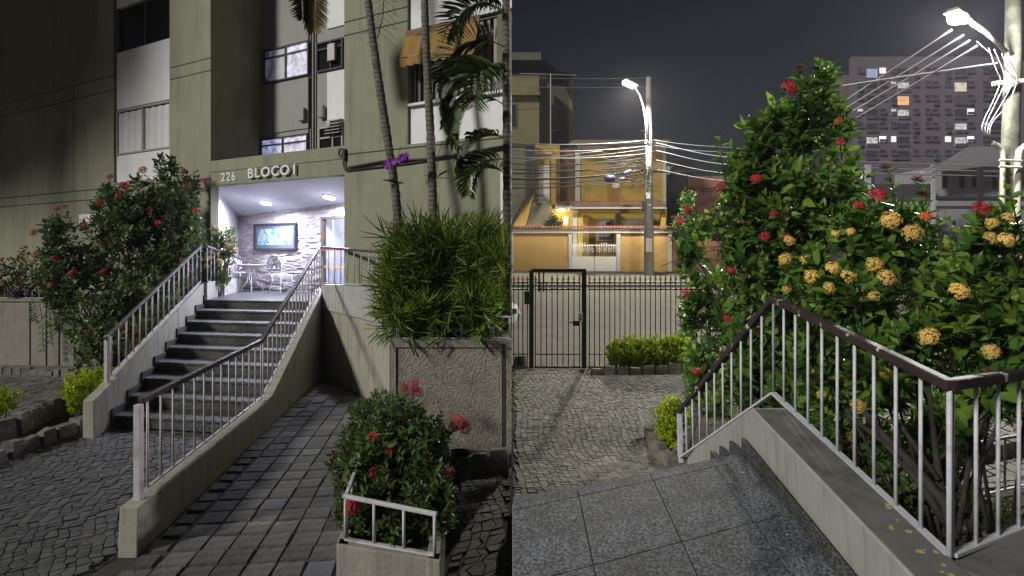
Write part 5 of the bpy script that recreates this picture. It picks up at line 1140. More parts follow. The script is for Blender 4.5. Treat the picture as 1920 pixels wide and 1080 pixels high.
# ---- bushes behind the railing
def behind(p):   # stay on the planted side of railing and wall
    x, y, z = p
    if x < 2.62 + .04 * (y - 3.2) and y < 8.3: return False
    if y >= 8.3 and x < 2.3: return False
    w = Vector((x, y, 0)) - q0
    if w.dot(nq) > -.22: return False
    return True
def xz(u, v, D): return P(u, v, D)
def ok_red(p): return behind(p)
bl = blobs_px([(1530, 170, 7.6, 34, 70, .25), (1500, 250, 7.6, 75, 65, .4), (1420, 330, 7.8, 85, 60, .5), (1530, 350, 7.5, 80, 90, .5), (1370, 420, 8.0, 80, 75, .6), (1480, 440, 7.6, 110, 90, .6), (1340, 540, 8.2, 60, 80, .5), (1420, 540, 7.7, 95, 90, .6), (1400, 640, 7.6, 90, 80, .5), (1350, 690, 7.9, 60, 80, .4), (1330, 620, 8.2, 45, 50, .35), (1300, 460, 8.3, 35, 50, .35), (1522, 225, 7.6, 48, 50, .3), (1395, 370, 7.8, 70, 60, .4), (1350, 400, 7.9, 50, 60, .35), (1450, 290, 7.6, 55, 55, .35), (1350, 330, 7.8, 34, 55, .25), (1395, 300, 7.7, 45, 45, .3), (1440, 250, 7.6, 40, 50, .3), (1570, 230, 7.4, 25, 50, .2), (1300, 600, 8.4, 28, 40, .25), (1480, 600, 7.2, 70, 80, .4), (1312, 690, 8.6, 36, 62, .3), (1335, 750, 8.3, 42, 44, .25), (1390, 720, 7.7, 60, 60, .35)])
t = thing('flowering_bush', 'tall ixora bush with scattered red blooms standing before the night sky', 'bush', (4.0, 7.8, gz(7.8)))
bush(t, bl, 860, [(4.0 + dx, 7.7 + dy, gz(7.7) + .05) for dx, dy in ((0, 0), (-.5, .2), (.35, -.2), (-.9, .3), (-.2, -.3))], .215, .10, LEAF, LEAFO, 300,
     [(6, FRED, 'open', None), (22, FBRN, 'bud', 'withered brown bloom')], (3, 5), .015, .07, zmin=gz(8) + .15, ok=ok_red, fsize=(.09, .14), n_stem=40, clump=1.7)
for u, v, D, s_, m_, k_ in ((1477, 168, 7.2, .25, FRED, 'open'), (1500, 128, 7.3, .2, FBRN, 'bud'), (1418, 337, 7.2, .21, FRED, 'open'), (1352, 352, 7.4, .13, FRED, 'open'), (1576, 268, 7.1, .14, FRED, 'open'), (1276, 415, 8.0, .2, FRED, 'open'), (1290, 395, 8.0, .17, FRED, 'open'), (1450, 402, 7.0, .14, FRED, 'open'), (1370, 508, 7.3, .14, FRED, 'open'), (1286, 550, 8.1, .16, FRED, 'open'), (1363, 598, 7.3, .13, FRED, 'open'), (1572, 228, 7.1, .15, FORG, 'open'), (1398, 420, 7.2, .12, FBRN, 'bud')):
    flower(t, P(u, v, D), (random.gauss(0, .3), -.6, .6), s_ * random.uniform(.65, .9), m_, k_)
# second bush: yellow flowers, just behind the brown handrail
bl = blobs_px([(1560, 520, 6.1, 100, 70, .45), (1680, 470, 5.9, 90, 60, .45), (1640, 560, 5.6, 120, 70, .45), (1780, 540, 5.2, 110, 85, .45), (1760, 620, 4.9, 120, 60, .4), (1880, 500, 4.9, 80, 90, .4), (1900, 610, 4.6, 90, 80, .35), (1660, 630, 5.3, 100, 50, .35), (1540, 640, 5.8, 80, 60, .3), (1850, 430, 5.1, 60, 50, .3), (1690, 410, 6.0, 70, 45, .35), (1600, 430, 6.4, 70, 50, .4), (1500, 680, 6.1, 60, 60, .25), (1560, 740, 5.7, 55, 60, .2), (1650, 700, 5.1, 60, 40, .25), (1790, 790, 4.6, 50, 50, .25), (1880, 720, 4.6, 60, 50, .3), (1950, 500, 4.9, 60, 90, .4), (1560, 800, 6.2, 60, 60, .25), (1640, 830, 6.0, 60, 60, .25), (1720, 780, 5.8, 60, 60, .25), (1480, 720, 6.6, 50, 60, .25)])
t = thing('flowering_bush', 'broad ixora bush with yellow flower heads behind the brown handrail', 'bush', (4.1, 5.6, gz(5.6)))
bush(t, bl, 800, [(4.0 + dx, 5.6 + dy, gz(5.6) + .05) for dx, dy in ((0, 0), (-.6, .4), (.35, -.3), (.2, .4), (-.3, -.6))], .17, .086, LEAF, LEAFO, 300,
     [(9, FYEL, 'open', None), (12, FBRN, 'bud', 'withered brown bloom'), (1, FORG, 'open', None)], (3, 5), .011, .06, zmin=gz(6) + .2, ok=behind, fsize=(.09, .13), n_stem=26, clump=1.9)
for u, v, D, s_ in ((1523, 520, 5.6, .19), (1560, 505, 5.5, .16), (1640, 497, 5.2, .19), (1660, 522, 5.1, .19), (1590, 520, 5.4, .14), (1553, 540, 5.5, .14), (1797, 548, 4.6, .17), (1742, 632, 4.45, .18), (1857, 660, 4.2, .14), (1608, 762, 5.0, .14), (1540, 740, 5.4, .1), (1480, 453, 6.0, .12), (1472, 487, 6.0, .14), (1565, 440, 5.8, .12), (1595, 435, 5.8, .12), (1670, 415, 5.5, .2), (1710, 438, 5.4, .2), (1855, 448, 4.7, .15), (1885, 452, 4.6, .14), (1860, 420, 4.8, .13), (1890, 412, 4.7, .13), (1474, 545, 5.9, .12)):
    flower(t, P(u, v, D), (random.gauss(0, .35), -.6, .6), s_ * random.uniform(.72, .98), FYEL)
for u, v, D, s_, m_, k_ in ((1646, 369, 5.7, .17, FRED, 'open'), (1840, 394, 4.9, .14, FRED, 'open'), (1730, 366, 5.6, .15, FBRN, 'bud'), (1660, 316, 5.8, .12, FBRN, 'bud'), (1720, 340, 5.7, .13, FBRN, 'bud'), (1610, 388, 6.0, .12, FRED, 'open'), (1735, 408, 5.5, .12, FORG, 'open'), (1768, 470, 5.2, .1, FBRN, 'bud')):
    flower(t, P(u, v, D), (random.gauss(0, .15), -.5, .8), s_, m_, k_)
# leggy shoots above it
def shoot(parent, base, tip, n, ln, m=LEAFO):
    base, tip = Vector(base), Vector(tip); a = (tip - base).normalized(); ref = np.array(a.orthogonal().normalized()); aa = np.array(a); bit = np.cross(aa, ref)
    s_ = MB(); s_.tube([base, base.lerp(tip, .5) + Vector((random.gauss(0, .01), 0, 0)), tip], [.009, .007, .004], 5); s_.build('stem', STEM, parent, True)
    for i in range(n):
        p = base.lerp(tip, .15 + .83 * i / (n - 1)); k = ref if i % 2 else bit
        for sg in (1, -1):
            d = k * sg + aa * (.25 + .6 * i / n) + rng.normal(size=3) * .15; leaf_obj(parent, np.array(p), d, aa + rng.normal(size=3) * .2, ln * (1.1 - .5 * i / n) * random.uniform(.85, 1.1), ln * .5 * (1.1 - .5 * i / n), m)
for (u0, v0, u1, v1, D, n) in ((1685, 430, 1668, 325, 5.7, 7), (1738, 450, 1727, 345, 5.6, 7), (1850, 470, 1842, 400, 4.9, 5), (1915, 450, 1892, 355, 4.7, 6), (1545, 190, 1538, 118, 7.4, 6), (1500, 200, 1500, 140, 7.3, 4), (1620, 430, 1632, 372, 5.9, 5), (1578, 300, 1574, 185, 7.2, 7), (1360, 340, 1348, 265, 7.8, 6), (1420, 320, 1400, 262, 7.6, 6), (1470, 260, 1448, 190, 7.5, 6), (1580, 290, 1596, 240, 7.3, 5), (1320, 460, 1288, 398, 8.1, 5), (1490, 230, 1470, 165, 7.4, 6), (1575, 380, 1600, 320, 7.2, 6), (1310, 540, 1276, 505, 8.2, 5), (1310, 600, 1282, 560, 8.2, 5), (1440, 300, 1425, 235, 7.6, 6), (1550, 170, 1560, 120, 7.4, 5), (1600, 450, 1585, 390, 6.3, 5), (1500, 180, 1496, 135, 7.4, 5)):
    shoot(t if D < 7 else bpy.data.objects[[o.name for o in COL.objects if o.get('label', '').startswith('tall ixora bush with sc')][0]], P(u0, v0, D), P(u1, v1, D), n, .19 if D > 7 else .15)
bl = blobs_px([(1500 + 62 * k, 690, 10.9, 55, 55, .5) for k in range(8)] + [(1760, 770, 9.9, 60, 40, .35), (1880, 770, 9.9, 70, 40, .35)])
tu = thing('leafy_hedge', 'loose green hedge beyond the bed, seen through the white balusters', 'hedge', (6.5, 10.9, gz(10.9)))
bush(tu, bl, 620, [(b_[0][0], b_[0][1], gz(10.9)) for b_ in bl], .17, .08, LEAF, None, 0, (), (3, 5), .012, .07, zmin=gz(10.5), n_stem=30, inner=.4)
bl = blobs_px([(1540, 850, 6.4, 60, 45, .3), (1610, 880, 6.0, 60, 45, .3), (1690, 920, 5.6, 50, 40, .25), (1480, 790, 6.9, 45, 50, .3), (1850, 950, 5.6, 60, 25, .3), (1740, 850, 6.2, 60, 60, .3), (1870, 740, 6.6, 70, 40, .3), (1800, 800, 6.8, 60, 40, .3)])
tu = thing('ground_shrub', 'low dark shrub on the bed at the foot of the big bushes', 'bush', (3.7, 6.2, gz(6.2)))
bush(tu, bl, 620, [(b_[0][0], b_[0][1], gz(6.2)) for b_ in bl], .13, .06, LEAF_DK, None, 0, (), (3, 5), .008, .05, zmin=gz(5) + .08, n_stem=20, ok=behind, inner=.3)
# thick lower branches seen through the balusters
bm = MB()
for pts, r in (((( 1790, 1010, 4.6), (1770, 940, 4.7), (1700, 860, 4.9), (1640, 800, 5.2), (1600, 740, 5.4)), .045), (((1795, 1010, 4.6), (1812, 900, 4.6), (1830, 780, 4.6), (1840, 700, 4.7)), .022), (((1780, 990, 4.7), (1720, 900, 4.9), (1660, 830, 5.2), (1590, 780, 5.6), (1540, 720, 5.8)), .035), (((1770, 950, 4.8), (1755, 850, 4.9), (1745, 760, 5.0), (1735, 680, 5.1)), .03), (((1690, 860, 5.0), (1680, 780, 5.1), (1690, 690, 5.2)), .022), (((1760, 900, 4.8), (1690, 800, 5.1), (1620, 770, 5.4)), .02), (((1800, 950, 4.6), (1870, 800, 4.7), (1900, 650, 4.8), (1915, 560, 4.9)), .02)):
    bm.tube([P(*p) for p in pts], list(np.linspace(r, r * .5, len(pts))), 8)
bm.build('trunk', mat('old_bark', (.04, .034, .03), .9, .4, 14, bump=.8, bscale=20), t, True)
# ---- clipped hedges and their edging
def hedge2(label, pts, zb, n, leaf):
    bl = blobs_px(pts); c = bl[0][0]; t = thing('clipped_hedge', label, 'hedge', (c[0], c[1], zb), 'small lime green hedges')
    bush(t, bl, n, [(b_[0][0], b_[0][1], zb) for b_ in bl], leaf, leaf * .55, LIME, None, 0, (), (2, 4), .008, leaf * .45, zmin=zb + .01, inner=.6, n_stem=25)
pts = [(1140 + 22 + k * 24, 661, 12.8, 24, 32, .22) for k in range(6)]
hedge2('long clipped lime hedge in front of the fence beside the gate', pts, gz(12.6) + .02, 2600, .055)
hedge2('round lime hedge beside the last post of the sloping railing', [(1256, 785, 8.6, 28, 38, .3), (1268, 775, 8.8, 25, 30, .3), (1250, 815, 8.5, 20, 30, .22)], gz(8.6), 800, .045)
edging('stone_edging', 'row of pale stones in front of the long clipped hedge', [GR(1106, 704), GR(1300, 702)], .27, .19, .16, mat('pale_edging', (.27, .25, .20), .9, .25, 6, bump=.7, bscale=14, objrand=.2))
edging('stone_edging', 'dark kerb stones at the round hedge beside the courtyard', [GR(1216, 822), GR(1226, 850), GR(1258, 878), GR(1285, 880)], .3, .22, .16)
edging('stone_edging', 'two stones at the foot of the fence left of the gate', [GR(966, 688), GR(985, 686)], .2, .28, .2)
# ================================================================== GATE AND FENCE
GRN = mat('dark_green_paint', (.018, .034, .026), .45, .12, 14); GOLD = mat('gilded_spike', (.42, .28, .08), .4, .15, 20, metal=.4)
t = thing('iron_fence', 'dark green iron fence with golden spear tips along the street', 'fence', (.2, yf, gz(yf)))
zg = gz(yf); zr_top = P(0, 530, yf).z; zr_t2 = P(0, 543, yf).z; zr_bot = P(0, 664, yf).z; ztip = P(0, 513, yf).z
x_gate0, x_gate1 = P(999, 0, yf).x, P(1095, 0, yf).x
def picket(parent, x, y=yf, tip=True, z0=None, zt=None):
    b = MB(); b.tube([(x, y, z0 if z0 else zg + .05), (x, y, zt if zt else zr_top + .02)], .011, 6); b.build('picket', GRN, parent, True)
def spear(parent, x, y=yf):
    b = MB(); z = zr_top + .02; b.lathe((x, y, z), [(.012, 0), (.02, .015), (.012, .035), (.022, .07), (.003, .155)], 6)
    for sg in (1, -1): b.tube([(x, y, z + .03), (x + sg * .03, y, z + .045), (x + sg * .038, y, z + .075)], [.007, .006, .003], 4)
    b.build('spear_tip', GOLD, parent)
def ring_(parent, x, y=yf):
    b = MB(); c = (zr_top + zr_t2) / 2; r_ = (zr_top - zr_t2) / 2 - .008; b.tube([(x + r_ * math.cos(a), y, c + r_ * math.sin(a)) for a in np.linspace(0, 6.283, 13)], .007, 4, False); b.build('ring', GRN, parent, True)
def rails(parent, x0, x1, y=yf):
    for z in (zr_top, zr_t2, zr_bot): MB().bar((x0, y, z), (x1, y, z), .03, .022).build('rail', GRN, parent)
spc = .112
for x0, x1 in ((.01, x_gate0 - .09), (x_gate1 + .09, 4.3)):
    rails(t, x0, x1); n = int((x1 - x0) / spc); 
    for i in range(n + 1):
        x = x0 + .03 + i * (x1 - x0 - .06) / n; picket(t, x); spear(t, x)
        if i < n: ring_(t, x + .5 * (x1 - x0 - .06) / n)
MB().bar((4.34, yf, zg), (4.34, yf, zr_top + .1), .06, .06).build('post', GRN, t)
b = MB(); b.box(.005, x_gate0 - .1, yf - .05, yf + .1, zg - .1, zg + .05); b.box(x_gate1 + .1, 4.4, yf - .05, yf + .1, zg - .1, zg + .05); b.build('plinth', CONC, t)
t = thing('iron_gate', 'dark green pedestrian gate with thick posts and a cross bar on top', 'gate', (1.0, yf, zg))
for x in (x_gate0 - .03, x_gate1 + .0): MB().bar((x, yf, zg - .05), (x, yf, zr_top + .27 if x < 1 else zr_top + .27), .10, .10).build('post', GRN, t, bevel=.01)
MB().bar((x_gate0 - .03, yf, zr_top + .27), (x_gate1 + .04, yf, zr_top + .27), .08, .07).build('cross_bar', mat('black_iron', (.012, .012, .013), .4, .2), t)
for z in (zr_top, zr_t2, zr_bot, zr_bot - .28): MB().bar((x_gate0 + .04, yf, z), (x_gate1 - .07, yf, z), .03, .025).build('rail', GRN, t)
for i in range(9):
    x = x_gate0 + .06 + i * (x_gate1 - x_gate0 - .16) / 8; picket(t, x, z0=zr_bot - .3)
    if i not in (1, 2): spear(t, x)
    if i < 8: ring_(t, x + .5 * (x_gate1 - x_gate0 - .16) / 8)
b = MB(); b.box(x_gate0 + .12, x_gate0 + .16, yf - .02, yf + .02, zr_t2 - .05, zr_top + .24); b.box(x_gate0 + .22, x_gate0 + .25, yf - .02, yf + .02, zr_t2 - .05, zr_top + .24); b.build('lamp_bracket', GRN, t)
pb_ = P(1088, 595, yf - .07); t2 = thing('gate_keypad', 'small white keypad box on the right gate post', 'keypad', pb_)
b = MB(); b.box(pb_.x - .045, pb_.x + .04, yf - .12, yf - .06, pb_.z - .09, pb_.z + .1); b.build('case', mat('white_plastic', (.6, .6, .58), .4, .05), t2, bevel=.008)
b = MB(); b.box(pb_.x - .03, pb_.x + .025, yf - .124, yf - .1195, pb_.z - .05, pb_.z + .0); b.build('button_panel', mat('grey_plastic', (.2, .2, .2), .4), t2)
pl_ = P(1080, 605, yf); t2 = thing('gate_lock', 'black lock box with a lever below the white keypad', 'lock', pl_)
b = MB(); b.box(pl_.x - .08, pl_.x + .06, yf - .1, yf - .056, pl_.z - .06, pl_.z + .05); b.build('case', DKMET, t2, bevel=.006); MB().bar((pl_.x - .07, yf - .12, pl_.z + .02), (pl_.x - .16, yf - .12, pl_.z + .025), .02, .025).build('lever', DKMET, t2)
pm_ = P(988, 558, yf); t2 = thing('letter_box', 'black letter box hanging on the fence left of the gate', 'letter box', pm_)
b = MB(); b.box(pm_.x - .06, pm_.x + .06, yf - .1, yf - .02, pm_.z - .14, pm_.z + .14); b.build('case', DKMET, t2, bevel=.01); b = MB(); b.box(pm_.x - .04, pm_.x + .04, yf - .104, yf - .0995, pm_.z + .05, pm_.z + .07); b.build('slot', DARK, t2)
# ---- parked car beyond the fence
cy0, cx1 = 16.2, P(976, 0, 16.3).x
t = thing('parked_car', 'white car nose just showing past the building corner beyond the fence', 'car', (cx1 - 2, cy0 + .85, gz(17)))
CAR = mat('white_car_paint', (.55, .56, .57), .25, .03); prof = [(-4.1, .35), (-4.15, .8), (-4.0, .95), (-3.3, 1.0), (-2.9, 1.4), (-1.7, 1.46), (-1.0, 1.02), (-.3, .9), (-.06, .78), (0, .55), (-.05, .3), (-.2, .25), (-4.0, .25)]
b = MB(); zc_ = gz(17.0); n = len(prof); rowsy = [(0, .88), (.1, 1.0), (.85, 1.03), (1.6, 1.0), (1.7, .88)]; vs_ = []
for yy, k in rowsy:
    for x, z in prof: vs_.append((cx1 + x * (.97 + .03 * (k > .9)) - (abs(yy - .85) ** 3) * .35, cy0 + yy, zc_ + .25 + (z - .25) * (k if z > 1.1 else 1)))
b.add(vs_, [(j * n + i, j * n + (i + 1) % n, (j + 1) * n + (i + 1) % n, (j + 1) * n + i) for j in range(4) for i in range(n)] + [tuple(range(n)), tuple(range(4 * n, 5 * n))[::-1]]); b.build('body', CAR, t, True)
for wx in (-.8, -3.3):
    for wy in (.08, 1.62):
        b = MB(); b.tube([(cx1 + wx, cy0 + wy - .1, zc_ + .31), (cx1 + wx, cy0 + wy + .1, zc_ + .31)], .31, 20); wh = b.build('wheel', mat('tyre', (.02, .02, .02), .8), t, True)
        b = MB(); b.tube([(cx1 + wx, cy0 + wy - .11, zc_ + .31), (cx1 + wx, cy0 + wy + .11, zc_ + .31)], .19, 16); b.build('rim', ALU, wh, True)
b = MB(); b.box(cx1 - .45, cx1 - .1, cy0 - .015, cy0 + .06, zc_ + .62, zc_ + .76); b.build('headlight', glass('headlight_glass', (.8, .8, .8), .1, .3), t)
b = MB(); b.box(cx1 - .02, cx1 + .012, cy0 + .55, cy0 + 1.1, zc_ + .42, zc_ + .56); b.build('number_plate', mat('plate', (.5, .5, .52), .5), t)
b = MB(); b.box(cx1 - 2.8, cx1 - 1.3, cy0 - .012, cy0 + .02, zc_ + 1.02, zc_ + 1.36); b.build('side_window', GLASSD, t)
# ================================================================== THE HOUSES ACROSS THE STREET
OCH = mat('ochre_render', (.41, .265, .055), .85, .1, 1.5, bump=.1, stain=(.17, .10, .03), stain_amt=.75, sscale=.9)
OCHL = mat('ochre_wall', (.40, .25, .085), .85, .1, 1.2, bump=.1, stain=(.20, .12, .04), stain_amt=.75, sscale=.7)
BRW = mat('brown_render', (.12, .065, .025), .85, .08, 2); WT = mat('white_trim', (.46, .43, .385), .7, .06, 3); TERR = mat('clay_tile', (.16, .055, .035), .8, .25, 6, objrand=.25)
YEL = mat('yellow_render', (.44, .30, .055), .8, .05, 2); WHD = mat('white_door', (.60, .58, .54), .6, .04)
def bx(b, u0, u1, v0, v1, D, dep):
    p = P(u0, v1, D); q = P(u1, v0, D); return b.box(p.x, q.x, D, D + dep, p.z, q.z)
def bxp(name, m, parent, u0, u1, v0, v1, D, dep, bev=0): return bx(MB(), u0, u1, v0, v1, D, dep).build(name, m, parent, bevel=bev)
def tiles(parent, u0, u1, v, D, w_px, drop=.14, dep=.5, name='roof_tile'):
    x0, x1 = P(u0, 0, D).x, P(u1, 0, D).x; z = P(0, v, D).z; n = max(1, int(round((u1 - u0) / w_px))); w_ = (x1 - x0) / n; me = None
    for i in range(n):
        if me is None:
            b = MB(); arc = [(w_ * .5 * math.cos(a), w_ * .42 * math.sin(a)) for a in np.linspace(0, math.pi, 7)]; inn = [(x * .8, z_ * .8) for x, z_ in arc][::-1]; pr = arc + inn
            b.prism([(x, 0, z_) for x, z_ in pr], (0, dep, drop)); me = b.mesh(name, TERR)
        link(name, me, parent, Matrix.Translation((x0 + w_ * (i + .5), D - .06, z + random.uniform(-.012, .012))))
DW = 34.0
t = thing('street_wall', 'ochre garden wall with white pilasters and a clay tiled top across the street', 'wall', P(1100, 512, DW))
bxp('wall_panel', OCHL, t, 900, 1066, 437, 516, DW, .2); bxp('wall_panel', OCHL, t, 1164, 1254, 437, 516, DW, .2)
bxp('plinth', mat('dirty_plinth', (.13, .10, .06), .9, .3, 3), t, 900, 1066, 507, 518, DW - .03, .03); bxp('plinth', mat('dirty_plinth', (.13, .10, .06)), t, 1164, 1254, 508, 518, DW - .03, .03)
for u0, u1 in ((1066, 1072.5), (1156, 1163.5), (1253.5, 1260), (958, 962)): bxp('pilaster', WT, t, u0, u1, 437, 516, DW - .05, .28)
bxp('cap_band', WT, t, 900, 1262, 429.5, 436.8, DW - .08, .34); tiles(t, 960, 1262, 429.5, DW - .1, 6.2)
t = thing('garden_gate', 'white double gate with sheet metal below and curled bars above, in the ochre wall', 'gate', P(1115, 512, DW)); GW = mat('gate_white', (.55, .53, .50), .5, .08, 2, stain=(.35, .28, .2), stain_amt=.4, sscale=2)
bxp('gate_leaf', GW, t, 1072.8, 1114, 481, 511, DW + .05, .05); bxp('gate_leaf', GW, t, 1115.2, 1156, 481, 511, DW + .05, .05)
for i in range(19):
    u = 1074 + i * 4.5; 
    if i == 9: continue
    b = MB(); b.tube([P(u, 482, DW + .07), P(u, 458 - 3 * (i % 9 in (3, 4, 5)), DW + .07)], .016, 5); b.build('bar', GW, t, True)
for k in range(8):
    c = P(1082 + k * 9.6 + (3 if k > 3 else 0), 469, DW + .06); b = MB(); b.tube([c + Vector((.09 * math.cos(a), 0, .09 * math.sin(a))) for a in np.linspace(0, 6.28, 12)], .014, 4, False); b.build('curl', GW, t, True)
bxp('top_rail', GW, t, 1073, 1156, 459, 461, DW + .06, .03)
# main house
t = thing('yellow_house', 'ochre two storey house with white edges and a tiled porch across the street', 'house', P(1165, 500, 38)); D1 = 38.0
bxp('upper_wall', OCH, t, 1088.5, 1243, 279, 386, D1, 4); bxp('corner_trim', WT, t, 1082.5, 1088, 270, 386, D1 - .05, 4); bxp('corner_trim', WT, t, 1243.5, 1249, 270, 386, D1 - .05, 4); bxp('top_trim', WT, t, 1088.3, 1243.3, 270, 278.5, D1 - .05, 4)
b = MB(); q = [P(1066, 268.5, 37.0), P(1250, 266.5, 37.0), P(1258, 262, 43), P(1075, 262, 43)]; b.hexa([p - Vector((0, 0, .1)) for p in q], q); b.build('roof_slab', mat('roof_slab', (.25, .2, .13), .8), t)
bxp('patched_plaster', mat('patched_plaster', (.34, .19, .05), .85, .08, 2), t, 1138, 1166, 283, 383, D1 - .006, .006)
bxp('porch_fascia', WT, t, 1071, 1250, 383.8, 391, 35.4, 1.9); tiles(t, 1071, 1250, 383.6, 35.3, 5.6, .25, 1.2)
bxp('porch_lintel', YEL, t, 1083, 1248, 391.5, 400, 35.8, .3)
for u0, u1, m_ in ((1083, 1092, YEL), (1240, 1248, YEL), (1074, 1082, WT)): bxp('porch_column', m_, t, u0, u1, 400.5, 500, 35.8, .3)
bxp('lower_wall', YEL, t, 1073, 1250, 391, 505, D1 + .05, .2); bxp('lower_wall', mat('porch_side', (.5, .36, .1), .8), t, 1093, 1104, 402, 500, D1 - .3, .3)
bxp('door_post', WT, t, 1154, 1164, 400, 500, D1 - .5, .4)
for (ua, ub) in ((1119, 1154), (1168, 1214)):
    cx = (ua + ub) / 2; rx = (ub - ua) / 2; b = MB(); pts = [(cx + rx * math.cos(a), 421 - 10 * math.sin(a)) for a in np.linspace(0, math.pi, 13)]
    out_ = [P(u, v, D1 - .04) for u, v in pts + [(ua, 452), (ub, 452)]]; b.prism(out_, (0, .08, 0)); wf_ = b.build('window', WT, t)
    b = MB(); pts = [(cx + (rx - 3.5) * math.cos(a), 421.5 - 7 * math.sin(a)) for a in np.linspace(0, math.pi, 13)]; b.prism([P(u, v, D1 - .05) for u, v in pts + [(ua + 3.5, 449), (ub - 3.5, 449)]], (0, .008, 0)); b.build('pane', mat('far_window_pane', (.16, .12, .10), .3, .2, 4), wf_)
    for k in range(5):
        u = ua + 5 + k * (ub - ua - 10) / 4; b = MB(); b.tube([P(u, 450, D1 - .08), P(u, 416, D1 - .08)], .012, 4); b.build('window_bar', WT, wf_)
bxp('brown_wall', BRW, t, 1050, 1082.5, 277, 386, D1 + 1.2, .2); bxp('side_wall', OCH, t, 1004, 1050, 272, 388, D1 + 1.0, .2); bxp('side_trim', WT, t, 1000, 1036, 284, 289, D1 + .9, .1); bxp('side_trim', WT, t, 1001, 1005, 284, 297, D1 + .85, .1)
dr = bxp('door', WHD, t, 1009.5, 1031, 309, 381, D1 + .93, .06); 
for k in range(3): bxp('door_panel', WHD, dr, 1012, 1028.5, 313 + k * 23, 331 + k * 23, D1 + .915, .014)
bxp('door_frame', BRW, t, 1030.5, 1034, 302, 382, D1 + .92, .08); bxp('pillar', OCH, t, 1034, 1042, 290, 384, D1 + .6, .4)
bxp('small_eave', WT, t, 1042, 1073, 383, 390, 37.0, .8); tiles(t, 1042, 1072, 383, 36.9, 5.6, .15, .6)
bxp('recess_wall', YEL, t, 1034, 1074, 391, 470, D1 + .2, .2); bxp('white_notice', WHD, t, 1056, 1066, 406, 424, D1 + .14, .05)
b = MB(); bx(b, 1042, 1073, 390.5, 392, 37.2, .8); b.build('recess_ceiling', WT, t)
pl = P(1052, 393.6, 37.6); t3 = thing('porch_light', 'bright porch light in the recess beside the white column', 'lamp', pl)
b = MB(); b.box(pl.x - .22, pl.x + .22, 37.4, 37.7, pl.z - .1, pl.z - .02); b.build('diffuser', emis('porch_diffuser', (1, .93, .75), 8), t3)
lamp('porch_lamp', 'POINT', (pl.x, 37.4, pl.z - .3), 60, (1, .88, .6), .15, t3)
# outside stair
t = thing('outside_stair', 'stone stair climbing to the white door beside the yellow house', 'stairs', P(1010, 430, 37))
STN = mat('stair_stone', (.25, .21, .14), .9, .2, 3, objrand=.15)
for k in range(8):
    v0 = 424 - k * 5.6; u0 = 988 + k * 1.6; b = MB(); bx(b, u0, u0 + 44 - k * 1.0, v0 - 4.6, v0 + 1.4, 36.2 + k * .28, .3); b.build('step', STN, t)
b = MB(); q = [P(961, 424, 35.6), P(986, 424, 35.6), P(1004, 352, 38.4), P(999, 352, 38.4)]; b.prism(q, (0, .12, 0)); b.build('sloping_wall', OCH, t)
b = MB(); b.bar(P(958, 424, 35.4), P(1000, 350, 38.3), .16, .16); b.build('handrail', DKMET, t)
t = thing('neighbour_wall', 'tall grey green party wall left of the outside stair', 'wall', P(970, 430, 36))
bxp('wall_body', mat('grey_green_render', (.14, .14, .085), .85, .12, 1.5), t, 900, 985, 283, 428, 38.6, .25); bxp('end_wall', mat('dark_render', (.055, .05, .045), .85), t, 985, 1003.5, 275, 428, 38.5, .3); bxp('cap', mat('dark_render', (.055, .05, .045)), t, 900, 1003.5, 268, 275, 38.4, .4)
# pinkish continuation of the street wall
t = thing('side_garden_wall', 'faded pink garden wall right of the lamp post with a dark gate', 'wall', P(1290, 500, DW)); PNK = mat('faded_pink', (.30, .155, .075), .85, .12, 2)
bxp('wall_body', PNK, t, 1260.3, 1420, 452, 516, DW + .05, .2); bxp('cap', TERR, t, 1260.3, 1420, 404, 408, DW + 2, .4)
for k in range(9): b = MB(); b.tube([P(1263 + k * 4, 452, DW + .1), P(1263 + k * 4, 428, DW + .1)], .02, 4); b.build('bar', DKMET, t)
bxp('wall_body', mat('pink_house', (.36, .16, .12), .85, .1, 2), t, 1290, 1420, 330, 404, 41, .3)
# olive apartment house behind
t = thing('olive_house', 'dark olive apartment house with a metal sheet roof behind the yellow house', 'house', P(1000, 300, 48)); OLV = mat('olive_far', (.20, .18, .085), .85, .1, .8); D2 = 48
bxp('front_wall', OLV, t, 880, 1011, 141, 300, D2, 6); b = MB(); q0_, q1_ = P(1011, 141, D2), P(1033, 141, D2 + 5); b.add([(q0_.x, D2, 0), (q1_.x, D2 + 5, 0), (q1_.x, D2 + 5, q0_.z), (q0_.x, D2, q0_.z)], [(0, 1, 2, 3)]); b.build('side_wall', OLV, t)
bxp('rear_wing', mat('olive_dark', (.075, .07, .05), .85, .1, 1), t, 1030, 1067, 142, 300, D2 + 5.2, 4); bxp('rear_column', OLV, t, 1067, 1075, 150, 300, D2 + 5.1, 4)
bxp('balcony_slab', OLV, t, 880, 1013, 172, 178, D2 - .5, .5)
RB = mat('roof_sheet', (.13, .13, .12), .6, .15, 2); b = MB(); x0, x1 = P(880, 0, D2 - 1).x, P(1015, 0, D2 - 1).x; z0, z1_ = P(0, 112, D2 - 1).z, P(0, 98, D2 - 1).z; n = 26
for i in range(n):
    xa = x0 + (x1 - x0) * i / n; b.box(xa + .01, xa + (x1 - x0) / n - .03, D2 - 1, D2 - .9, z0, z1_)
o = b.build('roof_sheet', RB, t); o['kind'] = 'stuff'
b = MB(); q = [P(880, 112, D2 - .8), P(1015, 112, D2 - .8), P(1030, 133, D2 + 2), P(880, 133, D2 + 2)]; b.hexa([p - Vector((0, 0, .15)) for p in q], q); b.build('lean_to_roof', mat('dark_roof', (.03, .03, .03), .8), t)
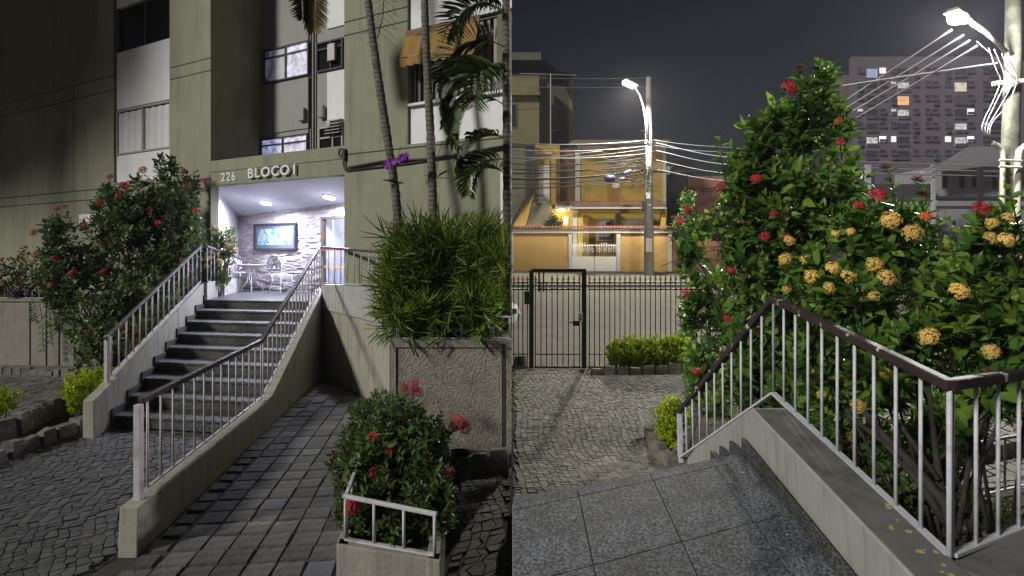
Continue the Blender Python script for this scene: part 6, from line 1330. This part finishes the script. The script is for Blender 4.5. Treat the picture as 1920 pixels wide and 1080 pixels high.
b = MB(); q = [P(1016, 108, D2), P(1040, 132, D2 + 3), P(1072, 138, D2 + 6), P(1076, 162, D2 + 6), P(1030, 158, D2 + 3)]; b.prism(q, (0, .3, 0)); b.build('ridge', mat('dark_roof', (.03, .03, .03)), t)
wn = bxp('window', mat('far_frame', (.16, .16, .16), .6), t, 1034, 1055, 243, 273, D2 + 5.1, .08); bxp('pane', GLASSD, wn, 1036.5, 1045, 246, 271, D2 + 5.08, .015); bxp('pane', GLASSD, wn, 1046, 1053, 246, 271, D2 + 5.08, .015)
wn = bxp('window', mat('far_frame', (.16, .16, .16)), t, 950, 969, 194, 240, D2 - .06, .05); bxp('pane', DARK, wn, 951, 967.5, 196, 238, D2 - .07, .01)
t = thing('roof_mast', 'thin metal mast beside the olive house', 'mast', P(1032.5, 185, D2 - 1)); b = MB(); b.tube([P(1032.5, 300, D2 - 1), P(1032.5, 138, D2 - 1)], .05, 6); b.build('pole', ALU, t); b = MB(); b.tube([P(974, 138, D2 - 1), P(1080, 141, D2 - 1)], .035, 5); b.build('cross_rod', ALU, t)
# ================================================================== POLES, LAMPS, CABLES
PC = mat('concrete_pole', (.28, .275, .235), .85, .15, 3, bump=.2, stain=(.2, .19, .15), stain_amt=.5, sscale=2)
DP = 31.8; t = thing('utility_pole', 'concrete utility pole with the street lamp in front of the yellow house', 'utility pole', P(1217, 520, DP))
b = MB(); b.tube([P(1217, 518, DP), P(1216.5, 330, DP), P(1216, 145, DP)], [.27, .21, .13], 14); b.build('pole', PC, t, True)
bxp('notice', mat('paper', (.5, .48, .44), .8, .05), t, 1211, 1223, 446, 472, DP - .29, .01)
for v in (268, 340, 385): b = MB(); p = P(1216.5, v, DP); b.lathe(p, [(.2, -.05), (.24, -.05), (.24, .05), (.2, .05)], 14); b.build('band', ALU, t)
bxp('meter_box', mat('white_plastic', (.6, .6, .58)), t, 1212, 1220, 361, 373, DP - .36, .14, .02); bxp('junction_box', DKMET, t, 1205, 1212, 378, 396, DP - .2, .2, .02)
t = thing('street_lamp', 'lit street lamp on a curved arm at the far utility pole', 'street lamp', P(1214, 250, DP - .3))
b = MB(); b.tube([P(1212.5, 262, DP - .25), P(1211, 230, DP - .27), P(1207, 200, DP - .4), P(1200, 178, DP - .6), P(1190, 163, DP - .8)], .05, 8); b.build('arm', ALU, t, True)
hc = P(1183, 156, DP - .9); hd = P(1196, 163, DP - .75) - P(1172, 152, DP - 1.0); hd.normalize(); M = Matrix.Translation(hc) @ hd.to_track_quat('X', 'Z').to_matrix().to_4x4()
b = MB(); b.hexa([(-.42, -.16, 0), (.42, -.12, 0), (.42, .12, 0), (-.42, .16, 0)], [(-.36, -.1, .12), (.42, -.07, .1), (.42, .07, .1), (-.36, .1, .12)]); me = b.mesh('lamp_head', ALU); link('lamp_head', me, t, M)
b = MB(); b.hexa([(-.36, -.2, -.16), (.26, -.18, -.16), (.26, .18, -.16), (-.36, .2, -.16)], [(-.40, -.15, -.004), (.3, -.115, -.004), (.3, .115, -.004), (-.40, .15, -.004)]); me = b.mesh('diffuser', emis('street_diffuser', (1, .98, .86), 26)); link('diffuser', me, t, M)
lamp('street_light_far', 'SPOT', tuple(hc + Vector((0, -.05, -.3))), 11500, (1, .95, .80), .2, t, (R(-30), 0, 0), 168)
LX = 14.3; t = thing('utility_pole', 'near concrete pole with pipes at the right edge under the bright lamp', 'utility pole', P(1890, 640, LX))
b = MB(); b.tube([P(1886, 690, LX), P(1890, 400, LX), P(1900, 100, LX), P(1901, -60, LX)], [.2, .19, .17, .16], 16); b.build('pole', mat('pale_pole', (.06, .063, .046), .85, .15, 4, bump=.2, stain=(.25, .25, .18), stain_amt=.5, sscale=3), t, True)
PIP = mat('cream_pipe', (.22, .22, .17), .5, .06)
b = MB(); b.tube([P(1862, 268, LX - .3), P(1868, 271, LX - .3), P(1877, 276, LX - .28), P(1880.5, 290, LX - .28), P(1879, 420, LX - .28), P(1874, 640, LX - .28)], .055, 10); b.build('conduit_pipe', PIP, t, True)
b = MB(); b.tube([P(1935, 272, LX - .35), P(1922, 274, LX - .35), P(1912, 282, LX - .35), P(1909, 300, LX - .35), P(1907, 420, LX - .35), P(1903, 640, LX - .35)], .075, 10); b.build('conduit_pipe', PIP, t, True)
for v in (300, 312): b = MB(); b.tube([P(1874, v, LX - .45), P(1916, v + 2, LX - .5)], .03, 6); b.build('band', PIP, t)
b = MB(); b.bar(P(1862, 157, LX - .3), P(1930, 150, LX - .3), .09, .09); b.build('cross_arm', PC, t)
t = thing('street_lamp', 'bright white street lamp on the near pole, topmost in the sky', 'street lamp', P(1880, 95, LX - .2))
b = MB(); b.tube([P(1886, 96, LX - .25), P(1850, 62, LX - .6), P(1822, 43, LX - .9)], .05, 8); b.build('arm', PC, t, True)
hc2 = P(1797, 31, LX - 1.2); hd = (P(1826, 50, LX - .9) - hc2).normalized(); M = Matrix.Translation(hc2) @ hd.to_track_quat('X', 'Z').to_matrix().to_4x4()
b = MB(); b.hexa([(-.30, -.15, 0), (.42, -.11, 0), (.42, .11, 0), (-.30, .15, 0)], [(-.24, -.1, .11), (.42, -.07, .09), (.42, .07, .09), (-.24, .1, .11)]); link('lamp_head', b.mesh('lamp_head', ALU), t, M)
b = MB(); b.lathe((-.02, 0, -.14), [(.08, 0), (.17, .03), (.2, .09), (.18, .135)], 16); link('diffuser', b.mesh('diffuser', emis('street_diffuser_near', (1, .99, .95), 40)), t, M)
lamp('street_light_near', 'POINT', tuple(hc2 + Vector((-.1, -.1, -.3))), 4600, (1, .97, .92), .16, t)
# lamp drop wires and wires to the far pole
WC = mat('pale_wire', (.13, .135, .15), .5, .05); BC = mat('black_wire', (.007, .007, .008), .7, .1)
def wire(pts, r, m, label, n=14, name='overhead_cable', group='overhead cables', sag=0.0, cat='cable'):
    P3 = [P(*p) for p in pts]; q = []
    if len(P3) == 2:
        for i in range(n + 1): f = i / n; e = P3[0].lerp(P3[1], f); e.z -= sag * 4 * f * (1 - f); q.append(e)
    else:
        for k in range(len(P3) - 1):
            p0 = P3[max(k - 1, 0)]; p1 = P3[k]; p2 = P3[k + 1]; p3 = P3[min(k + 2, len(P3) - 1)]
            for i in range(6):
                f = i / 6; q.append(.5 * ((2 * p1) + (p2 - p0) * f + (2 * p0 - 5 * p1 + 4 * p2 - p3) * f * f + (3 * p1 - p0 - 3 * p2 + p3) * f ** 3))
        q.append(P3[-1])
    b = MB(); b.tube(q, r, 5); o = b.build(name, m, None, True); tag(o, label, cat, group); return o
ordn = ['uppermost', 'second', 'third', 'lowest']
for k, (x0, y0, x1, y1, xf_, yf_) in enumerate(((1784, 56, 1510, 234, 1230, 268), (1806, 66, 1512, 245, 1230, 282), (1818, 76, 1505, 262, 1230, 300), (1832, 86, 1508, 276, 1232, 318))):
    wire([(x0, y0, LX - .5), ((x0 + x1) / 2, (y0 + y1) / 2 + 2, 20), (x1, y1, 25.5), ((x1 + xf_) / 2 + 10, yf_ + [26, 26, 24, 20][k], 29), (xf_, yf_, DP - .2)], .022, WC, '%s of the four white wires rising from the far pole to the bright lamp' % ordn[k])
wire([(1580, 160, 22), (1700, 142, 18), (1870, 118, LX - .2)], .022, WC, 'single thin white wire crossing the four wires to the near pole')
for k, pts in enumerate((((1832, 78, 13.4), (1862, 105, 13.6), (1884, 128, 13.8), (1906, 150, 13.9)), ((1854, 90, 13.5), (1868, 130, 13.7), (1876, 152, 13.8), (1862, 190, 13.8), (1845, 225, 13.8), (1842, 245, 13.8), (1858, 268, 13.9)), ((1864, 92, 13.5), (1880, 130, 13.7), (1884, 155, 13.8), (1866, 195, 13.8), (1850, 230, 13.8), (1848, 248, 13.8), (1858, 267, 13.9)), ((1878, 100, 13.5), (1895, 140, 13.7), (1896, 160, 13.8), (1878, 195, 13.8), (1856, 232, 13.8), (1852, 250, 13.8), (1860, 269, 13.9)), ((1890, 110, 13.5), (1906, 140, 13.7), (1904, 162, 13.8), (1888, 198, 13.8), (1862, 228, 13.8), (1856, 248, 13.8), (1861, 268, 13.9)))):
    wire([(u, v, D) for u, v, D in pts], .012, mat('grey_wire', (.12, .12, .13), .5, .06), ['', 'outermost grey drop wire hanging in a wide bow beside the near pole', 'second grey drop wire from the outside beside the near pole', 'third grey drop wire from the outside beside the near pole', 'innermost grey drop wire hanging close to the near pole'][k] if k else 'short grey wire slanting from the bright lamp to the near pole', name='drop_wire', group='drop wires at the near pole' if k else None)
for k, (v0, v1, r_, m_, lb_) in enumerate(((262, 263, .03, WC, 'topmost pale cable left of the far pole'), (276, 274, .034, WC, 'second pale cable left of the far pole'), (289, 288, .03, WC, 'third pale cable left of the far pole'), (295, 279, .016, WC, 'pale cable slanting up to the far pole below three level ones'),
        (318, 288,   .022, BC, None), (326, 300,   .022, BC, None), (322, 306,   .022, BC, None), (333, 318, .06, BC, 'thick black cable carrying the blue splice case'), (343, 326, .024, BC, None), (349, 336, .026, BC, None), (352, 330,   .022, BC, None), (312, 310, .026, BC, None), (303, 296, .026, BC, None))):
    wire([(900, v0, DP + .5), (1213, v1, DP - .1)], r_, m_, lb_ or ('thin black cable across the yellow house, ' + {4: 'lowest but two above the thick one', 5: 'second above the thick one', 6: 'just above the thick one', 8: 'just below the thick one', 9: 'second below the thick one', 10: 'third below the thick one', 11: 'second from the top', 12: 'topmost black one'}[k]), sag=.25, group='overhead cables' if lb_ else 'thin black cables before the yellow house')
for v0, v1, u1, lb_ in ((142, 146, 1213, 'upper faint wire in the dark sky left of the far pole'), (160, 162, 1213, 'lower faint wire in the dark sky left of the far pole'), (206, 186, 1300, 'black wire slanting across the dark sky behind the far lamp')):
    wire([(930, v0, 33), (u1, v1, DP)], .016, mat('grey_wire', (.38, .38, .40)) if v0 < 200 else BC, lb_, sag=.1)
for k, (va, vb, ub) in enumerate(((262, 272, 1480), (272, 280, 1480))): wire([(1225, va, DP), (1300, va + 10, 31), (ub, vb + 12, 29)], .014, WC, ['upper', 'lower'][k] + ' thin pale wire running right from the far pole behind the tall bush')
wire([(1222, 322, DP), (1330, 322, 33), (1500, 318, 34)], .05, BC, 'thick black cable leaving the far pole to the right')
wire([(955, 306, 30), (1070, 290, 30.5), (1130, 283, 31)], .018, WC, 'short pale cable catching the light beside the white house door')
def loops(): 
    b = MB()
    for k in range(46):
        c = P(random.gauss(1195, 26), random.gauss(325, 24), DP - .3 - random.random() * .5); r_ = random.uniform(.15, .6); a0_ = random.uniform(0, 6.28); e_ = random.uniform(.4, 1); st_ = random.uniform(2, 5.5)
        b.tube([c + Vector((r_ * math.cos(a0_ + a), random.gauss(0, .02), r_ * e_ * math.sin(a0_ + a))) for a in np.linspace(0, st_, 10)], .009, 3, False)
    for k in range(26):
        b.tube([P(1216 + random.gauss(0, 3), 300 + random.random() * 40, DP - .25), P(random.gauss(1190, 20), 320 + random.gauss(0, 18), DP - .4), P(1100 + random.random() * 90, 318 + random.gauss(0, 22), DP - .3)], .009, 3, False)
    o = b.build('cable_tangle', BC); tag(o, 'messy tangle of thin black cables around the far utility pole', 'cables', None, 'stuff')
loops()
def case(name, lab, u0, u1, v0, v1, col, ang=0.0, cat='cable box'):
    c = P((u0 + u1) / 2, (v0 + v1) / 2, DP - .35); w_ = (u1 - u0) / F * DP / 2; h_ = (v1 - v0) / F * DP / 2; t = thing(name, lab, cat, c); M = Matrix.Translation(c) @ Matrix.Rotation(ang, 4, 'Y')
    b = MB(); b.tube([(-w_, 0, 0), (-w_ * .86, 0, 0), (w_ * .86, 0, 0), (w_, 0, 0)], [h_ * .6, h_, h_, h_ * .6], 12); link('case', b.mesh('case', mat(name + '_paint', col, .45, .08), True), t, M)
    b = MB(); b.tube([(-w_ * .5, 0, 0), (-w_ * .4, 0, 0)], h_ * 1.08, 12); b.tube([(w_ * .4, 0, 0), (w_ * .5, 0, 0)], h_ * 1.08, 12); link('clamp', b.mesh('clamp', DKMET, True), t, M)
case('splice_case', 'dark blue splice case hanging on the thick black cable', 1134, 1153, 328, 341, (.03, .04, .12)); case('slim_splice_case', 'slim lilac splice case near the far pole', 1168, 1184, 320, 327, (.16, .17, .36), -.4); case('slim_splice_case', 'short lilac splice case below the slim one', 1162, 1172, 332, 339, (.16, .17, .36), -.4)
c = P(1155, 348, DP - .3); t = thing('terminal_box', 'white terminal box hanging below the cables left of the far pole', 'cable box', c); b = MB(); b.box(c.x - .2, c.x + .2, c.y, c.y + .15, c.z - .1, c.z + .12); b.build('case', mat('white_plastic', (.6, .6, .58)), t, bevel=.02); b = MB(); b.box(c.x - .13, c.x + .13, c.y - .004, c.y, c.z - .04, c.z + .05); b.build('panel', mat('grey_panel_box', (.42, .42, .4), .5), t); b = MB(); b.tube([c + Vector((.1, .05, .12)), c + Vector((.12, .05, .5))], .012, 4); b.build('hanger', DKMET, t)
# ================================================================== BACKGROUND ON THE RIGHT
DB = 115.0
t = thing('apartment_tower', 'grey apartment tower with scattered lit windows on the right skyline', 'building', P(1740, 300, DB)); TW = mat('tower_render', (.155, .13, .165), .85, .06, .25)
xl, xrr = P(1592, 0, DB).x, P(1925, 0, DB).x; zt_ = P(0, 106, DB).z
b = MB(); b.prism([(xl, DB, 0), (xrr, DB, 0), (xrr, DB, P(0, 118, DB).z), (P(1872, 0, DB).x, DB, zt_), (xl + .5, DB, zt_), (xl, DB, zt_ - .5)], (8.6, 14, 0)); b.build('tower_wall', TW, t)
bxp('side_wing', mat('tower_side', (.13, .105, .10), .85), t, 1584, 1600, 140, 340, DB + 3.5, 2)
WDK = mat('tower_window_dark', (.06, .053, .074), .25, .15, 1); WSH = mat('tower_shutter', (.11, .105, .115), .6, .1)
lit = {(0, 1): 'b', (0, 2): 'w2', (1, 4): 'w3', (1, 10): 'y2', (2, 4): 'o', (3, 3): 'w3', (3, 4): 'w3', (3, 11): 'w', (4, 10): 'w3', (5, 1): 'w3', (5, 2): 'w', (5, 3): 'w2', (5, 9): 'w2', (5, 11): 'w', (3, 0): 'w3', (1, 3): 'w3', (4, 12): 'w3', (5, 10): 'w3'}
EM = {'b': emis('lit_blue', (.12, .30, .8), .5, .5, .9), 'w': emis('lit_white', (.93, .9, 1), 1.5, .25, 1.2), 'w2': emis('lit_cream', (.9, .88, .85), .8, .35, 1.3), 'w3': emis('lit_dim', (.8, .75, .8), .35, .9, 1.6), 'y2': emis('lit_yellow', (.9, .75, .5), .4, .6, 1.2), 'o': emis('lit_orange', (1, .36, .04), .62, .5, 1.1)}
cols = [(1607, 1618), (1624, 1645), (1648, 1661), (1670, 1680), (1682, 1704), (1711, 1722), (1734, 1745), (1748, 1759), (1771, 1783), (1771, 1783), (1789, 1812), (1813, 1826), (1842, 1854), (1856, 1878)]
me_cache = {}
for r_ in range(7):
    v = 127 + 25.7 * r_
    for c_, (u0, u1) in enumerate(cols):
        if c_ == 8: continue
        big = u1 - u0 > 16; v0, v1 = (v + 2, v + 19) if big else (v, v + 11); key = lit.get((r_, c_)); m_ = EM[key] if key else (WSH if (r_ * 7 + c_ * 3) % 11 == 0 else WDK)
        p, q = P(u0, v1, DB), P(u1, v0, DB); fr_ = MB(); e = .05
        fr_.box(p.x - e, q.x + e, DB - .12, DB - .004, p.z - e, p.z); fr_.box(p.x - e, q.x + e, DB - .12, DB - .004, q.z, q.z + e); fr_.box(p.x - e, p.x, DB - .119, DB - .005, p.z, q.z); fr_.box(q.x, q.x + e, DB - .119, DB - .005, p.z, q.z)
        fo = fr_.build('window', TW if not big else mat('tower_rail', (.12, .11, .125), .7), t); b = MB(); b.box(p.x, q.x, DB - .05, DB - .006, p.z, q.z); b.build('pane', m_, fo)
        if False: b = MB(); mx_ = (p.x + q.x) / 2; b.box(mx_ - .05, mx_ + .05, DB - .09, DB - .051, p.z, q.z); b.build('mullion', TW, fo)
        elif key is None or key in 'w3': b = MB(); b.box(p.x, q.x, DB - .3, DB - .22, p.z, p.z + .55); b.build('balcony_front', mat('balcony_front', (.10, .095, .11), .7), fo)
        if (r_ + c_) % 4 == 1 and not big: b = MB(); b.box(p.x + .1, p.x + .9, DB - .45, DB - .13, p.z - .85, p.z - .25); b.build('air_conditioner', mat('ac_unit', (.10, .095, .11), .6), fo)
# the white house with stained walls
D3 = 46.0; t = thing('old_white_house', 'old two storey white house with stained walls and a grey roof on the right', 'house', P(1820, 470, D3)); GW3 = mat('stained_white', (.30, .30, .32), .85, .12, .8, stain=(.05, .05, .055), stain_amt=.8, sscale=.55); GWU = mat('grey_white_wall', (.32, .31, .33), .8, .1, 1)
bxp('ground_wall', GW3, t, 1757, 1925, 392, 520, D3, .4); bxp('gate_post', mat('pale_post', (.42, .42, .44), .8), t, 1750, 1757, 392, 520, D3 - .1, .5); bxp('upper_wall', GWU, t, 1752, 1925, 312, 385, D3 + 2, 5)
bxp('ledge', mat('dark_ledge', (.04, .04, .042), .8), t, 1757, 1925, 368, 373, D3 - .1, 2.1); bxp('upper_band', GWU, t, 1757, 1925, 374, 386, D3 + .05, 2); bxp('lower_band', mat('dark_band', (.05, .05, .052), .8), t, 1757, 1925, 386, 392, D3 + .02, 2)
b = MB(); q = [P(1745, 318, D3), P(1930, 296, D3), P(1930, 272, D3 + 8), P(1812, 276, D3 + 8)]; b.hexa([p - Vector((0, 0, .25)) for p in q], q); b.build('roof', mat('grey_roof', (.22, .22, .24), .8, .1, .8), t)
for u0, u1 in ((1766, 1777), (1798, 1810), (1822, 1834), (1861, 1869)): wf_ = bxp('window', mat('dim_frame', (.12, .12, .13), .7), t, u0, u1, 326, 353, D3 + 1.94, .06); bxp('pane', GLASSD, wf_, u0 + 1.5, u1 - 1.5, 328, 352, D3 + 1.92, .015)
bxp('door', mat('grey_door', (.10, .10, .11), .7), t, 1769.5, 1797, 433, 520, D3 - .05, .05); bxp('door_frame', mat('pale_post', (.42, .42, .44)), t, 1766, 1800, 425, 433, D3 - .06, .06)
t = thing('garage_block', 'dark garage with a pale roof slab left of the old white house', 'garage', P(1700, 470, D3 - 3)); bxp('front_wall', mat('garage_dark', (.05, .05, .055), .8, .2, 1), t, 1600, 1750, 345, 520, D3 + 1, .4); bxp('roof_slab', mat('pale_slab', (.45, .45, .47), .7), t, 1640, 1757, 378, 384, D3 - 2, 2.6); bxp('white_band', mat('pale_slab', (.45, .45, .47)), t, 1640, 1750, 384.5, 402, D3 - 1.9, .3); bxp('shutter', mat('shutter_grey', (.25, .25, .27), .7, .08, 2), t, 1650, 1748, 402.5, 520, D3 - 1.8, .2)
c = P(1735, 325, D3); bxp('satellite_dish', WT, t, 1730, 1739, 320, 328, D3 - 1, .4, .05)
t = thing('roof_fence', 'pale metal posts with level wires on the roof before the old white house', 'fence', P(1690, 360, D3 - 4)); 
for u, w_ in ((1627, 4.5), (1749.5, 2.5)): b = MB(); b.bar(P(u, 420, D3 - 4), P(u, 309, D3 - 4), w_ * 2 / F * D3, .2); b.build('post', mat('pale_slab', (.45, .45, .47)), t)
for k, (v0, v1) in enumerate(((302, 313), (314, 322), (324, 331))): b = MB(); b.tube([P(1590, v0, D3 - 4), P(1890, v1, D3 - 4.5)], .045, 5); b.build('wire', ALU, t)
t = thing('dark_post', 'dark weathered post in front of the old white house', 'post', P(1839, 400, D3 - 6)); b = MB(); b.bar(P(1839, 470, D3 - 6), P(1837, 314, D3 - 6), .26, .26); b.build('post', DKMET, t); b = MB(); b.bar(P(1830, 352, D3 - 6), P(1848, 352, D3 - 6), .12, .12); b.build('cross_arm', DKMET, t)
wire([(1585, 283, 40), (1780, 292, 40)], .03, mat('grey_wire', (.38, .38, .40)), 'thin grey wire in front of the apartment tower foot', sag=.1)
# trees in the distance
def tree(label, pts, base, n, leaf, m=LEAF_DK):
    t = thing('leafy_tree', label, 'tree', base); b = MB(); bl = blobs_px(pts); b.tube([Vector(base), Vector(base) * .5 + Vector(tuple(bl[0][0])) * .5 + Vector((.1, 0, 0)), Vector(tuple(bl[0][0]))], [.2, .15, .06], 8); b.build('trunk', STEM, t, True)
    bush(t, bl, n, [(base[0], base[1], base[2] + 1.5)], leaf, leaf * .5, m, None, 0, (), (3, 5), .02, leaf * .5, n_stem=30, inner=.3)
b_ = GR(1590, 470); tree('dark leafy tree between the tall bush and the garage', [(1590, 370, 30, 45, 40, 1.2), (1615, 400, 30, 40, 35, 1.0), (1570, 410, 30, 45, 40, 1.0), (1575, 330, 30, 30, 30, .9)], (P(1590, 0, 30).x, 30, gz(30)), 420, .32)
tree('thin pale tree beside the lamp post at the pink wall', [(1290, 385, 32.5, 28, 35, .6), (1275, 430, 32.5, 24, 30, .6), (1305, 420, 32.5, 25, 40, .6)], (P(1288, 0, 32.5).x, 32.5, gz(32.5)), 70, .26, LEAF)
tree('small dark shrub growing in front of the outside stair', [(1035, 412, 35, 12, 12, .4), (1046, 418, 35, 12, 10, .4), (1028, 422, 35, 10, 8, .3)], (P(1036, 0, 35).x, 35, gz(35)), 60, .22)
t = thing('far_town', 'dark mass of low roofs behind the tall bush', 'houses', P(1420, 320, 60)); 
for u0, u1, v0, D, c in ((1255, 1300, 300, 60, .02), (1300, 1420, 345, 62, .03), (1420, 1600, 335, 66, .025), (1590, 1640, 322, 70, .04)): bxp('roof_block', mat('far_roof_%d' % u0, (c, c, c * 1.1), .9), t, u0, u1, v0, 470, D, 6)
bxp('vent_panel', mat('pale_slab', (.45, .45, .47)), t, 1251.5, 1256, 311, 327, 59.5, .3)

# ================================================================== THE NIGHT AIR
hb = MB(); hb.box(-130, 130, -45, 215, -6, 46); hz = hb.build('haze', None); hz['kind'] = 'stuff'
hm = bpy.data.materials.new('night_haze'); hm.use_nodes = True; ht = hm.node_tree; ht.nodes.clear(); ho = ht.nodes.new('ShaderNodeOutputMaterial'); hv = ht.nodes.new('ShaderNodeVolumePrincipled')
hv.inputs['Color'].default_value = (.93, .88, 1, 1); hv.inputs['Density'].default_value = HAZE; hv.inputs['Anisotropy'].default_value = .2; ht.links.new(hv.outputs[0], ho.inputs['Volume']); hz.data.materials.append(hm)
